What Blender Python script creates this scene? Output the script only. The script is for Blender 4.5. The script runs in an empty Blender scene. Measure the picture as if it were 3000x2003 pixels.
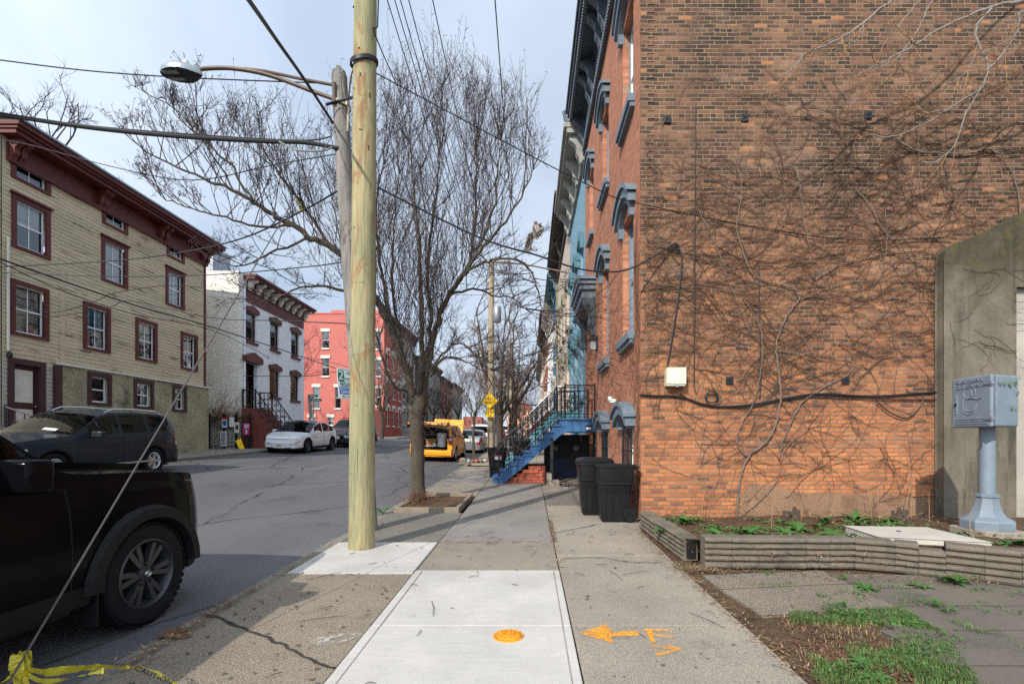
import bpy, math, random
from mathutils import Vector, Matrix, noise
rnd = random.Random(11)
R = math.radians
D = bpy.data
scene = bpy.context.scene
COL = scene.collection
V3 = Vector
PI = math.pi

# ---------------------------------------------------------------- measuring
F, U0, V0, CZ = 1100.0, 1215.0, 1008.0, 1.5
def P(u, v, Y):
    return V3(((u - U0) / F * Y, Y, CZ - (v - V0) / F * Y))
def prof(y):
    if y < 12: return .02 * y
    return .24 + .03 * min(y - 12, 100) - .02 * max(0, min(y - 112, 200))
KX, LX = -2.70, -12.75          # kerb lines of the road
def road_z(x, y): return prof(y) - .10 + .042 * (KX - x)
def left_z(x, y): return road_z(LX, y) + .10 + .010 * (LX - x)
def gp(u, v, off=0.0):
    Y = 5.0
    for _ in range(40):
        Y = (CZ - prof(Y) - off) / max((v - V0) / F, 1e-4)
        Y = min(Y, 200)
    return P(u, v, Y)
def on_x(u, v, X):               # where a pixel ray meets the plane x = X
    Y = F * X / (u - U0)
    return Y, CZ - (v - V0) / F * Y

# ---------------------------------------------------------------- colour and materials
def C(r, g, b, k=1.0):
    f = lambda c: ((c / 255) / 12.92 if c / 255 <= .04045 else ((c / 255 + .055) / 1.055) ** 2.4) * k
    return (f(r), f(g), f(b), 1)
class NT:
    def __init__(s, name):
        s.m = D.materials.new(name); s.m.use_nodes = True
        s.t = s.m.node_tree; s.t.nodes.clear()
        s.out = s.t.nodes.new('ShaderNodeOutputMaterial')
        s.b = s.n('ShaderNodeBsdfPrincipled'); s.l(s.b.outputs[0], s.out.inputs[0])
        s.tc = s.n('ShaderNodeTexCoord').outputs['Object']
    def n(s, t, **k):
        x = s.t.nodes.new(t)
        for a, v in k.items(): setattr(x, a, v)
        return x
    def l(s, a, b): s.t.links.new(a, b)
    def put(s, sock, v):
        if hasattr(v, 'is_output'): s.l(v, sock)
        else: sock.default_value = v
    def math(s, op, a, b=0.0, c=None, clamp=False):
        x = s.n('ShaderNodeMath', operation=op, use_clamp=clamp)
        s.put(x.inputs[0], a); s.put(x.inputs[1], b)
        if c is not None: s.put(x.inputs[2], c)
        return x.outputs[0]
    def rng(s, v, a, b, c=0.0, d=1.0):
        x = s.n('ShaderNodeMapRange'); s.put(x.inputs[0], v)
        for i, q in enumerate((a, b, c, d)): s.put(x.inputs[i + 1], q)
        return x.outputs[0]
    def noise(s, scale, detail=3, rough=.55, vec=None, stretch=None, dist=0):
        v = s.tc if vec is None else vec
        if stretch:
            mp = s.n('ShaderNodeMapping'); s.l(v, mp.inputs[0]); mp.inputs['Scale'].default_value = stretch; v = mp.outputs[0]
        x = s.n('ShaderNodeTexNoise'); s.l(v, x.inputs['Vector'])
        x.inputs['Scale'].default_value = scale; x.inputs['Detail'].default_value = detail; x.inputs['Roughness'].default_value = rough
        x.inputs['Distortion'].default_value = dist
        return x.outputs[0]
    def voro(s, scale, feature='F1', vec=None):
        x = s.n('ShaderNodeTexVoronoi', feature=feature); s.l(s.tc if vec is None else vec, x.inputs['Vector']); x.inputs['Scale'].default_value = scale
        return x.outputs['Distance']
    def mix(s, f, a, b, mode='MIX'):
        x = s.n('ShaderNodeMix', data_type='RGBA', blend_type=mode)
        s.put(x.inputs[0], f); s.put(x.inputs[6], a); s.put(x.inputs[7], b)
        return x.outputs[2]
    def ramp(s, f, stops, mode='LINEAR'):
        x = s.n('ShaderNodeValToRGB'); s.put(x.inputs[0], f); r = x.color_ramp; r.interpolation = mode
        while len(r.elements) < len(stops): r.elements.new(.5)
        for e, (p, c) in zip(r.elements, stops): e.position = p; e.color = c
        return x.outputs[0]
    def bump(s, h, strength=.3, dist=.01):
        x = s.n('ShaderNodeBump'); s.l(h, x.inputs['Height']); x.inputs['Strength'].default_value = strength; x.inputs['Distance'].default_value = dist
        s.l(x.outputs[0], s.b.inputs['Normal'])
    def fin(s, col, rough=.7, metal=0, spec=.5, coat=0):
        s.put(s.b.inputs['Base Color'], col); s.put(s.b.inputs['Roughness'], rough)
        s.b.inputs['Metallic'].default_value = metal; s.b.inputs['Specular IOR Level'].default_value = spec
        s.b.inputs['Coat Weight'].default_value = coat; s.b.inputs['Coat Roughness'].default_value = .03
        return s.m
def mul(c, k): return (min(c[0] * k, 1), min(c[1] * k, 1), min(c[2] * k, 1), 1)
def mat(name, c, rough=.7, var=.2, scale=3, fine=60, fvar=.12, bump=.15, metal=0, spec=.4, coat=0, c2=None, c2at=(.52, .62), c2scale=6, stretch=None, bdist=.004):
    t = NT(name)
    a = t.noise(scale, 4, stretch=stretch)
    col = t.mix(t.rng(a, .3, .7), mul(c, 1 - var), mul(c, 1 + var))
    f = t.noise(fine, 3, stretch=stretch)
    if fvar: col = t.mix(fvar * 2, col, t.mix(t.rng(f, .3, .7), (.25, .25, .25, 1), (.75, .75, .75, 1)), 'OVERLAY')
    if c2:
        col = t.mix(t.rng(t.noise(c2scale, 6, .65, stretch=stretch), c2at[0], c2at[1]), col, c2)
    if bump: t.bump(f, bump, bdist)
    return t.fin(col, rough, metal, spec, coat)
M = {}
def brick(name, axis, stops, mortar, w=.212, h=.068, joint=.010, stops2=None, zmix=None, bump=.5, wob=.006, blotch=.35, white=0, var=1.0):
    t = NT(name)
    sp = t.n('ShaderNodeSeparateXYZ'); t.l(t.tc, sp.inputs[0])
    U = sp.outputs[0 if axis == 'x' else 1]; Z = sp.outputs[2]
    wn = t.noise(3.1, 2); wn2 = t.noise(14, 2)
    Z1 = t.math('ADD', Z, t.math('MULTIPLY', t.math('SUBTRACT', wn, .5), wob * 5))
    Z1 = t.math('ADD', Z1, t.math('MULTIPLY', t.math('SUBTRACT', wn2, .5), wob))
    U1 = t.math('ADD', U, t.math('MULTIPLY', t.math('SUBTRACT', wn2, .5), wob * 2))
    v = t.math('DIVIDE', Z1, h); row = t.math('FLOOR', v); fv = t.math('FRACT', v)
    off = t.n('ShaderNodeTexWhiteNoise', noise_dimensions='1D'); t.l(row, off.inputs['W'])
    head = t.math('LESS_THAN', t.math('MODULO', t.math('ADD', row, 700.0), 7.0), .5)      # header course
    wd = t.math('SUBTRACT', w, t.math('MULTIPLY', head, w * .5))
    u = t.math('ADD', t.math('DIVIDE', U1, wd), t.math('ADD', t.math('MULTIPLY', t.math('MODULO', t.math('ADD', row, 700.0), 2.0), .5), t.math('MULTIPLY', off.outputs[0], .22)))
    col_i = t.math('FLOOR', u); fu = t.math('FRACT', u)
    cb = t.n('ShaderNodeCombineXYZ'); t.l(col_i, cb.inputs[0]); t.l(row, cb.inputs[1])
    wn3 = t.n('ShaderNodeTexWhiteNoise', noise_dimensions='3D'); t.l(cb.outputs[0], wn3.inputs['Vector'])
    du = t.math('MULTIPLY', t.math('MINIMUM', fu, t.math('SUBTRACT', 1.0, fu)), wd)
    dv = t.math('MULTIPLY', t.math('MINIMUM', fv, t.math('SUBTRACT', 1.0, fv)), h)
    d = t.math('MINIMUM', du, dv)
    mask = t.rng(t.math('ADD', d, t.math('MULTIPLY', t.math('SUBTRACT', t.noise(45, 2), .5), .006)), joint * .35, joint * .62)
    big = t.noise(.55, 4, .6)
    big2 = t.noise(2.2, 5, .65, stretch=(.6, .6, 1.6))
    r = t.math('ADD', t.math('MULTIPLY_ADD', wn3.outputs[0], var, .5 - var / 2), t.math('ADD', t.math('MULTIPLY', t.math('SUBTRACT', big, .5), blotch * 2), t.math('MULTIPLY', t.math('SUBTRACT', big2, .5), blotch * 1.6)))
    odd = t.math('GREATER_THAN', t.math('ADD', wn3.outputs[0], t.math('MULTIPLY', t.math('SUBTRACT', big2, .5), .12)), .985)
    A = t.ramp(r, stops)
    if stops2:
        B = t.ramp(r, stops2)
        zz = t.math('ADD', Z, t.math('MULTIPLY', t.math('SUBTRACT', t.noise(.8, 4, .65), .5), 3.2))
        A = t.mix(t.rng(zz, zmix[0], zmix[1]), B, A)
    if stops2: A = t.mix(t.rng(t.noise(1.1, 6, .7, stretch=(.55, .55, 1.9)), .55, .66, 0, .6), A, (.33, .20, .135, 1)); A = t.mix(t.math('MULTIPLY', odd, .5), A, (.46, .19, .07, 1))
    fn = t.noise(70, 4, .7)
    A = t.mix(.3, A, t.mix(t.rng(fn, .3, .7), (.2, .2, .2, 1), (.8, .8, .8, 1)), 'OVERLAY')
    soot = t.rng(t.noise(1.6, 5, .7), .58, .75, 0, .35)
    A = t.mix(soot, A, mul(stops[0][1], .75))
    if white:
        A = t.mix(t.rng(t.noise(2.3, 6, .75), .66, .72, 0, white), A, (.55, .5, .45, 1))
    t.bump(t.math('ADD', t.math('MULTIPLY', mask, 1.0), t.math('MULTIPLY', fn, .35)), bump, .012)
    mc = t.mix(t.rng(t.noise(2, 4), .35, .65), mortar, mul(mortar, .6))
    return t.fin(t.mix(mask, mc, A), .9, 0, .2)
def glass(name, tint=(.9, .95, .95, 1), refl=.10, ior=1.5):
    m = D.materials.new(name); m.use_nodes = True; t = m.node_tree; t.nodes.clear()
    o = t.nodes.new('ShaderNodeOutputMaterial'); x = t.nodes.new('ShaderNodeMixShader')
    a = t.nodes.new('ShaderNodeBsdfTransparent'); a.inputs[0].default_value = tint
    g = t.nodes.new('ShaderNodeBsdfGlossy'); g.inputs['Roughness'].default_value = .02; g.inputs[0].default_value = (.9, .95, 1, 1)
    tc = t.nodes.new('ShaderNodeTexCoord'); nz = t.nodes.new('ShaderNodeTexNoise'); nz.inputs['Scale'].default_value = 2.5
    bp = t.nodes.new('ShaderNodeBump'); bp.inputs['Strength'].default_value = .08; bp.inputs['Distance'].default_value = .01
    t.links.new(tc.outputs['Object'], nz.inputs[0]); t.links.new(nz.outputs[0], bp.inputs['Height']); t.links.new(bp.outputs[0], g.inputs['Normal'])
    f = t.nodes.new('ShaderNodeFresnel'); f.inputs[0].default_value = ior
    mm = t.nodes.new('ShaderNodeMath'); mm.operation = 'ADD'; mm.inputs[1].default_value = refl; mm.use_clamp = True
    t.links.new(f.outputs[0], mm.inputs[0]); t.links.new(mm.outputs[0], x.inputs[0]); t.links.new(a.outputs[0], x.inputs[1]); t.links.new(g.outputs[0], x.inputs[2])
    t.links.new(x.outputs[0], o.inputs[0]); return m

# ---------------------------------------------------------------- mesh building
class MB:
    def __init__(s): s.v = []; s.f = []
    def add(s, vs, fs):
        o = len(s.v); s.v += [tuple(p) for p in vs]; s.f += [tuple(i + o for i in f) for f in fs]; return s
    def quad(s, a, b, c, d): return s.add((a, b, c, d), [(0, 1, 2, 3)])
    def box(s, x0, x1, y0, y1, z0, z1):
        return s.add([(x, y, z) for z in (z0, z1) for y in (y0, y1) for x in (x0, x1)],
                     [(0, 2, 3, 1), (4, 5, 7, 6), (0, 1, 5, 4), (2, 6, 7, 3), (0, 4, 6, 2), (1, 3, 7, 5)])
    def obox(s, c, ax, ay, az):   # centre and three half-axis vectors
        c, ax, ay, az = map(V3, (c, ax, ay, az))
        return s.add([c + i * ax + j * ay + k * az for k in (-1, 1) for j in (-1, 1) for i in (-1, 1)],
                     [(0, 2, 3, 1), (4, 5, 7, 6), (0, 1, 5, 4), (2, 6, 7, 3), (0, 4, 6, 2), (1, 3, 7, 5)])
    def tube(s, pts, rad, n=6, cap=True):
        pts = [V3(p) for p in pts]; m = len(pts)
        if not hasattr(rad, '__len__'): rad = [rad] * m
        o = len(s.v); ref = None
        for i, p in enumerate(pts):
            t = (pts[min(i + 1, m - 1)] - pts[max(i - 1, 0)])
            if t.length < 1e-9: t = V3((0, 0, 1))
            t.normalize()
            if ref is None:
                ref = t.cross(V3((0, 0, 1)) if abs(t.z) < .9 else V3((1, 0, 0))).normalized()
            else:
                ref = (ref - t * ref.dot(t))
                ref = ref.normalized() if ref.length > 1e-6 else t.orthogonal().normalized()
            b = t.cross(ref)
            for k in range(n):
                a = 2 * PI * k / n; q = p + (ref * math.cos(a) + b * math.sin(a)) * rad[i]; s.v.append((q.x, q.y, q.z))
        for i in range(m - 1):
            for k in range(n):
                a = o + i * n + k; b = o + i * n + (k + 1) % n; s.f.append((a, b, b + n, a + n))
        if cap and n > 2:
            s.f.append(tuple(o + k for k in range(n - 1, -1, -1))); s.f.append(tuple(o + (m - 1) * n + k for k in range(n)))
        return s
    def lathe(s, prof_, n=16, c=(0, 0, 0), axis='z'):    # prof_: (radius, height)
        o = len(s.v); c = V3(c)
        for r, h in prof_:
            for k in range(n):
                a = 2 * PI * k / n; x, y = r * math.cos(a), r * math.sin(a)
                q = {'z': V3((x, y, h)), 'x': V3((h, x, y)), 'y': V3((x, h, y))}[axis] + c; s.v.append((q.x, q.y, q.z))
        for i in range(len(prof_) - 1):
            for k in range(n):
                a = o + i * n + k; b = o + i * n + (k + 1) % n; s.f.append((a, b, b + n, a + n))
        return s
    def prism(s, poly, f0, f1):    # poly in 2-D, f0/f1 map a 2-D point to 3-D
        n = len(poly); o = len(s.v)
        s.v += [tuple(f0(*p)) for p in poly] + [tuple(f1(*p)) for p in poly]
        s.f.append(tuple(o + i for i in range(n))); s.f.append(tuple(o + n + i for i in range(n - 1, -1, -1)))
        for i in range(n): j = (i + 1) % n; s.f.append((o + i, o + j, o + n + j, o + n + i))
        return s
    def build(s, name, m, parent=None, smooth=False, bevel=0, base=None, local=False):
        me = D.meshes.new(name)
        b = V3(base) if base is not None else (V3(parent.get('_b', (0, 0, 0))) if parent is not None and not local else V3((0, 0, 0)))
        me.from_pydata([(p[0] - b.x, p[1] - b.y, p[2] - b.z) for p in s.v], [], s.f); me.update()
        me.materials.append(M[m] if isinstance(m, str) else m)
        if smooth:
            me.shade_smooth()
            try: me.set_sharp_from_angle(angle=R(40))
            except Exception: pass
        o = D.objects.new(name, me); COL.objects.link(o)
        if parent is not None:
            o.parent = parent; o['_b'] = list(b)
        elif base is not None:
            o.location = b; o['_b'] = list(b)
        if bevel:
            md = o.modifiers.new('bevel', 'BEVEL'); md.width = bevel; md.segments = 2; md.limit_method = 'ANGLE'; md.angle_limit = R(40)
        return o
def tag(o, label=None, cat=None, group=None, kind=None):
    for k, v in (('label', label), ('category', cat), ('group', group), ('kind', kind)):
        if v: o[k] = v
    return o
def thing(name, base, label, cat, group=None, rz=0):
    o = D.objects.new(name, None); COL.objects.link(o); o.location = base; o.rotation_euler.z = rz; o.empty_display_size = .2
    o['_b'] = list(base)
    return tag(o, label, cat, group)
def struct(name, mb, m, kind='structure', smooth=False):
    o = mb.build(name, m, smooth=smooth); o['kind'] = kind; return o
def kids(o): return [c for c in D.objects if c.parent == o]
def copy_tree(o, parent=None):
    c = o.copy(); COL.objects.link(c)
    if parent is not None: c.parent = parent
    for ch in kids(o): copy_tree(ch, c)
    return c
def text(s, name, size, m, origin, xdir, ydir, parent=None, extr=.002, align='CENTER', sx=1.0):
    cu = D.curves.new(name, 'FONT'); cu.body = s; cu.size = size; cu.align_x = align; cu.align_y = 'CENTER'; cu.extrude = extr
    cu.materials.append(M[m]); o = D.objects.new(name, cu); COL.objects.link(o)
    x = V3(xdir).normalized(); y = V3(ydir); y = (y - x * y.dot(x)).normalized(); z = x.cross(y)
    b = V3(origin) - (V3(parent.get('_b', (0, 0, 0))) if parent is not None else V3((0, 0, 0)))
    o.matrix_world = Matrix(((x.x * sx, y.x, z.x, b.x), (x.y * sx, y.y, z.y, b.y), (x.z * sx, y.z, z.z, b.z), (0, 0, 0, 1)))
    bpy.context.view_layer.update(); me = D.meshes.new_from_object(o.evaluated_get(bpy.context.evaluated_depsgraph_get())); mw = o.matrix_world.copy(); D.objects.remove(o)
    o = D.objects.new(name, me); COL.objects.link(o); o.matrix_world = mw
    if parent is not None: o.parent = parent
    return o
class Fr:      # a wall plane: a along the wall, d outward, z up
    def __init__(s, plane, c, sign): s.p, s.c, s.s = plane, c, sign
    def __call__(s, a, d, z): return (s.c + s.s * d, a, z) if s.p == 'x' else (a, s.c + s.s * d, z)
    def box(s, mb, a0, a1, d0, d1, z0, z1):
        p, q = s(a0, d0, z0), s(a1, d1, z1)
        return mb.box(min(p[0], q[0]), max(p[0], q[0]), min(p[1], q[1]), max(p[1], q[1]), z0, z1)
def wall_open(mb, fr, a0, a1, z0, z1, holes, depth=.12, step=None):
    A = sorted({a0, a1} | {x for h in holes for x in h[:2] if a0 < x < a1}); Z = sorted({z0, z1} | {x for h in holes for x in h[2:4] if z0 < x < z1})
    for i in range(len(A) - 1):
        for j in range(len(Z) - 1):
            am, zm = (A[i] + A[i + 1]) / 2, (Z[j] + Z[j + 1]) / 2
            if any(h[0] < am < h[1] and h[2] < zm < h[3] for h in holes): continue
            mb.quad(fr(A[i], 0, Z[j]), fr(A[i + 1], 0, Z[j]), fr(A[i + 1], 0, Z[j + 1]), fr(A[i], 0, Z[j + 1]))
    for h in holes:
        p = [(h[0], h[2]), (h[1], h[2]), (h[1], h[3]), (h[0], h[3])]
        for k in range(4):
            a, b = p[k], p[(k + 1) % 4]
            mb.quad(fr(a[0], 0, a[1]), fr(b[0], 0, b[1]), fr(b[0], -depth, b[1]), fr(a[0], -depth, a[1]))
def clap_open(mb, fr, a0, a1, z0, z1, holes, exp=.125, lip=.014):
    z = z0
    while z < z1 - .01:
        zt = min(z + exp, z1); zm = (z + zt) / 2
        cuts = sorted([(max(h[0], a0), min(h[1], a1)) for h in holes if h[2] < zm < h[3] and h[1] > a0 and h[0] < a1])
        segs = []; a = a0
        for c in cuts:
            if c[0] > a: segs.append((a, c[0]))
            a = max(a, c[1])
        if a < a1: segs.append((a, a1))
        for p, q in segs:
            j0, j1 = rnd.uniform(-.004, .004), rnd.uniform(-.004, .004)
            mb.quad(fr(p, lip, z + j0), fr(q, lip, z + j1), fr(q, 0, zt + .006), fr(p, 0, zt + .006))
            mb.quad(fr(p, -.01, z + j0), fr(q, -.01, z + j1), fr(q, lip, z + j1), fr(p, lip, z + j0))
        z = zt
def arc(a0, a1, z, rise, n=10):
    return [(a0 + (a1 - a0) * i / n, z + rise * (1 - (2 * i / n - 1) ** 2)) for i in range(n + 1)]
def window(parent, fr, a0, a1, z0, z1, casing='white', sashm='white', tw=.09, proud=.045, rec=.06, sill=.05, curtain=None, bars=(1, 1), head=0, depth=.1, sillm=None, pane='glass_house'):
    """casing trim round the hole a0..a1, z0..z1, with sash, pane, sill and curtain below it"""
    mb = MB()
    if tw:
        fr.box(mb, a0 - tw, a0, -.02, proud, z0, z1); fr.box(mb, a1, a1 + tw, -.02, proud, z0, z1)
        fr.box(mb, a0 - tw, a1 + tw, -.02, proud + .003, z1, z1 + tw)
        fr.box(mb, a0 - tw, a1 + tw, -.02, proud + .003, z0 - tw * .7, z0)
        if head: fr.box(mb, a0 - tw - .05, a1 + tw + .05, -.02, proud + .06, z1 + tw, z1 + tw + head)
    else:
        e = .03
        fr.box(mb, a0, a0 + e, -depth, -rec + .03, z0, z1); fr.box(mb, a1 - e, a1, -depth, -rec + .03, z0, z1); fr.box(mb, a0 + e, a1 - e, -depth, -rec + .03, z1 - e, z1)
    w = mb.build('window', casing, parent)
    s = MB(); b = .045; zm = (z0 + z1) / 2
    for (p, q, r0, r1) in ((a0, a0 + b, z0, z1), (a1 - b, a1, z0, z1), (a0 + b, a1 - b, z0, z0 + b * 1.3), (a0 + b, a1 - b, z1 - b, z1), (a0 + b, a1 - b, zm - b / 2, zm + b / 2)):
        if bars[1] == 0 and r1 - r0 < b * 1.2 and abs((r0 + r1) / 2 - zm) < .01: continue
        fr.box(s, p, q, -rec - .03, -rec, r0, r1)
    for k in range(bars[0]):
        a = a0 + (a1 - a0) * (k + 1) / (bars[0] + 1); fr.box(s, a - .011, a + .011, -rec - .025, -rec - .004, z0 + b, z1 - b)
    s.build('sash', sashm, w)
    g = MB(); g.quad(fr(a0, -rec - .018, z0), fr(a1, -rec - .018, z0), fr(a1, -rec - .018, z1), fr(a0, -rec - .018, z1)); g.build('pane', pane, w)
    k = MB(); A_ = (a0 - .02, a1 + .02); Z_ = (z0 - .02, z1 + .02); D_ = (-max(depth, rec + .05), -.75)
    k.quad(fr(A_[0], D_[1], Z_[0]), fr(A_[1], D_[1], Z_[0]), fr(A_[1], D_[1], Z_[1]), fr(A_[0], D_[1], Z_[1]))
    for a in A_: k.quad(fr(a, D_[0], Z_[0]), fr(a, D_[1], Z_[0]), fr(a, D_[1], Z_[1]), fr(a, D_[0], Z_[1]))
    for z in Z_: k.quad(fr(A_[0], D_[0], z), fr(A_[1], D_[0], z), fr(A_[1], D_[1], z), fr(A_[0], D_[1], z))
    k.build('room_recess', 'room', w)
    if curtain:
        cm = MB(); kind = curtain[0]; n = 18
        zz0 = z1 - (z1 - z0) * curtain[1]
        spans = [(a0 + .02, a1 - .02)] if kind != 'pair' else [(a0 + .02, a0 + (a1 - a0) * .36), (a1 - (a1 - a0) * .36, a1 - .02)]
        for p, q in spans:
            for i in range(n):
                x0 = p + (q - p) * i / n; x1 = p + (q - p) * (i + 1) / n
                d0 = -rec - .09 + .018 * math.sin(i * 1.9); d1 = -rec - .09 + .018 * math.sin((i + 1) * 1.9)
                cm.quad(fr(x0, d0, zz0), fr(x1, d1, zz0), fr(x1, d1, z1), fr(x0, d0, z1))
        cm.build('curtain', curtain[2] if len(curtain) > 2 else 'curtain', w)
    if sill:
        t = MB(); fr.box(t, a0 - tw - .05, a1 + tw + .05, -.02, proud + .07, z0 - tw * .7 - sill, z0 - tw * .7 - .002); t.build('sill', sillm or casing, w)
    return w
def lerp(a, b, t): return a + (b - a) * t
def smooth_path(pts, k=4, amp=0.0, r=None):      # Catmull-Rom
    pts = [V3(p) for p in pts]; out = []
    for i in range(len(pts) - 1):
        p0, p1, p2, p3 = pts[max(i - 1, 0)], pts[i], pts[i + 1], pts[min(i + 2, len(pts) - 1)]
        for j in range(k):
            t = j / k
            q = .5 * ((2 * p1) + (p2 - p0) * t + (2 * p0 - 5 * p1 + 4 * p2 - p3) * t * t + (3 * p1 - p0 - 3 * p2 + p3) * t ** 3)
            if amp and r: q = q + V3((r.gauss(0, amp), r.gauss(0, amp), r.gauss(0, amp)))
            out.append(q)
    out.append(pts[-1]); return out
# ---------------------------------------------------------------- camera, sun, sky
cam = D.cameras.new('camera'); co = D.objects.new('camera', cam); COL.objects.link(co); scene.camera = co
co.location = (0, 0, CZ); co.rotation_euler = (R(90), 0, 0)
cam.sensor_width = 36; cam.lens = 36 * F / 2348; cam.shift_x = (1174 - U0) / 2348; cam.shift_y = (V0 - 783.8) / 2348
cam.clip_end = 3000; cam.clip_start = .05
scene.render.resolution_x, scene.render.resolution_y = 1024, 683
SUN_AZ = V3((-.47, -.88)).normalized(); EL = R(35)          # towards the sun, behind the camera on the street side
sl = D.lights.new('sun', 'SUN'); sl.energy = 4.0; sl.angle = R(.6); sl.color = (1, .94, .86)
so = D.objects.new('sun', sl); COL.objects.link(so)
sd = V3((SUN_AZ.x * math.cos(EL), SUN_AZ.y * math.cos(EL), math.sin(EL)))
so.rotation_euler = sd.to_track_quat('Z', 'Y').to_euler()
wd = D.worlds.new('World'); scene.world = wd; wd.use_nodes = True; wt = wd.node_tree; wt.nodes.clear()
wo = wt.nodes.new('ShaderNodeOutputWorld'); bg = wt.nodes.new('ShaderNodeBackground'); sky = wt.nodes.new('ShaderNodeTexSky')
sky.sky_type = 'NISHITA'; sky.sun_disc = False; sky.sun_elevation = EL; sky.sun_rotation = math.atan2(SUN_AZ.x, SUN_AZ.y)
sky.air_density = 1.0; sky.dust_density = 1.2; sky.ozone_density = 1.4
wtc = wt.nodes.new('ShaderNodeTexCoord'); sep = wt.nodes.new('ShaderNodeSeparateXYZ'); wt.links.new(wtc.outputs['Generated'], sep.inputs[0])
def wm(op, a, b):
    x = wt.nodes.new('ShaderNodeMath'); x.operation = op
    for i, q in enumerate((a, b)):
        if hasattr(q, 'is_output'): wt.links.new(q, x.inputs[i])
        else: x.inputs[i].default_value = q
    return x.outputs[0]
zc = wm('ADD', wm('MAXIMUM', sep.outputs[2], 0.0), .22)          # cloud layer seen in perspective
cv = wt.nodes.new('ShaderNodeCombineXYZ'); wt.links.new(wm('DIVIDE', sep.outputs[0], zc), cv.inputs[0]); wt.links.new(wm('MULTIPLY', wm('DIVIDE', sep.outputs[1], zc), .7), cv.inputs[1])
n1 = wt.nodes.new('ShaderNodeTexNoise'); wt.links.new(cv.outputs[0], n1.inputs[0]); n1.inputs['Scale'].default_value = 1.15; n1.inputs['Detail'].default_value = 7; n1.inputs['Roughness'].default_value = .52; n1.inputs['Distortion'].default_value = .5
mr = wt.nodes.new('ShaderNodeMapRange'); wt.links.new(n1.outputs[0], mr.inputs[0])
for i, q in enumerate((.34, .66, .66, .98)): mr.inputs[i + 1].default_value = q
mx = wt.nodes.new('ShaderNodeMix'); mx.data_type = 'RGBA'; wt.links.new(mr.outputs[0], mx.inputs[0]); wt.links.new(sky.outputs[0], mx.inputs[6]); cm_ = wt.nodes.new('ShaderNodeMix'); cm_.data_type = 'RGBA'; wt.links.new(mr.outputs[0], cm_.inputs[0]); cm_.inputs[6].default_value = (3.6, 5.5, 8.1, 1); cm_.inputs[7].default_value = (6.6, 7.4, 8.6, 1); wt.links.new(cm_.outputs[2], mx.inputs[7])
dt_ = wt.nodes.new('ShaderNodeVectorMath'); dt_.operation = 'DOT_PRODUCT'; wt.links.new(wtc.outputs['Generated'], dt_.inputs[0]); dt_.inputs[1].default_value = sd
gl = wm('ADD', wm('MULTIPLY', wm('MAXIMUM', wm('ADD', dt_.outputs['Value'], .25), 0.0), .7), 1.0)      # thin cloud brightens towards the sun
vs_ = wt.nodes.new('ShaderNodeVectorMath'); vs_.operation = 'SCALE'; wt.links.new(mx.outputs[2], vs_.inputs[0]); wt.links.new(gl, vs_.inputs['Scale']); wt.links.new(vs_.outputs[0], bg.inputs[0]); bg.inputs[1].default_value = .10; wt.links.new(bg.outputs[0], wo.inputs[0])
scene.view_settings.view_transform = 'Standard'; scene.view_settings.look = 'None'; scene.view_settings.gamma = 1
scene.view_settings.exposure = .22
scene.cycles.max_bounces = 5; scene.cycles.transparent_max_bounces = 12; scene.cycles.use_denoising = False

# ---------------------------------------------------------------- materials
def S(n, *a, **k): M[n] = mat(n, *a, **k)
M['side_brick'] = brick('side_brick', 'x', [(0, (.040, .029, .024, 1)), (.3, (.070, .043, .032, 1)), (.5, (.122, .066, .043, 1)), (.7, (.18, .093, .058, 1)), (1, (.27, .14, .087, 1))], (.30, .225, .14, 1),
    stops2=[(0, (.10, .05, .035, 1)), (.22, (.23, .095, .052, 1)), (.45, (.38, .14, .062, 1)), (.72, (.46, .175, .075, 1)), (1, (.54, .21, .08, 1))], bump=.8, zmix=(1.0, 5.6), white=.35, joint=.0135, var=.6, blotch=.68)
M['front_brick'] = brick('front_brick', 'y', [(0, (.31, .125, .075, 1)), (.5, (.40, .165, .095, 1)), (1, (.47, .205, .12, 1))], (.38, .24, .16, 1), w=.205, h=.0655, joint=.006, bump=.25, wob=.003, blotch=.25)
M['jamb_brick'] = brick('jamb_brick', 'x', [(0, (.31, .125, .075, 1)), (.5, (.40, .165, .095, 1)), (1, (.47, .205, .12, 1))], (.42, .30, .22, 1), w=.205, h=.0655, joint=.008, bump=.25, wob=.003, blotch=.25)
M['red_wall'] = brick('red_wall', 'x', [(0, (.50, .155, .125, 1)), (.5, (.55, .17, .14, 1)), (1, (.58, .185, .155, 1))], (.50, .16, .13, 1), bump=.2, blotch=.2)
M['red_front_shaded'] = brick('red_front_shaded', 'y', [(0, (.36, .085, .07, 1)), (1, (.42, .10, .085, 1))], (.30, .09, .08, 1), bump=.2)  # the side wall's red made darker; the street front's shade is in its colour
M['white_brick_side'] = brick('white_brick_side', 'x', [(0, (.74, .70, .61, 1)), (.5, (.82, .79, .71, 1)), (1, (.85, .82, .76, 1))], (.74, .70, .62, 1), bump=.35, blotch=.15)
M['white_brick_front'] = brick('white_brick_front', 'y', [(0, (.80, .82, .84, 1)), (1, (.86, .88, .90, 1))], (.76, .78, .80, 1), bump=.35, blotch=.15)
M['blue_brick'] = brick('blue_brick', 'y', [(0, (.18, .31, .39, 1)), (1, (.23, .38, .46, 1))], (.17, .29, .36, 1), bump=.3, blotch=.15)
M['dark_brick'] = brick('dark_brick', 'y', [(0, (.10, .05, .045, 1)), (1, (.17, .08, .065, 1))], (.14, .11, .1, 1))
M['far_red_brick'] = brick('far_red_brick', 'y', [(0, (.25, .085, .06, 1)), (1, (.33, .11, .07, 1))], (.25, .15, .12, 1))
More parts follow.
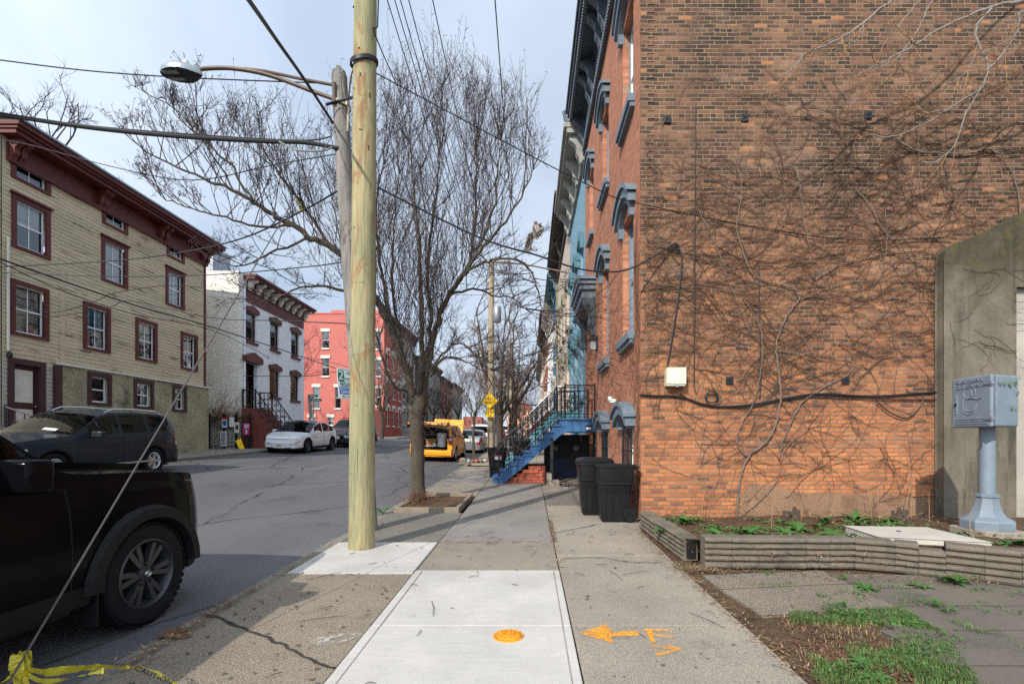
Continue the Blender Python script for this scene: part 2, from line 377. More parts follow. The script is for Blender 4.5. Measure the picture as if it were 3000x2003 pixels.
S('clap', C(194, 179, 150), .75, .16, 1.3, 30, .18, .12, c2=C(118, 102, 82), c2at=(.58, .66), c2scale=3.2, stretch=(1, .22, 1.6))
S('clap_grey', C(176, 172, 160), .8, .14, 2, 30, .15, .1, c2=C(110, 104, 95), c2at=(.6, .66), c2scale=3, stretch=(1, .3, 1.5))
S('trim_red', C(90, 36, 31), .55, .16, 3, 40, .1, .06)
S('trim_maroon', C(66, 38, 40), .6, .15, 3, 40, .1, .06)
S('trim_brown', C(96, 52, 48), .6, .15, 3, 40, .12, .06)
S('stucco', C(156, 148, 120), .95, .22, 1.2, 26, .45, .9, bdist=.03, c2=C(86, 84, 70), c2at=(.55, .7), c2scale=1.1)
S('white', C(226, 228, 230), .5, .05, 3, 40, .05, .03)
S('offwhite', C(214, 208, 194), .6, .1, 3, 40, .1, .05, c2=C(170, 160, 140), c2at=(.62, .7))
S('curtain', C(206, 206, 200), .9, .1, 2, 90, .1, .05)
S('curtain_grey', C(120, 124, 128), .9, .2, 2, 60, .1, .05)
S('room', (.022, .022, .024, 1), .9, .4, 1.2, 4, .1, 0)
S('roof_flat', C(110, 112, 116), .9, .2, 1, 30)
S('roof_metal', C(150, 160, 170), .45, .12, 2, 40, .1, .05, metal=.2)
S('blue_grey', C(104, 118, 128), .55, .18, 3, 50, .15, .08, c2=C(70, 80, 88), c2at=(.58, .7))
S('blue_grey_dark', C(74, 84, 92), .6, .25, 3, 50, .15, .08)
S('stoop_blue', C(54, 98, 142), .55, .16, 3.5, 40, .12, .08, c2=C(66, 70, 92), c2at=(.62, .70), c2scale=5)
S('deep_blue', C(14, 40, 74), .5, .2, 2, 40, .1, .05)
S('deep_grey', C(34, 38, 44), .6, .2, 2, 40)
S('teal', C(96, 152, 160), .6, .14, 3, 40, .12, .06)
S('teal_dark', C(74, 116, 126), .6, .2, 3, 40)
S('iron', (.012, .012, .014, 1), .45, .3, 4, 60, .1, .05)
S('beige_stone', C(186, 172, 156), .85, .1, 2, 40, .12, .1)
S('olive_stone', C(128, 124, 104), .85, .2, 2, 40)
S('grey_paint', C(150, 150, 142), .7, .2, 2, 40, c2=C(96, 92, 84), c2at=(.55, .7))
S('dark_cornice', C(74, 68, 62), .8, .35, 3, 40)
S('navy_paint', C(58, 104, 140), .7, .12, 2, 40)
S('brownstone', C(116, 62, 52), .85, .16, 2.5, 40)
S('brown_dark', C(70, 40, 38), .8, .2, 2, 40)
S('sandstone', C(168, 92, 70), .9, .16, 2.2, 30, .2, .4, bdist=.02)
M['glass_house'] = glass('glass_house')
M['glass_car'] = glass('glass_car', (.12, .15, .16, 1), .0, 1.28)
S('plastic_black', (.010, .010, .011, 1), .42, .3, 3, 90, .1, .08, spec=.3)
S('label_white', C(210, 212, 214), .5, .1, 8, 40, .1, 0)
S('sign_yellow', C(246, 196, 10), .45, .06, 4, 40, .05, .02)
S('black_paint', (.012, .012, .012, 1), .5, .2, 4, 40)
S('dark_text', (.03, .03, .03, 1), .7, .2, 4, 40)
S('sign_green', C(10, 116, 98), .4, .06, 4, 40, .05, .02)
S('sign_blue', C(40, 96, 180), .4, .06, 4, 40, .05, .02)
S('sign_white', C(228, 234, 232), .4, .04, 4, 40, .05, .02)
S('sign_back', C(150, 156, 160), .4, .1, 4, 40, metal=.6)
S('magenta', C(168, 48, 108), .6, .08, 4, 40)
S('bin_blue', C(22, 62, 150), .5, .12, 4, 40)
S('red_label', C(190, 36, 40), .5, .1, 4, 40)
# ground
S('base_ground', C(88, 80, 66), .95, .3, .3, 8)
S('dark_gap', (.035, .032, .028, 1), .95, .4, 4, 40, .2, .4)
def concrete(name, c, speck=.5, stain=C(70, 66, 58), stain_at=(.56, .72), sscale=1.6, agg=150, bump=.5, lightspots=0):
    t = NT(name); a = t.noise(.9, 5, .65); col = t.mix(t.rng(a, .3, .7), mul(c, .82), mul(c, 1.15))
    col = t.mix(t.rng(t.noise(sscale, 7, .72), stain_at[0], stain_at[1], 0, .6), col, stain)
    v = t.voro(agg); f = t.noise(260, 3, .7)
    col = t.mix(speck, col, t.mix(t.rng(v, .1, .6), (.72, .72, .72, 1), (.28, .28, .28, 1)), 'OVERLAY')
    col = t.mix(speck * .6, col, t.mix(t.rng(f, .3, .7), (.2, .2, .2, 1), (.8, .8, .8, 1)), 'OVERLAY')
    spots = t.rng(t.noise(26, 4, .75), .68, .73, 0, .7); col = t.mix(spots, col, mul(c, .35))
    if lightspots: col = t.mix(t.rng(t.noise(3.1, 6, .8), .64, .70, 0, lightspots), col, (.62, .61, .58, 1))
    if name == 'conc_white':
        br = t.noise(30, 4, .7, stretch=(.12, 2.2, 1)); col = t.mix(.14, col, t.mix(t.rng(br, .3, .7), (.25, .25, .25, 1), (.75, .75, .75, 1)), 'OVERLAY'); col = t.mix(t.rng(t.noise(3.4, 7, .8), .60, .70, 0, .35), col, C(120, 112, 100))
    t.bump(t.math('ADD', v, t.math('MULTIPLY', f, .6)), bump, .006)
    M[name] = t.fin(col, .9, 0, .25)
concrete('conc_white', C(190, 186, 178), .3, C(164, 156, 144), (.50, .8), 1.3, 260, .25)
concrete('conc_brown', C(152, 140, 122), .9, agg=110, bump=.8)
concrete('conc_tan', C(162, 152, 136), .8, agg=120, lightspots=.12, bump=.7)
concrete('conc_mid', C(150, 140, 125), .7)
concrete('conc_slate', C(138, 132, 124), .5)
concrete('conc_old', C(126, 120, 110), .7, lightspots=.3)
concrete('conc_agg', C(144, 132, 116), 1.0, agg=75, bump=1.0)
concrete('slate', C(110, 103, 92), .45, C(60, 58, 54))
concrete('kerb_stone', C(134, 128, 116), .5)
concrete('edging', C(130, 120, 105), .7, C(78, 73, 64), (.45, .65), 3, 200, .7)
def mossy():
    t = NT('old_wall'); sp = t.n('ShaderNodeSeparateXYZ'); t.l(t.tc, sp.inputs[0]); z = sp.outputs[2]
    a = t.noise(1.1, 6, .7); col = t.mix(t.rng(a, .3, .7), C(86, 80, 68), C(130, 122, 107))
    col = t.mix(t.rng(t.noise(1.4, 5, .7, stretch=(2.2, 2.2, .28)), .5, .64, 0, .75), col, C(62, 60, 52))
    up = t.rng(t.math('ADD', z, t.math('MULTIPLY', t.math('SUBTRACT', t.noise(2.0, 5, .75), .5), 2.6)), 3.3, 4.5)
    col = t.mix(t.math('MULTIPLY', up, .8), col, C(58, 55, 40))
    gm = t.rng(t.math('ADD', t.noise(4.5, 6, .8), t.math('MULTIPLY', up, .10)), .60, .66, 0, .8); col = t.mix(t.math('MULTIPLY', gm, t.math('MULTIPLY', up, .6)), col, C(92, 88, 46))
    f = t.noise(120, 4, .75); col = t.mix(.4, col, t.mix(t.rng(f, .3, .7), (.2, .2, .2, 1), (.8, .8, .8, 1)), 'OVERLAY'); t.bump(t.math('ADD', f, t.noise(14, 4)), .6, .012); M['old_wall'] = t.fin(col, .95, 0, .2)
mossy()
concrete('pale_wall', C(172, 166, 154), .3, C(110, 106, 96), (.52, .7), 1.1, 120, .4)
concrete('slab_cover', C(184, 178, 166), .12, C(150, 140, 125), (.6, .8), 3, 260, .15)
concrete('far_pave', C(140, 134, 124), .4)
def asphalt():
    t = NT('asphalt'); c = (.118, .117, .118, 1)
    a = t.noise(.35, 5, .6, stretch=(1, .25, 1)); col = t.mix(t.rng(a, .3, .7), mul(c, .78), mul(c, 1.3))
    col = t.mix(t.rng(t.noise(.8, 6, .7), .56, .66, 0, .5), col, mul(c, .5))
    v = t.voro(110); f = t.noise(180, 3, .7)
    col = t.mix(.8, col, t.mix(t.rng(v, .1, .6), (.75, .75, .75, 1), (.3, .3, .3, 1)), 'OVERLAY')
    col = t.mix(.5, col, t.mix(t.rng(f, .3, .7), (.2, .2, .2, 1), (.8, .8, .8, 1)), 'OVERLAY')
    mp = t.n('ShaderNodeMapping'); t.l(t.tc, mp.inputs[0]); mp.inputs['Scale'].default_value = (1, .45, 1)
    nz = t.n('ShaderNodeTexNoise'); t.l(mp.outputs[0], nz.inputs[0]); nz.inputs['Scale'].default_value = 1.4; nz.inputs['Detail'].default_value = 5
    mv = t.n('ShaderNodeMix', data_type='RGBA'); mv.inputs[0].default_value = .28; t.l(mp.outputs[0], mv.inputs[6]); t.l(nz.outputs[1], mv.inputs[7])
    ed = t.n('ShaderNodeTexVoronoi', feature='DISTANCE_TO_EDGE'); t.l(mv.outputs[2], ed.inputs['Vector']); ed.inputs['Scale'].default_value = .55
    crack = t.math('MULTIPLY', t.rng(ed.outputs['Distance'], .004, .013, 1, 0), t.rng(t.noise(.5, 2), .42, .55, 0, 1))
    col = t.mix(crack, col, (.02, .02, .02, 1))
    t.bump(t.math('SUBTRACT', t.math('ADD', v, t.math('MULTIPLY', f, .5)), t.math('MULTIPLY', crack, 2.0)), .5, .006)
    M['asphalt'] = t.fin(col, .85, 0, .3)
asphalt()
def soil(name, c, c2, sc=5):
    t = NT(name); a = t.noise(sc, 6, .75); col = t.mix(t.rng(a, .35, .65), c, c2)
    f = t.noise(90, 4, .8, stretch=(1, .4, 1)); col = t.mix(.7, col, t.mix(t.rng(f, .3, .7), (.15, .15, .15, 1), (.85, .85, .85, 1)), 'OVERLAY')
    t.bump(t.math('ADD', f, a), 1.0, .02); M[name] = t.fin(col, .95, 0, .2)
concrete('sandy', C(156, 124, 98), .7, C(112, 84, 66), (.46, .62), 2.4, 90, 1.0, .2)
soil('soil', C(74, 56, 42), C(116, 92, 70)); soil('lawn_soil', C(78, 62, 48), C(112, 92, 68), 3)
S('grass', C(80, 102, 50), .7, .35, 1.5, 9, .25, 0); S('grass_dark', C(60, 88, 42), .7, .3, 3, 9, .25, 0)
S('straw', C(164, 140, 104), .85, .3, 4, 20, .2, 0); S('litter_brown', C(104, 74, 54), .85, .4, 4, 20, .2, 0)
S('leaf_green', C(64, 100, 44), .55, .25, 5, 30, .15, .05); S('leaf_dead', C(140, 78, 44), .8, .3, 6, 30)
def spray():
    t = NT('spray_orange'); c = t.mix(t.rng(t.noise(9, 5, .7), .35, .65), C(232, 146, 24), C(246, 176, 60)); t.fin(c, .75, 0, .2)
    a = t.rng(t.math('ADD', t.noise(60, 5, .8), t.math('MULTIPLY', t.noise(7, 3), .5)), .66, .84); t.l(t.math('MULTIPLY_ADD', a, .8, .2), t.b.inputs['Alpha']); M['spray_orange'] = t.m
spray(); S('cover_orange', C(214, 138, 26), .6, .2, 8, 60, .3, .4, c2=C(150, 110, 50), c2at=(.6, .66), c2scale=14)
def chalk():
    t = NT('chalk'); t.fin(C(196, 191, 180), .9, 0, .2); a = t.rng(t.math('ADD', t.noise(34, 5, .8), t.math('MULTIPLY', t.noise(8, 4), .7)), .80, 1.02); t.l(a, t.b.inputs['Alpha']); M['chalk'] = t.m
chalk()
S('tape', C(196, 184, 62), .4, .14, 8, 30, .1, .1)
# wood and plants
def wood(name, c, c2, stain, st=(7, 7, .5), check=0, sw=(.58, .64), ck=(.60, .66)):
    t = NT(name); a = t.noise(2.2, 5, .6, stretch=(st[0] * .35, st[1] * .35, .5)); col = t.mix(t.rng(a, .36, .62), c, c2)
    col = t.mix(t.rng(t.noise(1.6, 5, .7, stretch=(2.2, 2.2, .6), dist=.9), sw[0], sw[1], 0, .85), col, stain)
    f = t.noise(9, 5, .65, stretch=(st[0], st[1], .35)); col = t.mix(.5, col, t.mix(t.rng(f, .3, .7), (.2, .2, .2, 1), (.8, .8, .8, 1)), 'OVERLAY')
    h = f
    if check:
        k = t.rng(t.noise(3.0, 4, .6, stretch=(st[0], st[1], .12)), ck[0], ck[1]); col = t.mix(t.math('MULTIPLY', k, .85), col, (.03, .028, .025, 1)); h = t.math('SUBTRACT', f, t.math('MULTIPLY', k, check))
    hb = t.rng(t.noise(5, 3, .6, stretch=(.8, .8, 3.2)), .66, .69); col = t.mix(t.math('MULTIPLY', hb, .35), col, mul(stain, .45))
    kn = t.rng(t.voro(1.5), .035, .055, 1, 0); col = t.mix(t.math('MULTIPLY', kn, .8), col, mul(stain, .25))
    t.bump(h, .45, .012); M[name] = t.fin(col, .8, 0, .25)
wood('pole_new', C(132, 132, 100), C(162, 150, 112), C(140, 108, 74), check=1.2, sw=(.53, .60), ck=(.66, .70)); wood('pole_old', C(112, 108, 102), C(140, 134, 126), C(84, 78, 72), (9, 9, .5), 2.5)
wood('pole_far', C(148, 134, 112), C(166, 152, 128), C(120, 100, 78))
S('bark', C(78, 70, 58), .9, .25, 6, 40, .4, .9, stretch=(3, 3, .7), bdist=.02, c2=C(84, 84, 62), c2at=(.58, .70), c2scale=3)
S('bark_dark', C(78, 66, 56), .9, .25, 5, 40, .35, .6, stretch=(3, 3, .7), bdist=.02)
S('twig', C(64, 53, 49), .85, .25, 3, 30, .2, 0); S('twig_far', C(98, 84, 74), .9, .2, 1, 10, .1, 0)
S('vine_bark', C(112, 98, 86), .9, .3, 4, 60, .3, .3); S('vine_twig', C(88, 68, 54), .9, .3, 2, 30, .2, 0)
S('branch_grey', C(128, 122, 116), .8, .25, 3, 50, .3, .3); S('branch_tan', C(142, 108, 74), .8, .3, 2, 30, .2, 0)
S('timber', C(130, 118, 102), .9, .2, 4, 40, .3, .4, stretch=(1, 1, 4))
S('galv', C(150, 158, 160), .4, .12, 4, 50, .1, .05, metal=.55); S('arm_brown', C(98, 84, 74), .55, .2, 4, 50, metal=.3)
S('cable', (.015, .015, .016, 1), .5, .2, 3, 30, .1, 0); S('cable_grey', C(130, 132, 126), .6, .15, 3, 30); S('rope', C(180, 172, 154), .9, .2, 30, 90, .2, .4); S('guy_steel', C(78, 72, 70), .6, .2, 30, 90, .2, .3)
S('lamp_dark', C(52, 56, 58), .5, .2, 5, 40); S('box_beige', C(204, 198, 176), .55, .1, 4, 50, .08, .05)
S('alarm_blue', C(116, 127, 137), .5, .14, 3, 60, .12, .08, c2=C(96, 108, 118), c2at=(.60, .70), c2scale=4); S('alarm_chip', C(94, 122, 92), .6, .2, 6, 60); S('graffiti', C(104, 116, 126), .7, .1, 6, 60)
S('moss', C(74, 70, 34), .95, .35, 4, 60, .4, .5)
S('bag_plastic', C(138, 130, 122), .5, .15, 4, 30, .1, .1)
# vehicles
def paint(n, c, rough=.3, coat=.25, spec=.4, metal=0): S(n, c, rough, .05, 1.2, 300, .04, 0, metal=metal, spec=spec, coat=coat)
paint('paint_black', (.004, .004, .005, 1), .12, .0, .06); paint('paint_graphite', (.022, .027, .034, 1), .2, .0, .16); paint('paint_white', (.68, .69, .71, 1), .3, .5); paint('paint_yellow', C(240, 160, 32), .34, .4)
paint('paint_silver', (.28, .29, .30, 1), .3, .4, metal=.5); paint('paint_navy', (.016, .018, .026, 1), .28); paint('paint_red', C(150, 26, 24), .35)
S('tyre', (.010, .010, .011, 1), .85, .3, 6, 60, .2, .3, spec=.2); S('trim_black', (.010, .010, .011, 1), .6, .25, 6, 90, .15, .15, spec=.2); S('well', (.006, .006, .006, 1), .95, .2, 3, 30)
S('alloy', (.55, .56, .57, 1), .3, .08, 6, 60, metal=.85); S('alloy_dark', (.06, .063, .068, 1), .38, .15, 6, 60, metal=.6); S('chrome', (.7, .7, .7, 1), .15, .04, 6, 60, metal=1)
S('lamp_clear', (.55, .57, .60, 1), .12, .2, 14, 60, .2, .1, metal=.5, coat=.8); S('lamp_red', C(150, 10, 16), .2, .15, 12, 60, coat=.8); S('lamp_amber', C(210, 90, 20), .25, .1, 9, 60, coat=.6)
S('plate', C(222, 220, 200), .5, .06, 6, 60); S('van_liner', C(196, 192, 182), .7, .08, 4, 60); S('cardboard', C(150, 112, 74), .85, .12, 4, 60); S('seat_black', (.012, .012, .013, 1), .8, .3, 4, 60)
S('basket', C(220, 220, 222), .5, .05, 4, 60); S('cloth_dark', (.02, .021, .026, 1), .9, .3, 6, 60); S('cloth_pale', C(196, 192, 184), .9, .1, 6, 60); S('skin', C(150, 104, 82), .6, .1, 6, 60); S('hair', (.015, .012, .01, 1), .7, .2, 30, 60)

# ---------------------------------------------------------------- ground, road, pavements
def sheet(name, m, xs, ys, zf, kind='structure'):
    mb = MB(); o = {}
    for j, y in enumerate(ys):
        for i, x in enumerate(xs): mb.v.append((x, y, zf(x, y)))
    n = len(xs)
    for j in range(len(ys) - 1):
        for i in range(n - 1): mb.f.append((j * n + i, j * n + i + 1, (j + 1) * n + i + 1, (j + 1) * n + i))
    return struct(name, mb, m, kind, smooth=True)
YS = [-30, -15, -5, 0, 2, 4, 6, 8, 10, 11, 12, 13, 14, 16, 18, 20, 23, 26, 30, 35, 40, 50, 60, 80, 100, 112, 130, 160, 200, 300]
def base_z(x, y):
    if x < LX: return left_z(max(x, -40), y) - .4
    return min(road_z(x, y), prof(y)) - .4
sheet('ground', 'base_ground', [-900, -300, -100, -40, -25, -15, LX, -8, KX, 0, 2, 6, 12, 40, 100, 300, 900], [-300, -100] + YS + [500, 900, 1500], lambda x, y: base_z(x, y) if abs(x) < 50 else base_z(40 if x > 0 else -40, y))
sheet('road', 'asphalt', [LX, -11, -9, -7, -5, -3.6, KX + .02], YS, lambda x, y: road_z(x, y))
sheet('side_street', 'asphalt', [-60, -40, -25, -15, LX + .2], [34.5, 37, 40, 43, 46], lambda x, y: left_z(max(x, -40), y) + .012 if x < LX else road_z(x, y) + .012)
def block(name, m, x0, x1, y0, y1, zf, th=.14, rough=0.0):     # a paving piece that follows the slope
    mb = MB(); ys = [y0] + [y for y in YS if y0 + .2 < y < y1 - .2] + [y1]; n = len(ys)
    for y in ys:
        for x in (x0, x1): mb.v += [(x, y, zf(x, y)), (x, y, zf(x, y) - th)]
    for j in range(n - 1):
        a, b = j * 4, j * 4 + 4
        mb.f += [(a, a + 2, b + 2, b), (a, b, b + 1, a + 1), (a + 2, a + 3, b + 3, b + 2)]
    mb.f += [(0, 1, 3, 2), (4 * n - 4, 4 * n - 2, 4 * n - 1, 4 * n - 3)]
    o = mb.build(name, m, bevel=.008); o['kind'] = 'structure'; return o
def pz(x, y, d=0): return prof(y) + d
# kerbs
for j, (y0, y1) in enumerate([(-20, -2), (-1.98, 1.2), (1.22, 3.1), (3.12, 5.0), (5.02, 7.1), (7.12, 9.4), (9.42, 12), (12.02, 15), (15.02, 20), (20.02, 60), (60.02, 112)]):
    block('kerb', 'kerb_stone', KX + rnd.uniform(-.015, .015), KX + .15, y0, y1, lambda x, y, d=rnd.uniform(-.012, .012): prof(y) + d - .012, .3)
for y0, y1 in [(-10, 12), (12.02, 17), (17.02, 22), (22.02, 34), (46, 112)]:
    block('kerb', 'kerb_stone', LX - .16, LX + rnd.uniform(-.02, .02), y0, y1, lambda x, y: left_z(LX, y), .3)
# far pavement
for y0, y1 in [(-10, 11), (11.02, 14.6), (14.62, 18.2), (18.22, 22), (22.02, 26), (26.02, 34.4), (46.1, 112)]:
    block('pavement', 'far_pave', -15.3, LX - .17, y0, y1, left_z, .2)
# near pavement slabs: kerb strip, walk, building strip
GAP = .012
def row(x0, x1, items, dz=0):
    for y0, y1, m, d in items: block('pavement_slab', m, x0, x1 - GAP, y0, y1 - GAP, lambda x, y, d=d: prof(y) + d, .1)
XA, XB, XC, XD = KX + .15 + GAP, -1.215, .325, 1.66
row(XA, XB, [(-20, -2, 'conc_brown', 0), (-2, 2.35, 'conc_brown', .0), (2.35, 5.02, 'conc_brown', 0), (5.02, 6.40, 'conc_white', .012), (6.40, 8.75, 'conc_old', -.004), (10.95, 13.4, 'conc_mid', 0), (13.4, 16.2, 'conc_slate', 0), (16.2, 19, 'conc_mid', 0), (20.6, 27, 'conc_tan', 0), (27, 112, 'far_pave', 0)])
row(XB, XC, [(-20, 0, 'conc_mid', 0), (0, 1.9, 'conc_white', .01), (1.9, 3.67, 'conc_white', .012), (3.67, 5.13, 'conc_white', .01), (5.13, 6.42, 'conc_mid', 0), (6.42, 8.1, 'conc_slate', .006), (8.1, 10.2, 'conc_slate', -.003), (10.2, 12.9, 'conc_slate', .004), (12.9, 15, 'conc_mid', 0), (15, 17.6, 'conc_slate', .004), (17.6, 21, 'conc_mid', 0), (21, 27, 'conc_tan', 0), (27, 112, 'far_pave', 0)])
row(XC, XD, [(-20, -3, 'conc_tan', 0), (-3, 1.15, 'conc_tan', 0), (1.15, 3.7, 'conc_tan', .003), (3.7, 5.75, 'conc_tan', -.002), (5.75, 7.35, 'conc_tan', .003)])
row(XC, 1.86, [(7.35, 9.6, 'conc_tan', 0), (9.6, 11.7, 'conc_old', -.004), (11.7, 13.3, 'conc_mid', 0)])
row(XC, 1.86, [(13.3, 17, 'conc_mid', 0), (17, 21, 'conc_tan', 0), (21, 27, 'conc_tan', 0), (27, 112, 'far_pave', 0)])
b_ = MB(); b_.box(XD + .003, 1.86, 5.5, 7.34, -.3, prof(6.4) - .02); struct('soil', b_, 'soil')
# cracks filled with dark tar and crumbs
def crack(pts, w, name='pavement_crack', m='dark_gap'):
    mb = MB(); r = random.Random(len(pts) * 7 + int(abs(pts[0][0]) * 10)); q = smooth_path([(x, y, 0) for x, y in pts], 7, .012, r)
    for i in range(len(q) - 1):
        d = (q[i + 1] - q[i]); nn = V3((-d.y, d.x, 0)).normalized()
        w0, w1 = w * (.5 + .9 * noise.noise(q[i] * 9) ** 2 * 2), w * (.5 + .9 * noise.noise(q[i + 1] * 9) ** 2 * 2)
        a, b = q[i] - nn * w0, q[i] + nn * w0; c, e = q[i + 1] + nn * w1, q[i + 1] - nn * w1
        mb.quad(*[(p.x, p.y, prof(p.y) + .0065) for p in (a, b, c, e)])
    o = struct(name, mb, m)
crack([tuple(gp(470, 1405)[:2]), tuple(gp(560, 1440)[:2]), tuple(gp(650, 1480)[:2]), tuple(gp(730, 1520)[:2]), tuple(gp(775, 1533)[:2])], .018)
crack([tuple(gp(1283, 1282)[:2]), tuple(gp(1370, 1278)[:2]), tuple(gp(1440, 1288)[:2]), tuple(gp(1520, 1290)[:2])], .010)
crack([tuple(gp(1270, 1222)[:2]), tuple(gp(1320, 1212)[:2]), tuple(gp(1370, 1202)[:2])], .012)
# dirt and straw along kerb and joints (loose litter)
def litter(name, m, spots, n, size, seed, zoff=.012):
    r = random.Random(seed); mb = MB()
    for _ in range(n):
        (x0, y0), (x1, y1), w = r.choice(spots); t = r.random(); x = lerp(x0, x1, t) + r.gauss(0, w); y = lerp(y0, y1, t) + r.gauss(0, w)
        a = r.uniform(0, PI); l = size * r.uniform(.4, 1.5); d = V3((math.cos(a), math.sin(a), r.uniform(-.2, .25))) * l; s = V3((-d.y, d.x, 0)).normalized() * size * .09
        p = V3((x, y, prof(y) + zoff + r.random() * .012)); mb.add([p - s, p + s, p + d], [(0, 1, 2)])
    struct(name, mb, m, 'stuff')
litter('dry_straw', 'straw', [((-2.55, 2.2), (-2.62, 4.2), .05), ((-2.6, 4.2), (-2.65, 6.5), .03), ((1.66, 2.9), (1.6, 5.4), .05), ((1.62, 5.2), (2.0, 5.15), .08), ((.33, 5.2), (.33, 9), .012), ((-1.21, 6.4), (.3, 6.42), .02), ((1.9, 5.1), (4.6, 4.7), .07), ((1.5, 5.4), (1.66, 7.3), .05)], 1300, .05, 5)
litter('brown_leaf_litter', 'litter_brown', [((-2.55, 3.0), (-2.62, 4.6), .04), ((1.9, 5.12), (4.7, 4.6), .09), ((1.72, 2.6), (1.6, 5.3), .05), ((1.62, 5.4), (1.7, 7.3), .04), ((1.6, 5.2), (2.0, 5.1), .08), ((.33, 6.4), (.33, 8), .015)], 2200, .045, 6)
g_ = MB(); r_ = random.Random(3)
for _ in range(260):
    x = r_.choice([r_.uniform(-2.5, -1.3), r_.uniform(-2.5, -2.0), r_.uniform(-2.2, -1.2), r_.uniform(.4, 2.4)]); y = r_.uniform(2.2, 5.4) if r_.random() < .8 else r_.uniform(5, 8); s = r_.choice([.003, .004, .005, .007, .010])
    p = V3((x, y, prof(y) + .006)); g_.obox(p + V3((0, 0, s * .4)), V3((s, s * .3, 0)), V3((-s * .3, s * r_.uniform(.5, 1), 0)), V3((0, 0, s * .5)))
struct('grit', g_, 'slate', 'stuff')
g_ = MB()
for _ in range(60):
    x, y = r_.uniform(-2.2, 1.5), r_.uniform(2.3, 7); a = r_.uniform(0, 6.28); l = r_.uniform(.015, .07) if r_.random() < .85 else .18; p = V3((x, y, prof(y) + .02)); d = V3((math.cos(a), math.sin(a), 0)) * l; g_.tube([p - d, p + V3((r_.gauss(0, .01), r_.gauss(0, .01), .004)), p + d], [.0025, .003, .002], 4)
struct('fallen_twigs', g_, 'bark_dark', 'stuff')
# paint marks
def flat(name, polys, m, label=None, cat=None, lift=.0185, kind=None):
    mb = MB()
    for poly in polys:
        o = len(mb.v); mb.v += [(x, y, prof(y) + lift) for x, y in poly]; mb.f.append(tuple(range(o, o + len(poly))))
    o = mb.build(name, m)
    return tag(o, label, cat, None, kind)
def gxy(u, v): q = gp(u, v); return (q.x, q.y)
def rough_poly(pts, amp=.006, seed=1, k=6):
    r = random.Random(seed); out = []
    for i in range(len(pts)):
        a, b = pts[i], pts[(i + 1) % len(pts)]
        for j in range(k): t = j / k; out.append((lerp(a[0], b[0], t) + r.gauss(0, amp), lerp(a[1], b[1], t) + r.gauss(0, amp)))
    return out
flat('painted_arrow', [rough_poly([gxy(1327, 1452), gxy(1392, 1431), gxy(1402, 1450), gxy(1462, 1446), gxy(1465, 1458), gxy(1402, 1460), gxy(1408, 1476)], .004)], 'spray_orange', 'orange sprayed arrow on the pavement pointing at the round cover', 'paint mark', .007)
def stroke(pts, w):
    out = []
    for i in range(len(pts) - 1):
        a, b = V3((*pts[i], 0)), V3((*pts[i + 1], 0)); d = (b - a).normalized(); n_ = V3((-d.y, d.x, 0)) * w / 2; a = a - d * w * .2; b = b + d * w * .2
        out.append([(p.x, p.y) for p in (a - n_, b - n_, b + n_, a + n_)])
    return out
L1 = stroke([gxy(1478, 1445), gxy(1535, 1446)], .035) + stroke([gxy(1489, 1449), gxy(1497, 1472)], .035) + stroke([gxy(1489, 1455), gxy(1545, 1462)], .035)
flat('painted_letter', [rough_poly(p, .004, i) for i, p in enumerate(L1)], 'spray_orange', 'orange sprayed letter F beside the tail of the orange arrow', 'paint mark', .0075)
L2 = stroke([gxy(1497, 1483), gxy(1560, 1488)], .035) + stroke([gxy(1558, 1489), gxy(1508, 1502)], .035) + stroke([gxy(1528, 1478), gxy(1545, 1486)], .03)
flat('painted_letter', [rough_poly(p, .004, i + 9) for i, p in enumerate(L2)], 'spray_orange', 'orange sprayed letter V lying below the orange letter F', 'paint mark', .0075)
Lm = [rough_poly([gxy(350, 1462), gxy(395, 1440), gxy(448, 1452), gxy(430, 1462)], .02, 4)]
flat('paint_smudge', Lm, 'litter_brown', 'faint orange brown paint smudge beside the kerb', 'paint mark', .007)
ck = []
for i in range(26):
    a = i / 26 * 2 * PI; b = (i + 1) / 26 * 2 * PI; cc = V3((*gxy(785, 1465), 0)); f = lambda t, k: (cc.x + (.17 * math.cos(t) + .05 * math.sin(2 * t)) * k, cc.y + (.085 * math.sin(t) + .07 * math.cos(t)) * k)
    k = 1 + r_.uniform(-.06, .06); ck.append([f(a, 1.08), f(b, 1.08), f(b, .45), f(a, .45)])
flat('chalk_mark', ck, 'chalk', 'faint white chalk loop on the brown slab left of the white concrete', 'chalk mark', .007)
cpt = gp(1166, 1461)
cv_ = thing('valve_cover', (cpt.x, cpt.y, prof(cpt.y) + .01), 'round orange painted metal valve cover set in white concrete', 'cover')
q = MB(); q.lathe([(0, .016), (.085, .016), (.09, .012), (.09, .0)], 32, (cpt.x, cpt.y, prof(cpt.y) + .008)); q.build('lid', 'cover_orange', cv_, smooth=True)
q = MB()
for k in range(10): a = k * PI / 5; q.obox((cpt.x + .062 * math.cos(a), cpt.y + .062 * math.sin(a), prof(cpt.y) + .0255), V3((math.cos(a), math.sin(a), 0)) * .022, V3((-math.sin(a), math.cos(a), 0)) * .006, (0, 0, .002))
for k in range(12): q = MB(); a = k * PI / 6; q.lathe([(.010, 0), (.008, .004), (0, .004)], 8, (cpt.x + .07 * math.cos(a), cpt.y + .07 * math.sin(a), prof(cpt.y) + .024)); q.build('stud', 'cover_orange', cv_)
q = MB(); q.lathe([(.045, .0), (.045, .004), (.036, .004), (.036, 0)], 20, (cpt.x, cpt.y, prof(cpt.y) + .024)); q.build('ring', 'cover_orange', cv_, smooth=True)
q = MB(); q.lathe([(.094, .0), (.094, .010), (.110, .010), (.113, .0)], 32, (cpt.x, cpt.y, prof(cpt.y) + .0085)); q.build('rim', 'cover_orange', cv_, smooth=True)
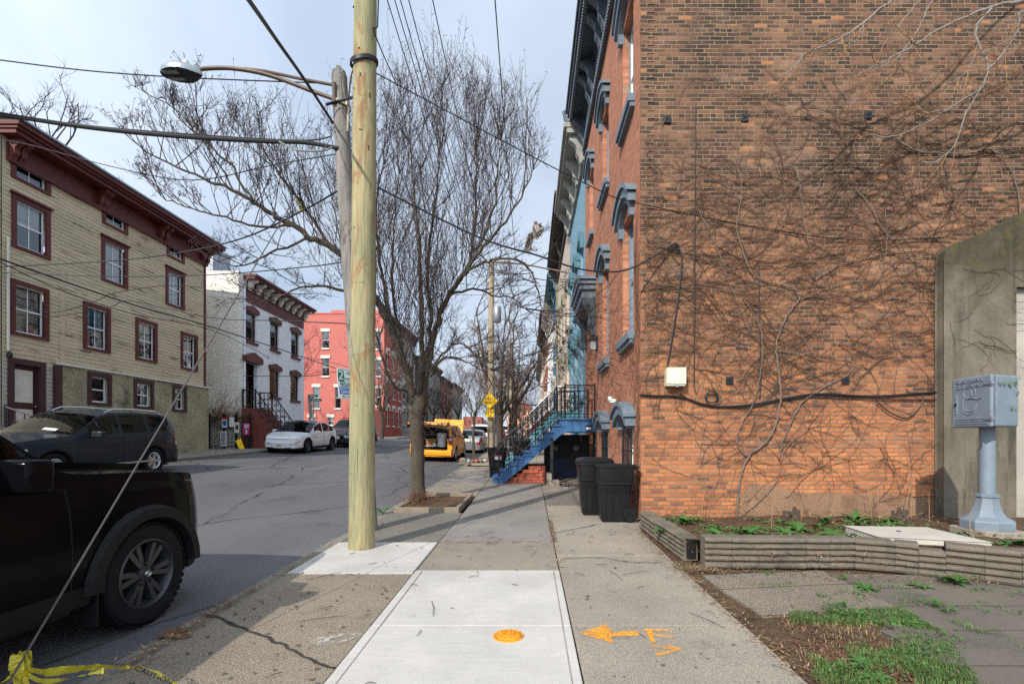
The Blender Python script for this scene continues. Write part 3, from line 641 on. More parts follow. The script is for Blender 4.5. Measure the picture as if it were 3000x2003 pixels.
# new-slab edges: trowelled border lines
for (a, b) in [((-1.14, 2.0), (-1.14, 5.06)), ((.25, 2.0), (.25, 5.06))]:
    e = MB(); e.add([(a[0] - .004, a[1], prof(a[1]) + .0145), (a[0] + .004, a[1], prof(a[1]) + .0145), (b[0] + .004, b[1], prof(b[1]) + .0145), (b[0] - .004, b[1], prof(b[1]) + .0145)], [(0, 1, 2, 3)]); struct('pavement_groove', e, 'conc_tan')
# ================================================================ left side houses (front plane x = HX, facing the road)
HX = -15.0
fL = Fr('x', HX, 1)
def rectL(u0, u1, v0t, v0b):      # left edge u0 with top/bottom v, right edge u1 -> hole on the front plane
    y0, zt = on_x(u0, v0t, HX); _, zb = on_x(u0, v0b, HX); y1, _ = on_x(u1, v0t, HX)
    return [y0, y1, zb, zt]
# ---- cream clapboard house
CY0, CY1 = 13.62, 22.15
gz = left_z(HX, 18)
cream = thing('clapboard_house', (HX, CY0, gz), 'cream clapboard house with dark red cornice and trim over a grey stucco basement', 'house')
EAVE = 10.15
specs = [('attic', 35, 105, 366, 402), ('attic', 241, 285, 480, 506), ('attic', 387, 417, 567, 587),
         ('two', 36, 104, 458, 562), ('two', 239, 285, 548, 628), ('two', 384.5, 417, 621, 702),
         ('one', 33, 101, 654, 757), ('one', 197.5, 244.5, 697, 793), ('one', 316, 353.5, 734, 820.5), ('one', 418.5, 447.5, 768, 843)]
holes = []
for k, *p in specs: holes.append((k, rectL(*p)))
# align the rows
for kind in ('attic', 'two', 'one'):
    hs = [h for k, h in holes if k == kind]; zt = sum(h[3] for h in hs) / len(hs); zb = sum(h[2] for h in hs) / len(hs)
    for h in hs: h[2], h[3] = zb, zt
bas = [rectL(202, 241, 859, 922), rectL(307, 340, 876, 929), rectL(395, 417, 892, 938)]
zt = sum(h[3] for h in bas) / 3; zb = sum(h[2] for h in bas) / 3
for h in bas: h[2], h[3] = zb, zt
door = rectL(30, 90, 833, 960); door[2] = gz + .62
ST = on_x(136, 837.5, HX)[1]; SY = on_x(136, 837.5, HX)[0]     # top and left edge of the stucco
mb = MB(); clap_open(mb, fL, SY - .02, CY1, ST, EAVE, [h for k, h in holes])
clap_open(mb, fL, CY0, SY - .02, gz + 2.9, EAVE, [h for k, h in holes] + [door])
mb.box(HX - 9, HX - .02, CY1 - .02, CY1, gz - .3, EAVE); mb.box(HX - 9.1, HX - 9, CY0, CY1, gz - .3, EAVE); mb.box(HX - 9, HX - .02, CY0 - .3, CY0, gz - .3, EAVE)
mb.build('wall', 'clap', cream)
mb = MB(); clap_open(mb, fL, CY0, SY - .02, gz - .2, gz + 2.9, [door]); mb.build('lower_siding', 'clap_grey', cream)
mb = MB(); fS = Fr('x', HX + .10, 1); wall_open(mb, fS, SY, CY1 + .1, gz - .6, ST, bas, .2)
mb.quad(fS(SY, 0, gz - .6), fS(SY, 0, ST), fS(SY, -.14, ST), fS(SY, -.14, gz - .6)); mb.box(HX - 9, HX + .099, CY1 + .02, CY1 + .1, gz - .6, ST)
mb.build('foundation', 'stucco', cream)
mb = MB(); fL.box(mb, SY - .1, CY1 + .14, 0, .16, ST, ST + .07); mb.build('ledge', 'offwhite', cream, bevel=.01)
mb = MB(); fL.box(mb, CY1 - .10, CY1 + .02, 0, .04, ST + .08, EAVE - .5); mb.build('corner_board', 'trim_red', cream)
mb = MB(); yb = on_x(142, 700, HX)[0]; fL.box(mb, yb - .07, yb + .07, 0, .03, gz + 2.9, on_x(142, 615, HX)[1]); mb.build('siding_board', 'clap', cream)
mb = MB(); fL.box(mb, SY - .22, SY - .02, 0, .12, gz + .3, ST - .02); mb.build('pilaster', 'trim_maroon', cream)
# cornice
mb = MB()
fL.box(mb, CY0 + .1, CY1 + .04, 0, .05, EAVE - .62, EAVE - .02)          # frieze
fL.box(mb, CY0 + .1, CY1 + .06, .05, .12, EAVE - .66, EAVE - .56)
fL.box(mb, CY0 - .1, CY1 + .32, 0, .52, EAVE, EAVE + .12)
fL.box(mb, CY0 - .14, CY1 + .38, 0, .60, EAVE + .12, EAVE + .20)
fL.box(mb, CY0 - .18, CY1 + .44, 0, .68, EAVE + .20, EAVE + .34)
cor = mb.build('cornice', 'trim_red', cream, bevel=.015)
def bracket(mb, fr, a, w, d, z1, h, n=8):
    poly = [(0, z1), (d, z1), (d, z1 - h * .16)] + [(d * (.92 - .55 * math.sin(t / n * PI / 2) - .12 * math.sin(t / n * 2 * PI)), z1 - h * (.2 + .62 * t / n)) for t in range(n + 1)] + [(d * .28, z1 - h), (0, z1 - h)]
    mb.prism(poly, lambda p, q: fr(a - w / 2, p, q), lambda p, q: fr(a + w / 2, p, q))
for yy in (on_x(22, 300, HX)[0], on_x(39, 300, HX)[0] + .0, on_x(222, 400, HX)[0], on_x(232.5, 400, HX)[0], on_x(362, 500, HX)[0], on_x(373, 500, HX)[0], CY1 - .3, CY1 - .04):
    b = MB(); bracket(b, fL, yy, .15, .42, EAVE - .004, .62); b.build('bracket', 'trim_red', cor)
mb = MB(); mb.add([(HX + .74, CY0 - .25, EAVE + .345), (HX + .74, CY1 + .5, EAVE + .345), (HX - 4.5, CY1 + .5, EAVE + .9), (HX - 4.5, CY0 - .25, EAVE + .9), (HX - 9, CY1 + .5, EAVE + .3), (HX - 9, CY0 - .25, EAVE + .3)], [(0, 1, 2, 3), (3, 2, 4, 5)])
mb.add([(HX + .74, CY0 - .25, EAVE + .345), (HX + .74, CY1 + .5, EAVE + .345), (HX + .74, CY1 + .5, EAVE + .40), (HX + .74, CY0 - .25, EAVE + .40)], [(0, 1, 2, 3)])
mb.build('roof', 'roof_metal', cream)
cur = {0: ('full', .5, 'curtain_grey'), 3: ('full', .5), 4: ('full', 1, 'curtain'), 5: ('full', 1), 6: ('full', .9, 'curtain_grey'), 7: ('pair', 1), 8: ('full', .5), 9: ('full', 1, 'curtain_grey')}
for i, (k, h) in enumerate(holes):
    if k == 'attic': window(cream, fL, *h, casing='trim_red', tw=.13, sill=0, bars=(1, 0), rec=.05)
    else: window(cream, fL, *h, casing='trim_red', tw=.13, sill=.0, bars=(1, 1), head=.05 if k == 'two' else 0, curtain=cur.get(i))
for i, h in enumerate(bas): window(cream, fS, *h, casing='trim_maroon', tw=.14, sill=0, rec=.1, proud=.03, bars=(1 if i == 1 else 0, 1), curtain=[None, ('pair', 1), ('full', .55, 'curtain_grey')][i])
def panel_door(parent, fr, h, m, pm, rec=.1, tw=.16, casing=None):
    d = MB(); fr.box(d, h[0], h[1], -rec - .06, -rec, h[2], h[3]); dd = d.build('door', m, parent)
    a0, a1, z0, z1 = h; zz = lerp(z0, z1, .46); e = (a1 - a0) * .14
    for r0, r1 in ((z0 + .2, zz - .1), (zz + .1, z1 - .14)):
        q = MB(); fr.box(q, a0 + e, a1 - e, -rec + .001, -rec + .012, r0, r1); q.build('panel', pm, dd, bevel=.008)
    q = MB(); q.lathe([(0, .07), (.028, .06), (.032, .045), (.02, .03), (.012, .0)], 10, fr(a1 - e * .5, -rec, zz), fr.p); q.build('handle', 'chrome', dd, smooth=True)
    if casing:
        q = MB(); fr.box(q, a0 - tw, a0, -.25, .05, z0, z1); fr.box(q, a1, a1 + tw, -.25, .05, z0, z1); fr.box(q, a0 - tw, a1 + tw, -.02, .055, z1, z1 + tw); q.build('door_frame', casing, dd)
    return dd
panel_door(cream, fL, door, 'trim_maroon', 'offwhite', casing='trim_maroon')
# drain pipe and wires clips at the house corner
mb = MB(); mb.tube([fL(CY0 + .12, .06, gz + 3.2), fL(CY0 + .12, .06, 7.3)], .035, 8); mb.build('conduit', 'offwhite', cream, smooth=True)
mb = MB(); mb.lathe([(0, 0), (.06, .02), (.07, .1), (.03, .16), (0, .18)], 10, fL(CY0 + .16, .06, gz + 3.0)); mb.build('porch_lamp', 'iron', cream, smooth=True)
# ---- iron rails and stoop of the cream house
def scroll(c, r, ax, ay, turns=1.4, n=18, flip=1):
    c, ax, ay = V3(c), V3(ax), V3(ay)
    return [c + (ax * math.cos(t * turns * 2 * PI * flip) + ay * math.sin(t * turns * 2 * PI * flip)) * r * (1 - .8 * t) for t in [i / n for i in range(n + 1)]]
def iron_rail(parent, p0, p1, h=.85, n=7, name='railing', m='iron', scrolls=True, r=.014, post=True, bottom=.12):
    """rail between two foot points: parts posts, top rail, balusters with scrolls"""
    p0, p1 = V3(p0), V3(p1); up = V3((0, 0, 1)); d = (p1 - p0); mb = MB()
    mb.tube([p0 + up * bottom, p0 + up * (h - .002), p0 + up * h, p1 + up * h, p1 + up * (h - .002), p1 + up * bottom, p0 + up * bottom], [r, r, r * 1.5, r * 1.5, r, r, r], 6)
    o = mb.build(name, m, parent)
    hd = V3((d.x, d.y, 0)).normalized()
    for i in range(n + 1):
        q = p0 + d * (i / n); e = i in (0, n)
        if e and not post: continue
        b = MB(); b.tube([q, q + up * (h + (.06 if e else 0))], r * (1.9 if e else .9), 6)
        if scrolls and not e:
            L = d.length / n * .42; c = q + up * h * .62
            b.tube(scroll(c + hd * L * .5, L * .5, -hd, up), r * .6, 4, False); b.tube(scroll(c - hd * L * .5, L * .5, hd, -up), r * .6, 4, False)
            c = q + up * h * .33; b.tube(scroll(c + hd * L * .5, L * .45, -hd, -up), r * .6, 4, False)
        b.build('post' if e else 'baluster', m, o)
    return o
st = thing('house_steps', fL(14.6, .8, gz), 'sandstone entry steps with black iron rails below the maroon door of the cream house', 'steps')
mb = MB()
for i in range(4): mb.box(HX + .02, HX + .5 + .3 * (4 - i), door[0] - .35, door[1] + .35, gz + .155 * i, gz + .155 * (i + 1) - .002)
mb.build('tread_block', 'sandstone', st, bevel=.01)
iron_rail(st, fL(door[1] + .3, .1, gz + .62), fL(door[1] + .3, 1.75, gz + .1), .95, 6, r=.018)
iron_rail(st, fL(door[0] - .3, .1, gz + .62), fL(door[0] - .3, 1.75, gz + .1), .95, 6, r=.018)
iron_rail(thing('window_railing', fL(17.2, .4, gz), 'small black iron rail set before the stucco wall behind the grey car', 'railing'), fL(15.4, .7, gz + .02), fL(16.6, .7, gz + .02), 1.0, 5, r=.016, scrolls=False)
# ---- white brick house
WY0, WY1 = 25.0, 31.85; gw = left_z(HX, 27)
wh = thing('white_brick_house', (HX, WY0, gw), 'white painted brick house with brown trim and a row of cornice brackets', 'house')
u3 = [rectL(563.5, 588, 707, 779), rectL(619.5, 640, 743, 800), rectL(667.5, 686, 757, 815)]
l2 = [rectL(618, 641, 846, 910), rectL(666, 685.5, 858, 914)]
for g in (u3, l2):
    zt = sum(h[3] for h in g) / len(g); zb = sum(h[2] for h in g) / len(g)
    for h in g: h[2], h[3] = zb, zt
dw = rectL(560, 590, 828, 936); WT = 1.5 + (1008 - 642) / 1100 * 25.0
mb = MB(); wall_open(mb, fL, WY0, WY1, gw - .5, WT + .2, u3 + l2 + [dw], .2)
mb.build('wall', 'white_brick_front', wh)
mb = MB(); mb.box(HX - 10, HX - .001, WY0 - .3, WY0 - .001, gw - .5, WT + .38); mb.build('side_wall', 'white_brick_side', wh)
mb = MB(); mb.box(HX - 10, HX - .03, WY1 - .3, WY1 - .01, gw - .5, WT + .2); mb.build('side_wall', 'white_brick_side', wh)
mb = MB(); mb.box(HX - 10.2, HX - 10, WY0, WY1, gw - .5, WT); mb.build('back_wall', 'white_brick_front', wh)
mb = MB(); mb.box(HX - 10, HX - .02, WY0, WY1 - .3, WT - .1, WT + .15); mb.build('roof', 'roof_flat', wh)
mb = MB(); fL.box(mb, WY0 + .35, WY1 - .15, 0, .06, WT - 1.0, WT - .42); fL.box(mb, WY0 + .3, WY1 + .05, 0, .12, WT - .42, WT - .32); fL.box(mb, WY0 + .1, WY1 + .25, 0, .62, WT + .12, WT + .24); fL.box(mb, WY0 + .05, WY1 + .3, 0, .72, WT + .24, WT + .36)
cw = mb.build('cornice', 'trim_brown', wh)
mb = MB(); fL.box(mb, WY0 + .32, WY1, .06, .10, WT - .32, WT + .12); mb.build('frieze', 'brown_dark', cw)
for i in range(9):
    b = MB(); bracket(b, fL, lerp(WY0 + .45, WY1 - .15, i / 8), .22, .56, WT + .118, .52); b.build('bracket', 'offwhite' if i % 1 == 0 else 'trim_brown', cw)
def ped(parent, fr, a0, a1, z, m, rise=.16, h=.22, d=.12):
    q = MB(); top = arc(a0 - .12, a1 + .12, z + h, rise, 2); q.prism([(a0 - .12, z), (a1 + .12, z)] + top[::-1], lambda p, r: fr(p, -.02, r), lambda p, r: fr(p, d, r)); q.build('lintel', m, parent)
for i, h in enumerate(u3 + l2):
    w = window(wh, fL, *h, casing='trim_brown', sashm='trim_brown', tw=0, sill=.12, sillm='trim_brown', bars=(0, 1), depth=.2, rec=.12, curtain=('full', .5, 'curtain_grey') if i < 3 else None)
    ped(w, fL, h[0], h[1], h[3], 'trim_brown')
pd = panel_door(wh, fL, [dw[0] + .05, dw[1] - .05, dw[2], dw[3]], 'brown_dark', 'brown_dark', rec=.45)
ped(pd, fL, dw[0] - .05, dw[1] + .05, dw[3], 'trim_brown', .26, .3, .25)
mb = MB(); mb.tube([fL(WY0 + .12, .07, gw), fL(WY0 + .12, .07, WT - .2)], .05, 8); mb.build('downpipe', 'white', wh, smooth=True)
ws = thing('brown_stoop', fL(26.5, 1.0, gw), 'brown stone stoop with curling black iron rails before the white house', 'stoop')
nst = 7; dz = (dw[2] - gw) / nst
mb = MB()
for i in range(nst): mb.box(HX + .02, HX + .75 + .24 * (nst - 1 - i), dw[0] - .25, dw[1] + .25, gw - .1 if i == 0 else gw + dz * i, gw + dz * (i + 1) - .002)
mb.build('tread_block', 'brownstone', ws, bevel=.01)
for yy in (dw[0] - .2, dw[1] + .2):
    iron_rail(ws, fL(yy, .7, dw[2]), fL(yy, 2.1, gw + .1), .95, 6, r=.022); iron_rail(ws, fL(yy, .05, dw[2]), fL(yy, .7, dw[2]), .95, 3, r=.022)
for y0, y1 in ((dw[1] + .25, dw[1] + 1.9), (dw[1] + 2.3, WY1 - .2)):
    fz = thing('iron_fence', fL(y0, 1.9, gw), 'low black scrolled iron fence before the white house, ' + ('next to the stoop' if y0 < 28 else 'the piece farther from the stoop'), 'fence', 'low iron fence pieces by the white house')
    iron_rail(fz, fL(y0, 1.9, gw + .02), fL(y1, 1.9, gw + .02), 1.15, 8, r=.024)
q = MB(); q.box(HX + 1.6, HX + 2.0, dw[1] + .2, WY1 - .2, gw - .05, gw + .45); tag(q.build('low_wall', 'brownstone'), 'low brown stone wall carrying the iron fence of the white house', 'wall')
# iron gate fence between the houses with notices
fe = thing('gate_fence', (HX + .2, CY1 + .1, gw), 'black iron bar fence with notices between the cream and white houses', 'fence')
mb = MB(); gy = 24.6
x0f, x1f = (480 - U0) / F * gy, (573 - U0) / F * gy; zb_, zt_ = gw - .1, CZ - (953 - V0) / F * gy
for k in range(34):
    x = lerp(x0f, x1f, k / 33); mb.tube([(x, gy, zb_), (x, gy, zt_ + .02)], .011, 4)
mb.tube([(x0f, gy, zt_ - .1), (x1f, gy, zt_ - .1)], .018, 4); mb.tube([(x0f, gy, zb_ + .15), (x1f, gy, zb_ + .15)], .018, 4); mb.build('bars', 'iron', fe)
for k in (0, .36, .66, 1):
    q = MB(); x = lerp(x0f, x1f, k); q.box(x - .035, x + .035, gy - .035, gy + .035, zb_, zt_ + .12); q.build('post', 'iron', fe)
def notice(name, u0, u1, v0, v1, m, label, lines=(), tm='dark_text', th=.01, Y=gy - .05):
    a, b = P(u0, v1, Y), P(u1, v0, Y); t = thing(name, ((a.x + b.x) / 2, Y, a.z), label, 'sign')
    q = MB(); q.box(a.x, b.x, Y - th, Y, a.z, b.z); q.build('board', m, t)
    for i, (s, fz, z, mm) in enumerate(lines): text(s, 'lettering', (b.z - a.z) * fz, mm or tm, ((a.x + b.x) / 2, Y - th - .002, lerp(a.z, b.z, z)), (1, 0, 0), (0, 0, 1), t, .001)
    return t
notice('notice_board', 509, 521, 956, 980, 'sign_white', 'white notice with a red top band hung on the black fence', [], 'red_label')
q = MB(); a, b = P(509, 961, gy - .062), P(521, 956, gy - .062); q.box(a.x, b.x, a.y - .004, a.y, a.z, b.z); q.build('band', 'red_label', D.objects['notice_board'])
q = MB(); a, b = P(511, 975, gy - .062), P(519, 964, gy - .062); q.box(a.x, b.x, a.y - .004, a.y, a.z, b.z); q.build('panel', 'sign_blue', D.objects['notice_board'])
notice('notice_board', 526, 537, 956, 978, 'sign_white', 'plain white notice hung right of the red topped notice', [])
notice('notice_board', 537, 549, 968, 992, 'offwhite', 'worn white notice with a dark motif hung lowest beside the pink sign', [])
q = MB(); a, b = P(540, 984, gy - .062), P(547, 974, gy - .062); q.box(a.x, b.x, a.y - .004, a.y, a.z, b.z); q.build('panel', 'trim_brown', D.objects['notice_board.002'])
notice('notice_board', 505, 520, 988, 1023, 'label_white', 'tall pale notice full of small text leaning on the lower fence', [])
lt = D.objects['notice_board.003']
q = MB()
for k in range(9): a, b = P(507.5, 993 + k * 3.1, gy - .062), P(517 + (k * 37 % 3 - 2), 991.6 + k * 3.1, gy - .062); q.box(a.x, b.x, a.y - .002, a.y, min(a.z, b.z), max(a.z, b.z))
q.build('text_lines', 'curtain_grey', lt)
notice('pink_sign', 557, 573, 970, 997, 'magenta', 'magenta sign with pale text on the fence beside the stoop', [])
q = MB()
for k in range(3): a, b = P(559.5, 974 + k * 3.4, gy - .062), P(570.5, 972.4 + k * 3.4, gy - .062); q.box(a.x, b.x, a.y - .002, a.y, min(a.z, b.z), max(a.z, b.z))
a, b = P(563.5, 994, gy - .062), P(566.5, 985, gy - .062); q.box(a.x, b.x, a.y - .002, a.y, a.z, b.z); q.build('text_lines', 'sign_white', D.objects['pink_sign'])
def bin_(name, loc, w, d, h, m, label, lid=True, cat='bin', rz=0, group=None, wheels=True, lidz=0):
    t = thing(name, loc, label, cat, group, rz); x, y, z = 0, 0, 0
    def B(mb, n, mm, **k): return mb.build(n, mm, t, local=True, **k)
    mb = MB(); rows = [(0, .72), (.06, .76), (.62, .90), (.66, .94), (.92, 1.0), (1, 1.02)]; o = []
    def ring(k, zz, r=.06, ins=0):
        hx, hy = w / 2 * k - ins, d / 2 * k - ins; out = []
        for cx, cy, a0 in ((1, 1, 0), (-1, 1, 90), (-1, -1, 180), (1, -1, 270)):
            for j in range(4):
                a = R(a0 + 30 * j); out.append((cx * (hx - r) + r * math.cos(a), cy * (hy - r) + r * math.sin(a), zz))
        return out
    rs = [ring(k, zz * h) for zz, k in rows] + [ring(.97, h), ring(.80, h * .15)]
    n = 16
    for r in rs: mb.v += r
    for i in range(len(rs) - 1):
        for k in range(n): mb.f.append((i * n + k, i * n + (k + 1) % n, (i + 1) * n + (k + 1) % n, (i + 1) * n + k))
    mb.f.append(tuple(range(n - 1, -1, -1))); mb.f.append(tuple(len(rs) * n - n + k for k in range(n)))
    B(mb, 'body', m, smooth=True)
    mb = MB(); rr = [ring(1.06, h * .955), ring(1.07, h * 1.0), ring(1.02, h * 1.004), ring(1.02, h * .953)]
    for r in rr: mb.v += r
    for i in range(3):
        for k in range(n): mb.f.append((i * n + k, i * n + (k + 1) % n, (i + 1) * n + (k + 1) % n, (i + 1) * n + k))
    B(mb, 'rim', m, smooth=True)
    if lid:
        mb = MB(); rr = [ring(1.05, h * 1.005), ring(1.06, h * 1.03), ring(.95, h * 1.07), ring(.72, h * 1.09, .1)]
        for r in rr: mb.v += r
        for i in range(3):
            for k in range(n): mb.f.append((i * n + k, i * n + (k + 1) % n, (i + 1) * n + (k + 1) % n, (i + 1) * n + k))
        mb.f.append(tuple(3 * n + k for k in range(n))); B(mb, 'lid', m, smooth=True)
    if m == 'plastic_black':
        for xx in (-.17, -.05, .07, .19):
            mb = MB(); k0, k1 = d / 2 * .765, d / 2 * .885
            for zz, kk in ((.08, k0), (.56, k1)): mb.v += [(xx * w / .6 - .016, -kk - .001, zz * h), (xx * w / .6 + .016, -kk - .001, zz * h), (xx * w / .6 + .010, -kk - .012, zz * h), (xx * w / .6 - .010, -kk - .012, zz * h)]
            mb.f += [(0, 1, 2, 3), (7, 6, 5, 4), (0, 4, 5, 1), (1, 5, 6, 2), (2, 6, 7, 3), (3, 7, 4, 0)]; B(mb, 'rib', m)
        mb = MB(); mb.box(-w * .40, w * .40, -d / 2 * 1.0 - .004, -d / 2 * .90, h * .665, h * .69); B(mb, 'lift_bar', m, bevel=.006)
    if wheels:
        for s in (-1, 1):
            mb = MB(); mb.lathe([(.03, -.022), (.1, -.025), (.115, 0), (.1, .025), (.03, .022)], 18, (w * .39, s * d * .42, .115), 'y'); B(mb, 'wheel', 'tyre', smooth=True)
        mb = MB(); mb.tube([(w * .5, -d * .36, h * .93), (w * .62, -d * .36, h * .96), (w * .62, d * .36, h * .96), (w * .5, d * .36, h * .93)], .018, 8); B(mb, 'handle', m, smooth=True)
    return t
bz = P(583, 1036, 25.6)
bin_('recycling_bin', (bz.x, 25.4, gw + .0), .62, .6, 1.0, 'bin_blue', 'blue plastic bin standing between the black fence and the white car', lid=True)
# bicycle behind the fence + yellow floor sign
ys_ = thing('wet_floor_sign', P(552, 1035, 24.2), 'yellow folding floor sign tipped against the foot of the fence', 'floor sign')
q = MB(); a, b, c, d_ = P(540, 1010, 24.3), P(549, 1006, 24.4), P(559, 1034, 24.1), P(552, 1036, 24.05); nn = V3((0, .03, .01)); q.add([a, b, c, d_, a + nn, b + nn, c + nn, d_ + nn], [(0, 1, 2, 3), (7, 6, 5, 4), (0, 4, 5, 1), (1, 5, 6, 2), (2, 6, 7, 3), (3, 7, 4, 0)]); q.build('leaf', 'sign_yellow', ys_)
q = MB(); q.add([p + nn * 4 for p in (a, b, c, d_)], [(0, 1, 2, 3)]); q.build('leaf', 'sign_yellow', ys_)
bk = thing('bicycle', P(550, 1030, 24.95), 'dark bicycle parked behind the black fence', 'bicycle')
cA, cB = P(536, 1012, 24.95), P(566, 1012, 24.95); cA.z = cB.z = gw + .34
for c in (cA, cB):
    q = MB(); q.lathe([(.33, -.02), (.35, 0), (.33, .02), (.31, 0), (.33, -.02)], 28, c, 'y'); w_ = q.build('wheel', 'tyre', bk, smooth=True)
    q = MB()
    for k in range(10): a = k / 10 * 2 * PI; q.tube([c, c + V3((math.cos(a), 0, math.sin(a))) * .32], .004, 3)
    q.build('spokes', 'alloy', w_)
q = MB(); m1 = (cA + cB) / 2; s1 = m1 + V3((-.12, 0, .5)); h1 = cB + V3((-.1, 0, .6))
for pp in ([cA, m1], [m1, s1], [s1, cA], [s1, h1], [m1, h1 + V3((.02, 0, -.15))], [h1, cB]): q.tube(pp, .017, 6)
q.build('frame', 'iron', bk); q = MB(); q.obox(s1 + V3((0, 0, .08)), (.13, 0, 0), (0, .06, 0), (0, 0, .03)); q.build('saddle', 'iron', bk, bevel=.01); q = MB(); q.tube([h1 + V3((0, -.25, .08)), h1 + V3((0, 0, .06)), h1 + V3((0, .25, .08))], .014, 6); q.build('handlebar', 'iron', bk)
# dry creeper low on the white side wall
def vine_mesh(mb, p, d, L, r, rr, seg=.09, wob=.35, fr=None, grav=0.0):
    pts = [V3(p)]; d = V3(d).normalized(); n = max(3, int(L / seg))
    for i in range(n):
        d = (d + V3((rr.gauss(0, wob), 0, rr.gauss(0, wob) - grav))).normalized(); q = pts[-1] + d * seg; q.y = p[1] + rr.uniform(-.006, .006); pts.append(q)
    mb.tube(pts, [lerp(r, r * .35, i / n) for i in range(n + 1)], 4, False); return pts
cr = MB(); rr_ = random.Random(8)
for k in range(110):
    x = rr_.uniform((478 - U0) / F * 24.6, (550 - U0) / F * 24.6); vine_mesh(cr, (x, WY0 - .33, gw + rr_.uniform(.9, 1.7)), (rr_.uniform(-1, 1), 0, rr_.uniform(.1, .9)), rr_.uniform(.6, 1.8), .010, rr_, .12, .3)
tag(cr.build('creeper', 'branch_tan'), 'dry leafless creeper low on the side of the white house', 'plant', kind='stuff')

# ---- red corner building and the houses beyond
RY = 49.4; gr = left_z(HX, RY)
red = thing('red_building', (HX, RY, gr), 'tall red painted brick corner building with white window lintels', 'building')
fR = Fr('y', RY, -1)
def rectR(u0, u1, v0, v1): a, b = P(u0, v1, RY), P(u1, v0, RY); return [a.x, b.x, a.z, b.z]
rw = [rectR(738.5, 754.5, 760, 798), rectR(738.5, 754.5, 821, 862), rectR(718, 733, 887, 936), rectR(768, 781.5, 887, 936), rectR(708, 722, 956, 976), rectR(752, 764.5, 956, 974), rectR(862, 874, 890, 930), rectR(862, 874, 760, 800), rectR(862, 874, 825, 862)]
RT = CZ + (V0 - 720) / F * RY
mb = MB(); wall_open(mb, fR, HX - 14, HX, gr - 1, RT, rw, .2); mb.box(HX - 14, HX - .9, RY + .9, RY + 9, gr, RT - .4); mb.build('wall', 'red_wall', red)
mb = MB(); a = P(760, 1008, RY).x; fR.box(mb, HX - 14, a, -.2, .06, RT, RT + .15); fR.box(mb, a, HX, -.2, .06, RT, RT + .4); mb.build('parapet', 'red_wall', red)
for i, h in enumerate(rw):
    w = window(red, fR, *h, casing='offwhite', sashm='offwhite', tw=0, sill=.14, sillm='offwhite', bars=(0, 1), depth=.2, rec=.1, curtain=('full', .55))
    q = MB(); fR.box(q, h[0] - .12, h[1] + .12, -.02, .09, h[3] - .01, h[3] + (.3 if i != 1 else .3)); q.build('lintel', 'offwhite', w)
fRf = Fr('x', HX, 1)
def row_house(name, label, plane, y0, y1, z0, zt, m, bays, floors, trim, corn, group, sgn=1, fl_h=3.1, base_h=2.6, ww=.95, wh_=1.85, proj=.5, ch=.9, back=9, hoods=True, near_wall=True, first=2.4, cur=True, door_bay=None, doorm='brown_dark', sill_m=None, pil=False, brk=3):
    """terrace house on the plane x = const with windows, hoods, cornice with brackets"""
    fr = Fr('x', plane, sgn); t = thing(name, (plane, (y0 + y1) / 2, z0), label, 'house', group)
    H = []; bw = (y1 - y0) / bays
    for f in range(floors):
        for b in range(bays):
            c = y0 + bw * (b + .5); zb = z0 + first + fl_h * f
            if zb + wh_ > zt - ch - .1: continue
            if f == 0 and b == door_bay: H.append([c - .6, c + .6, zb - .75, zb + wh_ + .35, 'd'])
            else: H.append([c - ww / 2, c + ww / 2, zb, zb + wh_, 'w'])
    mb = MB(); wall_open(mb, fr, y0, y1, z0 - .5, zt, [h[:4] for h in H], .22)
    xb = plane - sgn * back; mb.box(min(plane - sgn * .3, xb), max(plane - sgn * .3, xb), y1 - .32, y1 - .02, z0 - .5, zt - .05)
    if near_wall: mb.box(min(plane - sgn * .3, xb), max(plane - sgn * .3, xb), y0 + .02, y0 + .32, z0 - .5, zt - .05)
    
    mb.build('wall', m, t)
    q = MB(); q.box(min(plane - sgn * .02, xb), max(plane - sgn * .02, xb), y0 + .01, y1 - .01, zt - .3, zt - .1); q.build('roof', 'roof_flat', t)
    for h in H:
        if h[4] == 'd': w = panel_door(t, fr, h[:4], doorm, doorm, rec=.3)
        else: w = window(t, fr, *h[:4], casing=trim, sashm='offwhite', tw=0, sill=.13, sillm=sill_m or trim, bars=(0, 1), depth=.22, rec=.12, curtain=('full', .5, 'curtain_grey') if cur else None)
        if hoods:
            q = MB(); o = arc(h[0] - .16, h[1] + .16, h[3] + .22, .2, 6); i_ = arc(h[0] - .02, h[1] + .02, h[3] + .0, .1, 6)[::-1]
            q.prism(o + [(h[1] + .16, h[3] - .3), (h[1] + .02, h[3] - .3)] + i_ + [(h[0] - .02, h[3] - .3), (h[0] - .16, h[3] - .3)], lambda p, r: fr(p, -.02, r), lambda p, r: fr(p, .14 if h[4] == 'w' else .3, r)); q.build('window_hood', trim, w)
    q = MB(); fr.box(q, y0 + .01, y1 - .01, 0, .1, zt - ch, zt - ch + .16); fr.box(q, y0, y1, 0, .07, zt - ch + .16, zt - .25); fr.box(q, y0 - .02, y1 + .02, 0, proj, zt - .25, zt - .08); fr.box(q, y0 - .05, y1 + .05, 0, proj + .1, zt - .08, zt + .06)
    c = q.build('cornice', corn, t)
    for k in range(brk):
        q = MB(); bracket(q, fr, lerp(y0 + .25, y1 - .25, k / (brk - 1)), .26, proj * .85, zt - .252, ch * .8); q.build('bracket', corn, c)
    if pil:
        q = MB(); fr.box(q, y1 - .5, y1 - .05, 0, .12, z0, zt - ch); q.build('pilaster', trim, t)
    return t
gL = 'row houses on the far side beyond the red building'
row_house('row_house', 'red painted front of the corner terrace, in shade, with tall windows', HX, RY + .01, 56, gr, RT, 'red_front_shaded', 3, 4, 'offwhite', 'dark_cornice', gL, 1, 2.95, first=1.2, ww=.9, door_bay=None, near_wall=False)
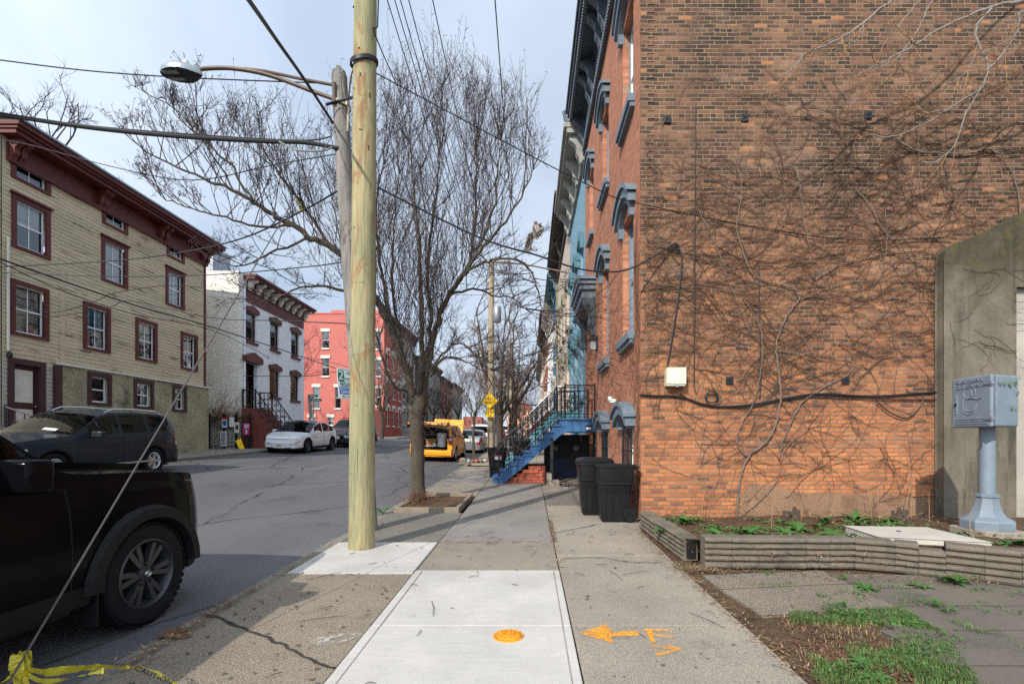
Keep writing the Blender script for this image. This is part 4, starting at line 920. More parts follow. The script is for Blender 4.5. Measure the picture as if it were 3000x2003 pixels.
row_house('row_house', 'grey stone terrace house next after the red building', HX, 56.02, 62.5, left_z(HX, 59), RT + .1, 'grey_paint', 3, 4, 'offwhite', 'dark_cornice', gL, 1, 3.0, first=1.2, ww=1.1, cur=False)
row_house('row_house', 'dark brown brick terrace house behind the parked van and tree', HX, 62.52, 71, left_z(HX, 66), RT - 2.0, 'dark_brick', 3, 3, 'beige_stone', 'dark_cornice', gL, 1, 3.1, first=1.6)
row_house('row_house', 'pale blue grey terrace house behind the bare street trees', HX, 71.02, 80, left_z(HX, 75), RT - 1.6, 'grey_paint', 3, 3, 'blue_grey', 'dark_cornice', gL, 1, 3.1, first=1.6)
row_house('row_house', 'dark red terrace house far down the left row', HX, 80.02, 92, left_z(HX, 86), RT - 2.4, 'far_red_brick', 4, 3, 'beige_stone', 'dark_cornice', gL, 1, 3.1, first=1.6)
row_house('row_house', 'grey terrace house at the far end of the left row', HX, 92.02, 106, left_z(HX, 98), RT - 2.0, 'grey_paint', 4, 3, 'offwhite', 'dark_cornice', gL, 1, 3.1, first=1.6)
# dark neighbour stack seen above the white house
q = MB(); a = P(479, 624, 34); q.box(a.x - 3.0, P(488, 600, 34).x, 34, 36, 3, CZ + (V0 - 563) / F * 34); nb = q.build('metal_shed', 'sign_back'); tag(nb, 'grey ribbed metal structure rising behind the roofs of the cream and white houses', 'building')
# ================================================================ right side: brick corner house and the row behind it
FX = 1.85; SYW = 8.0                 # street front plane x, side wall plane y
fF = Fr('x', FX, -1); fW = Fr('y', SYW, -1)
def wp(u, v, off=.02): return P(u, v, SYW - off)
bh = thing('corner_brick_house', (FX, SYW, .2), 'orange brick corner house with a vine covered side wall and grey window hoods', 'house')
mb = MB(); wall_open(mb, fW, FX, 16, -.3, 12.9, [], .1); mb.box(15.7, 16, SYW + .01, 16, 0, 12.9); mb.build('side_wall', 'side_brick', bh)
# ragged quoin edge: projecting brick ends at the corner
q = MB(); r_ = random.Random(4); out = [(FX - .004, 2.9)]
for k in range(140):
    z = 2.9 + k * .068; e = FX - r_.choice([.002, .004, .008, .012]); out += [(e, z + .004), (e, z + .062), (FX + .002, z + .064), (FX + .002, z + .068)]
inn = []
for k in range(140): z = 2.9 + k * .068; l = FX + (.11 if k % 2 else .22); inn += [(l, z + .004), (l, z + .064)]
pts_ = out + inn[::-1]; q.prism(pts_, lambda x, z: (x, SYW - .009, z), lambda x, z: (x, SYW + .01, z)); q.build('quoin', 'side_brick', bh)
wc = [9.05, 11.75]; W2 = .48
hol = []
for c in wc: hol += [[c - W2, c + W2, 3.42, 5.72], [c - W2, c + W2, 7.6, 9.55], [c - .46, c + .46, .72, 1.78]]
hol += [[14.4 - W2, 14.4 + W2, 7.6, 9.55]]
rec = [13.75, 15.35, 2.12, 5.35]
mb = MB(); wall_open(mb, fF, SYW, 16.0, -.3, 12.2, hol + [rec, [13.5, 15.9, -.2, 2.0]], .24); mb.build('front_wall', 'front_brick', bh)
mb = MB(); mb.box(FX + .001, FX + .75, 15.352, 15.6, 2.1, 5.4); mb.build('entry_jamb', 'jamb_brick', bh)
mb = MB(); mb.box(FX + .72, FX + .8, 13.7, 15.36, 2.1, 5.4); mb.box(FX + .01, FX + .8, 13.7, 15.36, 5.36, 5.45); mb.build('entry_wall', 'blue_grey_dark', bh)
mb = MB(); mb.box(FX, 15.7, 8.1, 16, 12.0, 12.1); mb.build('roof', 'roof_flat', bh)
panel_door(bh, Fr('x', FX + .72, -1), [14.1, 15.05, 2.14, 4.5], 'stoop_blue', 'blue_grey', rec=-.05)
def hood(parent, c, w, zt, th=.30, proj=.15, rise=.3, m='blue_grey', leg=.36, fr=fF):
    q = MB(); n = 12; a0, a1 = c - w / 2, c + w / 2
    o = [(a, z) for a, z in arc(a0, a1, zt - rise, rise, n)]; i_ = [(a, z) for a, z in arc(a0 + .10, a1 - .10, zt - rise - th * .55, rise * .85, n)][::-1]
    q.prism(o + [(a1, zt - rise - leg), (a1 - .10, zt - rise - leg)] + i_ + [(a0 + .10, zt - rise - leg), (a0, zt - rise - leg)], lambda p, r: fr(p, -.02, r), lambda p, r: fr(p, proj * .62, r))
    o = [(a, z + .0) for a, z in arc(a0 - .1, a1 + .1, zt - rise, rise, n)]; i_ = [(a, z - .16) for a, z in arc(a0 - .1, a1 + .1, zt - rise, rise, n)][::-1]
    q.prism(o + i_, lambda p, r: fr(p, -.02, r + .004), lambda p, r: fr(p, proj, r + .004))
    o = [(a, z + .07) for a, z in arc(a0 - .15, a1 + .15, zt - rise, rise, n)]; i_ = [(a, z) for a, z in arc(a0 - .15, a1 + .15, zt - rise, rise, n)][::-1]
    q.prism(o + i_, lambda p, r: fr(p, -.02, r + .005), lambda p, r: fr(p, proj + .045, r + .005))
    return q.build('window_hood', m, parent, bevel=.006)
for k, c in enumerate(wc):
    for z0, z1, ht in ((3.42, 5.72, 6.14), (7.6, 9.55, 10.0)):
        w = window(bh, fF, c - W2, c + W2, z0, z1, casing='blue_grey', sashm='offwhite' if z0 > 5 else 'blue_grey', tw=0, sill=0, bars=(0, 1), depth=.24, rec=.15, curtain=('full', .9) if z0 > 5 else ('full', .6, 'curtain_grey'))
        hood(w, c, 1.14, ht)
        q = MB(); fF.box(q, c - .62, c + .62, -.1, .13, z0 - .14, z0 - .002); fF.box(q, c - .60, c + .60, -.02, .09, z0 - .22, z0 - .14); q.build('sill', 'blue_grey', w, bevel=.006)
    w = window(bh, fF, c - .46, c + .46, .72, 1.78, casing='offwhite', sashm='offwhite', tw=0, sill=.12, sillm='blue_grey', bars=(0, 1), depth=.24, rec=.16)
    hood(w, c, 1.1, 2.14, .26, .19, .24, leg=.2)
    q = MB()
    for i in range(7):
        a = lerp(c - .42, c + .42, i / 6); q.tube([fF(a, .02, .74), fF(a, .02, 1.86 - .3 * abs(i - 3) / 6)], .012, 6)
    for zz in (.86, 1.3, 1.64): q.tube([fF(c - .46, .025, zz), fF(c + .46, .025, zz)], .012, 5)
    q.build('window_bars', 'iron', w)
w = window(bh, fF, 14.4 - W2, 14.4 + W2, 7.6, 9.55, casing='blue_grey', sashm='offwhite', tw=0, sill=.14, bars=(0, 1), depth=.24, rec=.15); hood(w, 14.4, 1.14, 10.0)
# door hood on brackets
q = MB(); dc = 14.55
fF.box(q, 13.42, 15.75, -.02, .46, 5.72, 5.86); fF.box(q, 13.36, 15.8, -.02, .52, 5.86, 5.96); fF.box(q, 13.5, 15.66, -.02, .38, 5.5, 5.72)
o = arc(13.3, 15.86, 5.96, .42, 12); i_ = arc(13.3, 15.86, 5.962, .22, 12)[::-1]; q.prism(o + i_, lambda p, r: fF(p, -.02, r + .01), lambda p, r: fF(p, .5, r + .01))
dh = q.build('door_hood', 'blue_grey', bh, bevel=.01)
for a in (13.6, 15.55):
    b = MB(); bracket(b, fF, a, .24, .36, 5.498, 1.05, 14); b.tube(scroll(fF(a - .125, .2, 5.2), .12, (-1, 0, 0), (0, 0, 1)), .03, 6); b.tube(scroll(fF(a - .125, .12, 4.75), .09, (-1, 0, 0), (0, 0, -1)), .025, 6); b.build('bracket', 'blue_grey_dark', dh, smooth=True)
# main cornice
q = MB(); y0, y1 = SYW + .02, 16.05
fF.box(q, y0, y1, 0, .08, 11.0, 11.14); fF.box(q, y0, y1, 0, .05, 11.14, 12.1); fF.box(q, y0, y1, 0, .12, 11.98, 12.1); fF.box(q, y0, y1 + .02, 0, .52, 12.1, 12.26); fF.box(q, y0 - .02, y1 + .05, 0, .6, 12.26, 12.42); fF.box(q, y0 - .04, y1 + .08, 0, .66, 12.42, 12.55)
cn = q.build('cornice', 'blue_grey_dark', bh, bevel=.01)
for a in (8.3, 9.4, 9.95, 11.4, 11.95, 13.4, 13.95, 15.8):
    b = MB(); bracket(b, fF, a, .2, .44, 12.098, .85); b.build('bracket', 'blue_grey_dark', cn)
for z0, z1, d0, d1 in ((11.02, 11.12, .075, .13), (12.03, 12.096, .45, .56)):
    b = MB(); pts_ = [(y0 + .05, z1)]
    for k in range(89): a = y0 + .05 + k * .088; pts_ += [(a, z0), (a + .045, z0), (a + .045, z1 - .015), (a + .088, z1 - .015)]
    pts_ += [(y0 + .05 + 89 * .088, z1)]; b.prism(pts_, lambda p, r: fF(p, d0, r), lambda p, r: fF(p, d1, r)); b.build('molding', 'blue_grey', cn)
b = MB(); b.tube([fF(16.0, .72, 12.45), fF(16.06, .66, 12.2), fF(16.1, .3, 11.9), fF(16.08, .1, 11.5)], .06, 8); b.build('downpipe', 'blue_grey', cn, smooth=True)
# iron tie plates on the side wall
for n_, (u, v) in enumerate([(1530, 274), (1708, 270), (1991, 264), (1673, 872), (1939, 872)]):
    a = wp(u, v, .02); q = MB(); q.obox(a, (.060, 0, 0), (0, .012, 0), (0, 0, .060)); q.lathe([(.014, -.022), (.016, -.005)], 8, a, 'y'); q.build('tie_plate', 'iron', bh, bevel=.005)
# lower mortar patch
q = MB(); ptsp = [(1695, 1136), (1725, 1108), (1760, 1110), (1800, 1120), (1830, 1128), (1960, 1134), (2040, 1132), (2090, 1140), (2140, 1136), (2160, 1140), (2160, 1192), (1700, 1192)]
pp = [wp(u, v, .0) for u, v in ptsp]; q.prism([(p.x, p.z) for p in pp], lambda x, z: (x, SYW - .012, z), lambda x, z: (x, SYW + .01, z)); q.build('mortar_patch', 'sandy', bh) if 'sandy' in M else None
# fixtures
ub = thing('utility_box', wp(1544, 868, .12), 'small beige utility box fixed to the vine covered brick wall', 'utility box')
a, b = wp(1523, 887, 0), wp(1565, 847, 0); q = MB(); q.box(a.x, b.x, SYW - .16, SYW - .003, a.z, b.z); q.build('case', 'box_beige', ub, bevel=.012)
q = MB(); q.box(a.x - .008, b.x + .008, SYW - .175, SYW - .162, a.z + .03, b.z + .012); q.build('lid', 'box_beige', ub, bevel=.01)
q = MB(); q.box(a.x + .07, a.x + .17, SYW - .18, SYW - .176, a.z + .11, b.z - .03); q.build('sticker', 'label_white', ub)
q = MB(); q.box(a.x + .14, a.x + .18, SYW - .19, SYW - .15, a.z - .02, a.z + .03); q.build('latch', 'galv', ub)
def wire(name, pts, r, label, m='cable', sag=0.0, group=None, k=6, n=5, cat='cable'):
    pts = [V3(p) for p in pts]; out = []
    if len(pts) == 2:
        for i in range(15): t = i / 14; q = pts[0].lerp(pts[1], t); q.z -= sag * 4 * t * (1 - t); out.append(q)
    else: out = smooth_path(pts, k)
    mb = MB(); mb.tube(out, r, n); return tag(mb.build(name, m, smooth=True), label, cat, group)
Wl = lambda pts, off=.035: [wp(u, v, off) for u, v in pts]
wire('wall_cable', Wl([(1466, 905), (1500, 907), (1560, 910), (1610, 926), (1650, 932), (1720, 928), (1790, 915), (1850, 905), (1900, 903), (1960, 907), (2020, 908), (2100, 902), (2168, 898)]), .017, 'thick black cable bundle strung level across the vine covered brick wall', cat='cable')
wire('wall_cable', Wl([(1560, 902), (1600, 923), (1700, 935), (1780, 920), (1860, 909), (1950, 912), (2060, 916), (2168, 915)]), .010, 'thin black cable running just below the thick bundle on the brick wall')
wire('wall_cable', Wl([(1551, 566), (1562, 585), (1560, 640), (1548, 730), (1535, 810), (1528, 848)]), .014, 'black cable dropping from the wire loop to the beige utility box')
wire('cable_loop', Wl([(1546, 560), (1556, 566), (1556, 574), (1546, 574), (1540, 566), (1548, 558), (1558, 566), (1550, 572), (1532, 572)], .06), .014, 'small black loop of cable at the anchor high on the wall corner')
wire('wall_cable', Wl([(1595, 240), (1594, 400), (1593, 600), (1592, 800), (1592, 888), (1600, 900)]), .008, 'long thin vertical black wire down the brick wall above the cable coil')
wire('wall_cable', Wl([(1740, 600), (1741, 700), (1743, 800), (1745, 860), (1742, 912)]), .010, 'short vertical black conduit down the middle of the brick wall')
cp = [wp(1632 + 14 * math.cos(t * .7) * (1 + .15 * math.sin(t)), 910 + 13 * math.sin(t * .7) , .04 + .002 * t) for t in range(20)]
wire('cable_coil', cp, .010, 'small black coil of spare cable on the wall right of the utility box')
wire('wall_cable', Wl([(2010, 920), (2040, 945), (2080, 958), (2110, 930), (2118, 905)], .05), .010, 'slack black cable sagging in a loop near the concrete wall')
wire('roof_drop_cable', [P(862, 168, 6.2), P(1330, 415, 7.3), P(1480, 470, 7.95), wp(1900, 546, .05), wp(2160, 545, .05)], .008, 'thin black wire from the new pole sloping onto the upper brick wall')
wire('service_drop_cable', [P(866, 430, 6.2), P(1100, 545, 6.6), P(1230, 585, 6.9), P(1314, 613, 7.1), P(1377, 623, 7.3), P(1432, 620, 7.5), P(1481, 599, 7.75), wp(1543, 560, .06)], .013, 'black service cable sagging from the pole to the loop on the wall corner')
wl = thing('wall_lantern', fF(13.1, .1, 4.0), 'small square lantern on the orange brick front beside the entry', 'wall lamp')
a = on_x(1362, 762, FX); q = MB(); fF.box(q, 13.0, 13.2, 0, .06, 3.95, 4.3); q.build('back_plate', 'iron', wl); q = MB(); fF.box(q, 13.02, 13.18, .06, .2, 3.95, 4.2); q.build('shade', 'sign_back', wl); q = MB(); fF.box(q, 12.98, 13.22, .04, .24, 4.2, 4.25); q.build('cap', 'iron', wl)
fl_ = thing('floodlight', fF(10.3, .1, 2.3), 'small white floodlight on the brick front above the barred windows', 'floodlight')
q = MB(); q.lathe([(.015, 0), (.04, .04), (.05, .10), (.045, .11), (0, .10)], 12, fF(10.35, .12, 2.32)); q.build('head', 'sign_white', fl_, smooth=True); q = MB(); fF.box(q, 10.31, 10.39, 0, .12, 2.3, 2.38); q.build('mount', 'sign_white', fl_)

# ---------------------------------------------------------------- stoops of the row
def stoop(name, label, y0, y1, ztop, zbot, x_top, x_bot, n, m, land, ms=None, cheek=True, rail=True, thick=.3):
    t = thing(name, (x_bot, y0, zbot), label, 'stoop'); dz = (ztop - zbot) / n; dx = (x_top - x_bot) / n
    for i in range(n):
        q = MB(); z = zbot + dz * (i + 1); x = x_bot + dx * i
        q.box(x - .05, x + dx + .03, y0 - .045, y1 + .045, z - .045, z); q.build('tread', m, t, bevel=.006)
        if i < n - 0:
            q = MB(); q.box(x, x + .025, y0 + .02, y1 - .02, z - dz + .001, z - .047); q.build('riser', m, t)
    q = MB(); q.box(x_top, land, y0 - .045, y1 + .045, ztop - .05, ztop + .003); q.box(x_top, land, y0, y1, ztop - .38, ztop - .052); q.build('landing', m, t, bevel=.006)
    for yy in (y0, y1 - .05):
        st_ = []
        for i in range(n): st_ += [(x_bot + dx * i, zbot + dz * i), (x_bot + dx * i, zbot + dz * (i + 1) - .046)]
        poly = [(x_bot, zbot - .0)] + st_[1:] + [(x_top, ztop - .052), (x_top + .01, ztop - .38), (x_top - .12, ztop - .42)] + [(x_bot + .30, zbot)]
        q = MB(); q.prism(poly, lambda p, r: (p, yy, r), lambda p, r: (p, yy + .05, r)); q.build('stringer', ms or m, t)
    return t
GS = prof(13.4)
st1 = stoop('blue_stoop', 'blue painted wooden stoop with worn treads leading to the brick house door', 13.4, 14.95, 2.1, GS, 1.04, -1.03, 10, 'stoop_blue', 1.85)
for yy in (13.36, 15.0):
    p0 = V3((-.86, yy, GS + .19)); p1 = V3((.98, yy, 2.1)); rl = iron_rail(st1, p0, p1, .9, 9, r=.013, name='railing')
    iron_rail(st1, p1, (1.8, yy, 2.1), .92, 3, r=.013, name='railing')
    q = MB(); q.tube(scroll((-.98, yy, GS + .95), .13, (1, 0, 0), (0, 0, -1), 1.3), .011, 5); q.tube(scroll((1.2, yy, 2.62), .16, (1, 0, 0), (0, 0, 1), 1.6), .011, 5); q.tube(scroll((1.55, yy, 2.6), .16, (-1, 0, 0), (0, 0, 1), 1.6), .011, 5); q.build('scroll', 'iron', rl)
q = MB(); a, b = P(1343, 985, 13.32), P(1356, 974, 13.32); q.box(a.x, b.x, 13.33, 13.352, a.z, b.z); hn = q.build('number_plate', 'iron', st1)
q = MB(); q.box(a.x + .01, b.x - .01, 13.326, 13.331, a.z + .008, a.z + .07); q.build('plate_panel', 'sign_white', hn)
# stacked sandstone under the stoop
so_ = thing('stone_pile', (-.4, 13.5, GS), 'stacked red sandstone blocks under the foot of the blue stoop', 'stone pile')
r_ = random.Random(12)
for k in range(5):
    x = -.72 + k * .17; z = GS - .02 + k * .1
    while x < .40:
        w = r_.uniform(.22, .5); q = MB(); q.box(x, min(x + w, .44), 13.47 + r_.uniform(0, .05), 14.9, z, z + .098); q.build('stone', 'sandstone', so_, bevel=.012); x += w + .008
# areaway under the stoop: door, meters, step, rail
ar = thing('basement_entry', (1.1, 14.2, GS - .3), 'dark blue basement door and board under the blue stoop', 'entry')
q = MB(); q.box(.44, FX - .002, 14.9, 14.96, GS - .6, 1.66); q.build('back_board', 'deep_grey', ar)
q = MB(); q.box(.62, 1.62, 14.84, 14.898, GS - .5, .93); dd = q.build('door', 'deep_blue', ar); q = MB(); q.box(.66, 1.58, 14.82, 14.838, GS - .42, .62); q.build('panel', 'deep_blue', dd, bevel=.01)
q = MB(); q.box(1.2, 1.5, 14.78, 14.838, .62, 1.1); q.build('panel', 'deep_grey', dd)
for k, x in enumerate((.78, 1.42)):
    em = thing('electric_meter', (x, 14.8, 1.22), 'round glass electric meter under the blue stoop, ' + ('the one nearer the street' if k == 0 else 'the one nearer the brick front'), 'meter', 'meters under the stoop')
    q = MB(); q.box(x - .13, x + .13, 14.80, 14.899, .95, 1.42); q.build('case', 'deep_grey', em, bevel=.01); q = MB(); q.lathe([(.105, 0), (.1, -.05), (.08, -.1), (0, -.115)], 18, (x, 14.8, 1.25), 'y'); q.build('dial', 'curtain_grey', em, smooth=True)
q = MB(); q.box(.46, .60, 13.1, 13.9, GS - .3, GS + .30); q.box(.5, .80, 12.95, 13.32, GS - .3, GS + .12); tag(q.build('concrete_step', 'conc_tan', bevel=.012), 'grey concrete curb block beside the basement entry under the stoop', 'step')
ap = thing('gate_post', (.6, 13.2, GS), 'black iron gate post with a finial at the basement entry', 'post')
q = MB(); q.box(.555, .645, 13.16, 13.24, GS, 1.42); q.lathe([(.06, 0), (.05, .04), (.03, .06), (.045, .1), (0, .15)], 10, (.6, 13.2, 1.42)); q.build('shaft', 'iron', ap); q = MB(); q.tube([(.6, 13.3, .4), (.6, 14.8, .4)], .015, 5); q.tube([(.6, 13.3, 1.2), (.6, 14.8, 1.2)], .015, 5); q.build('rail', 'iron', ap)
dm = thing('doormat', (1.2, 12.9, GS), 'black doormat with pale lettering at the basement entry', 'mat')
q = MB(); q.box(.82, 1.72, 12.75, 13.25, prof(13) - .01, prof(13) + .014); q.build('mat', 'cloth_dark', dm, bevel=.004)
q = MB(); r_ = random.Random(5)
for k in range(9): x = .90 + k * .085; q.box(x, x + .045, 12.92, 13.08 - r_.choice([0, .04, .05]), prof(13) + .0145, prof(13) + .017)
q.build('lettering', 'curtain', dm)

# bins
bin_('wheeled_bin', (1.40, 8.02, prof(8.0)), .60, .56, .93, 'plastic_black', 'open black wheeled bin without a lid at the brick corner', lid=False, group='black wheeled bins')
bin_('wheeled_bin', (1.16, 8.66, prof(8.6)), .60, .56, .93, 'plastic_black', 'black wheeled bin with a closed domed lid behind the open bin', lid=True, group='black wheeled bins')
b3 = bin_('wheeled_bin', (-1.02, 15.0, prof(15) - .05), .56, .54, .98, 'plastic_black', 'black bin with a red and white sticker at the foot of the blue stoop', lid=False, group='black wheeled bins', wheels=False)
q = MB(); q.box(-.06, .14, -.285, -.275, .62, .72); q.build('sticker', 'label_white', b3, local=True); q = MB(); q.box(-.06, .14, -.288, -.276, .722, .76); q.build('sticker', 'red_label', b3, local=True)
bin_('wheeled_bin', (-.30, 16.6, prof(16.6) + .1), .62, .56, .95, 'plastic_black', 'black lidded bin standing between the blue and the teal stoops', lid=True, group='black wheeled bins', wheels=False)

# ---------------------------------------------------------------- the row beyond
gRr = 'row houses beyond the brick corner house'
bl = row_house('row_house', 'light blue painted brick row house with pale cornice next to the brick house', FX, 16.02, 22.1, prof(18), 12.0, 'blue_brick', 3, 3, 'teal_dark', 'grey_paint', gRr, -1, 3.45, first=2.5, wh_=2.0, door_bay=1, proj=.62, ch=1.15, brk=5, cur=True)
row_house('row_house', 'beige fluted stone row house with a weathered dark cornice', FX, 22.12, 32, prof(27), 12.9, 'beige_stone', 4, 3, 'olive_stone', 'dark_cornice', gRr, -1, 3.6, first=2.6, wh_=2.0, door_bay=1, proj=.62, ch=1.1, pil=True)
row_house('row_house', 'deep blue painted row house between beige and white fronts', FX, 32.02, 38, prof(35), 12.6, 'navy_paint', 3, 3, 'offwhite', 'teal_dark', gRr, -1, 3.6, first=2.6, door_bay=1, proj=.6, ch=1.1)
row_house('row_house', 'white painted row house with white window trim', FX, 38.02, 49, prof(43), 13.0, 'offwhite', 4, 3, 'white', 'offwhite', gRr, -1, 3.6, first=2.6, door_bay=1, proj=.6, ch=1.1)
row_house('row_house', 'red brick row house with a dark bracketed cornice', FX, 49.02, 66, prof(57), 14.6, 'far_red_brick', 5, 3, 'beige_stone', 'dark_cornice', gRr, -1, 3.7, first=2.7, door_bay=1, proj=.75, ch=1.3)
row_house('row_house', 'pale grey row house last before the tree clump', FX, 66.02, 96, prof(80), 13.6, 'beige_stone', 7, 3, 'offwhite', 'grey_paint', gRr, -1, 3.6, first=2.7, door_bay=1, proj=.6, ch=1.1)
st2 = stoop('teal_stoop', 'pale teal wooden stoop with a white rail in front of the light blue house', 17.9, 19.5, 2.55, prof(18.5), 1.05, -1.15, 11, 'teal', 1.85)
for yy in (17.86, 19.55): iron_rail(st2, (-1.0, yy, prof(18) + .2), (1.0, yy, 2.55), .88, 11, r=.014, name='railing', m='iron' if yy > 18 else 'iron'); iron_rail(st2, (1.0, yy, 2.55), (1.8, yy, 2.55), .9, 3, r=.014, name='railing')
st3 = stoop('brown_stoop', 'brown red stoop in front of the beige row house', 25.2, 27, 3.0, prof(26), 1.0, -1.3, 11, 'brownstone', 1.85)
for yy in (25.16, 27.04): iron_rail(st3, (-1.1, yy, prof(26) + .2), (1.0, yy, 3.0), .9, 8, r=.016, name='railing', m='white' if yy < 26 else 'iron')
# porch flood lamps on the far fronts
for k, (u, v, Y) in enumerate([(1283, 889, 23), (1275, 900, 33)]):
    p = P(u, v, Y); t = thing('porch_lamp', p, 'small white porch lamp on the ' + ('beige' if k == 0 else 'deep blue') + ' house front', 'wall lamp')
    q = MB(); q.lathe([(0, .12), (.1, .1), (.14, .02), (.1, -.04), (0, -.06)], 10, p); q.build('shade', 'sign_white', t, smooth=True); q = MB(); q.tube([p, (FX, p.y, p.z + .05)], .02, 5); q.build('arm', 'iron', t)
# ================================================================ creeper on the brick wall
vr = random.Random(21); vine = thing('wall_creeper', wp(1700, 1178, .05), 'leafless creeper spreading grey stems and dark twigs over the brick side wall', 'plant')
stems = [([(1690, 1182), (1693, 1130), (1700, 1085), (1722, 1040), (1760, 1010), (1782, 960), (1790, 905), (1785, 850), (1780, 800), (1786, 765), (1806, 722), (1834, 682)], .030),
 ([(1696, 1184), (1740, 1150), (1782, 1100), (1800, 1030), (1850, 985)], .014),
 ([(1715, 1045), (1690, 1020), (1702, 970), (1722, 935), (1740, 880), (1748, 790), (1735, 730), (1700, 680)], .018),
 ([(1786, 1050), (1800, 1000), (1835, 930), (1870, 900), (1900, 880), (1940, 862), (1955, 842), (1945, 824), (1890, 815), (1850, 810), (1800, 830)], .018),
 ([(1832, 684), (1820, 662), (1780, 650), (1745, 640), (1720, 620), (1705, 580), (1690, 520), (1700, 440), (1692, 380)], .020),
 ([(1700, 640), (1730, 645), (1770, 660), (1800, 665)], .012),
 ([(1790, 805), (1840, 815), (1860, 850), (1856, 870)], .012), ([(1785, 740), (1840, 775), (1870, 820), (1910, 825)], .012),
 ([(1960, 430), (2000, 480), (2020, 520), (2060, 560), (2100, 600), (2140, 620), (2165, 640)], .016),
 ([(1960, 388), (1900, 395), (1872, 440), (1862, 500)], .012), ([(1800, 380), (1826, 390), (1836, 450), (1846, 520), (1862, 590)], .016),
 ([(2060, 320), (2100, 345), (2170, 352), (2230, 350), (2260, 340), (2300, 360), (2330, 420), (2336, 500), (2300, 525)], .022),
 ([(2030, 480), (2034, 560), (2020, 640), (2035, 720), (2050, 780), (2065, 830)], .010), ([(2105, 300), (2110, 420), (2130, 560)], .008),
 ([(1640, 540), (1660, 620), (1690, 690), (1720, 760), (1760, 800)], .010), ([(1600, 480), (1640, 560), (1672, 640)], .009),
 ([(1476, 640), (1540, 655), (1620, 660), (1700, 672)], .009), ([(1480, 560), (1560, 575), (1640, 600), (1720, 640)], .010), ([(1600, 760), (1660, 742), (1720, 748), (1760, 740)], .008),
 ([(1870, 640), (1920, 610), (1990, 590), (2060, 580), (2150, 590)], .012), ([(1830, 690), (1900, 660), (1990, 640), (2080, 650), (2165, 690)], .010), ([(1610, 1170), (1616, 1100), (1606, 1040), (1620, 960)], .006), ([(1900, 1180), (1904, 1120), (1880, 1060), (1900, 980)], .006), ([(1850, 1180), (1830, 1100), (1850, 1020)], .006), ([(2085, 1180), (2090, 1100), (2086, 1020)], .008), ([(2000, 1185), (2008, 1120)], .008)]
mb = MB(); nodes = []
for pts, r in stems:
    r *= .62
    q = smooth_path([wp(u, v, .03 + r) for u, v in pts], 7, .006, vr); n = len(q)
    mb.tube(q, [lerp(r, r * .55, i / n) * vr.uniform(.85, 1.15) for i in range(n)], 6, False); nodes += q[::2]
mb.build('stem', 'vine_bark', vine, smooth=True)
mb = MB()
def creep(p, d, L, r, lev):
    pts = [V3(p)]; d = V3(d).normalized(); n = max(4, int(L / .08)); cur = vr.gauss(0, .05)
    for i in range(n):
        a = cur + vr.gauss(0, .15); d = V3((d.x * math.cos(a) - d.z * math.sin(a), 0, d.x * math.sin(a) + d.z * math.cos(a)))
        q = pts[-1] + d * .08; q.y = SYW - .012 - abs(vr.gauss(0, .012))
        if q.x < FX + .01 or q.x > 9.4 or q.z < .35: break
        pts.append(q)
    m = len(pts)
    if m < 3: return
    mb.tube(pts, [lerp(r, r * .4, i / m) for i in range(m)], 3, False)
    if lev > 0:
        for _ in range(vr.randint(1, 4)):
            i = vr.randrange(1, m); dd = pts[i] - pts[i - 1]; a = vr.choice([-1, 1]) * vr.uniform(.3, 1.1)
            creep(pts[i], (dd.x * math.cos(a) - dd.z * math.sin(a), 0, dd.x * math.sin(a) + dd.z * math.cos(a)), L * vr.uniform(.3, .65), max(r * .7, .003), lev - 1)
def dens(u, v):
    d = .25
    if 430 < v < 730: d = .9
    if 730 < v < 900: d = .6
    if u < 1640 and 560 < v < 770: d = 1.3
    if u > 1880 and 250 < v < 640: d = .9
    if v > 930: d = .22
    if u < 1800 and v < 400: d = .06
    if v < 200: d = .06
    return d
k = 0
while k < 300:
    u, v = vr.uniform(1478, 2340), vr.uniform(60, 1150)
    if vr.random() * 1.3 > dens(u, v): continue
    k += 1; p = wp(u, v, .03)
    if vr.random() < .45:
        p = V3(vr.choice(nodes)); v = V0 + (CZ - p.z) / p.y * F
        if vr.random() * 1.0 > dens(0 * u + U0 + p.x / p.y * F, v): continue
    s = vr.choice([-1, 1]); ang = vr.gauss(.12, .34) if v < 900 else vr.gauss(.5, .7)
    creep(p, (s * math.cos(ang), 0, math.sin(ang)), vr.uniform(.7, 2.4), vr.uniform(.0042, .0075), 2)
# dark tangles where the growth is thickest
for (u0, v0, su, sv, n) in [(1530, 690, 50, 40, 60), (1560, 630, 60, 35, 30), (1930, 440, 70, 40, 22), (2000, 600, 90, 40, 22), (1700, 650, 80, 30, 22), (2100, 660, 60, 60, 20), (2080, 400, 80, 60, 26), (1580, 480, 80, 30, 14), (2120, 800, 40, 80, 14)]:
    for _ in range(int(n * .42)):
        a = vr.gauss(.1, .35); s = vr.choice([-1, 1]); creep(wp(vr.gauss(u0, su), vr.gauss(v0, sv), .04), (s * math.cos(a), 0, math.sin(a)), vr.uniform(.4, 1.2), vr.uniform(.004, .0065), 1)
mb.build('twigs', 'vine_twig', vine)
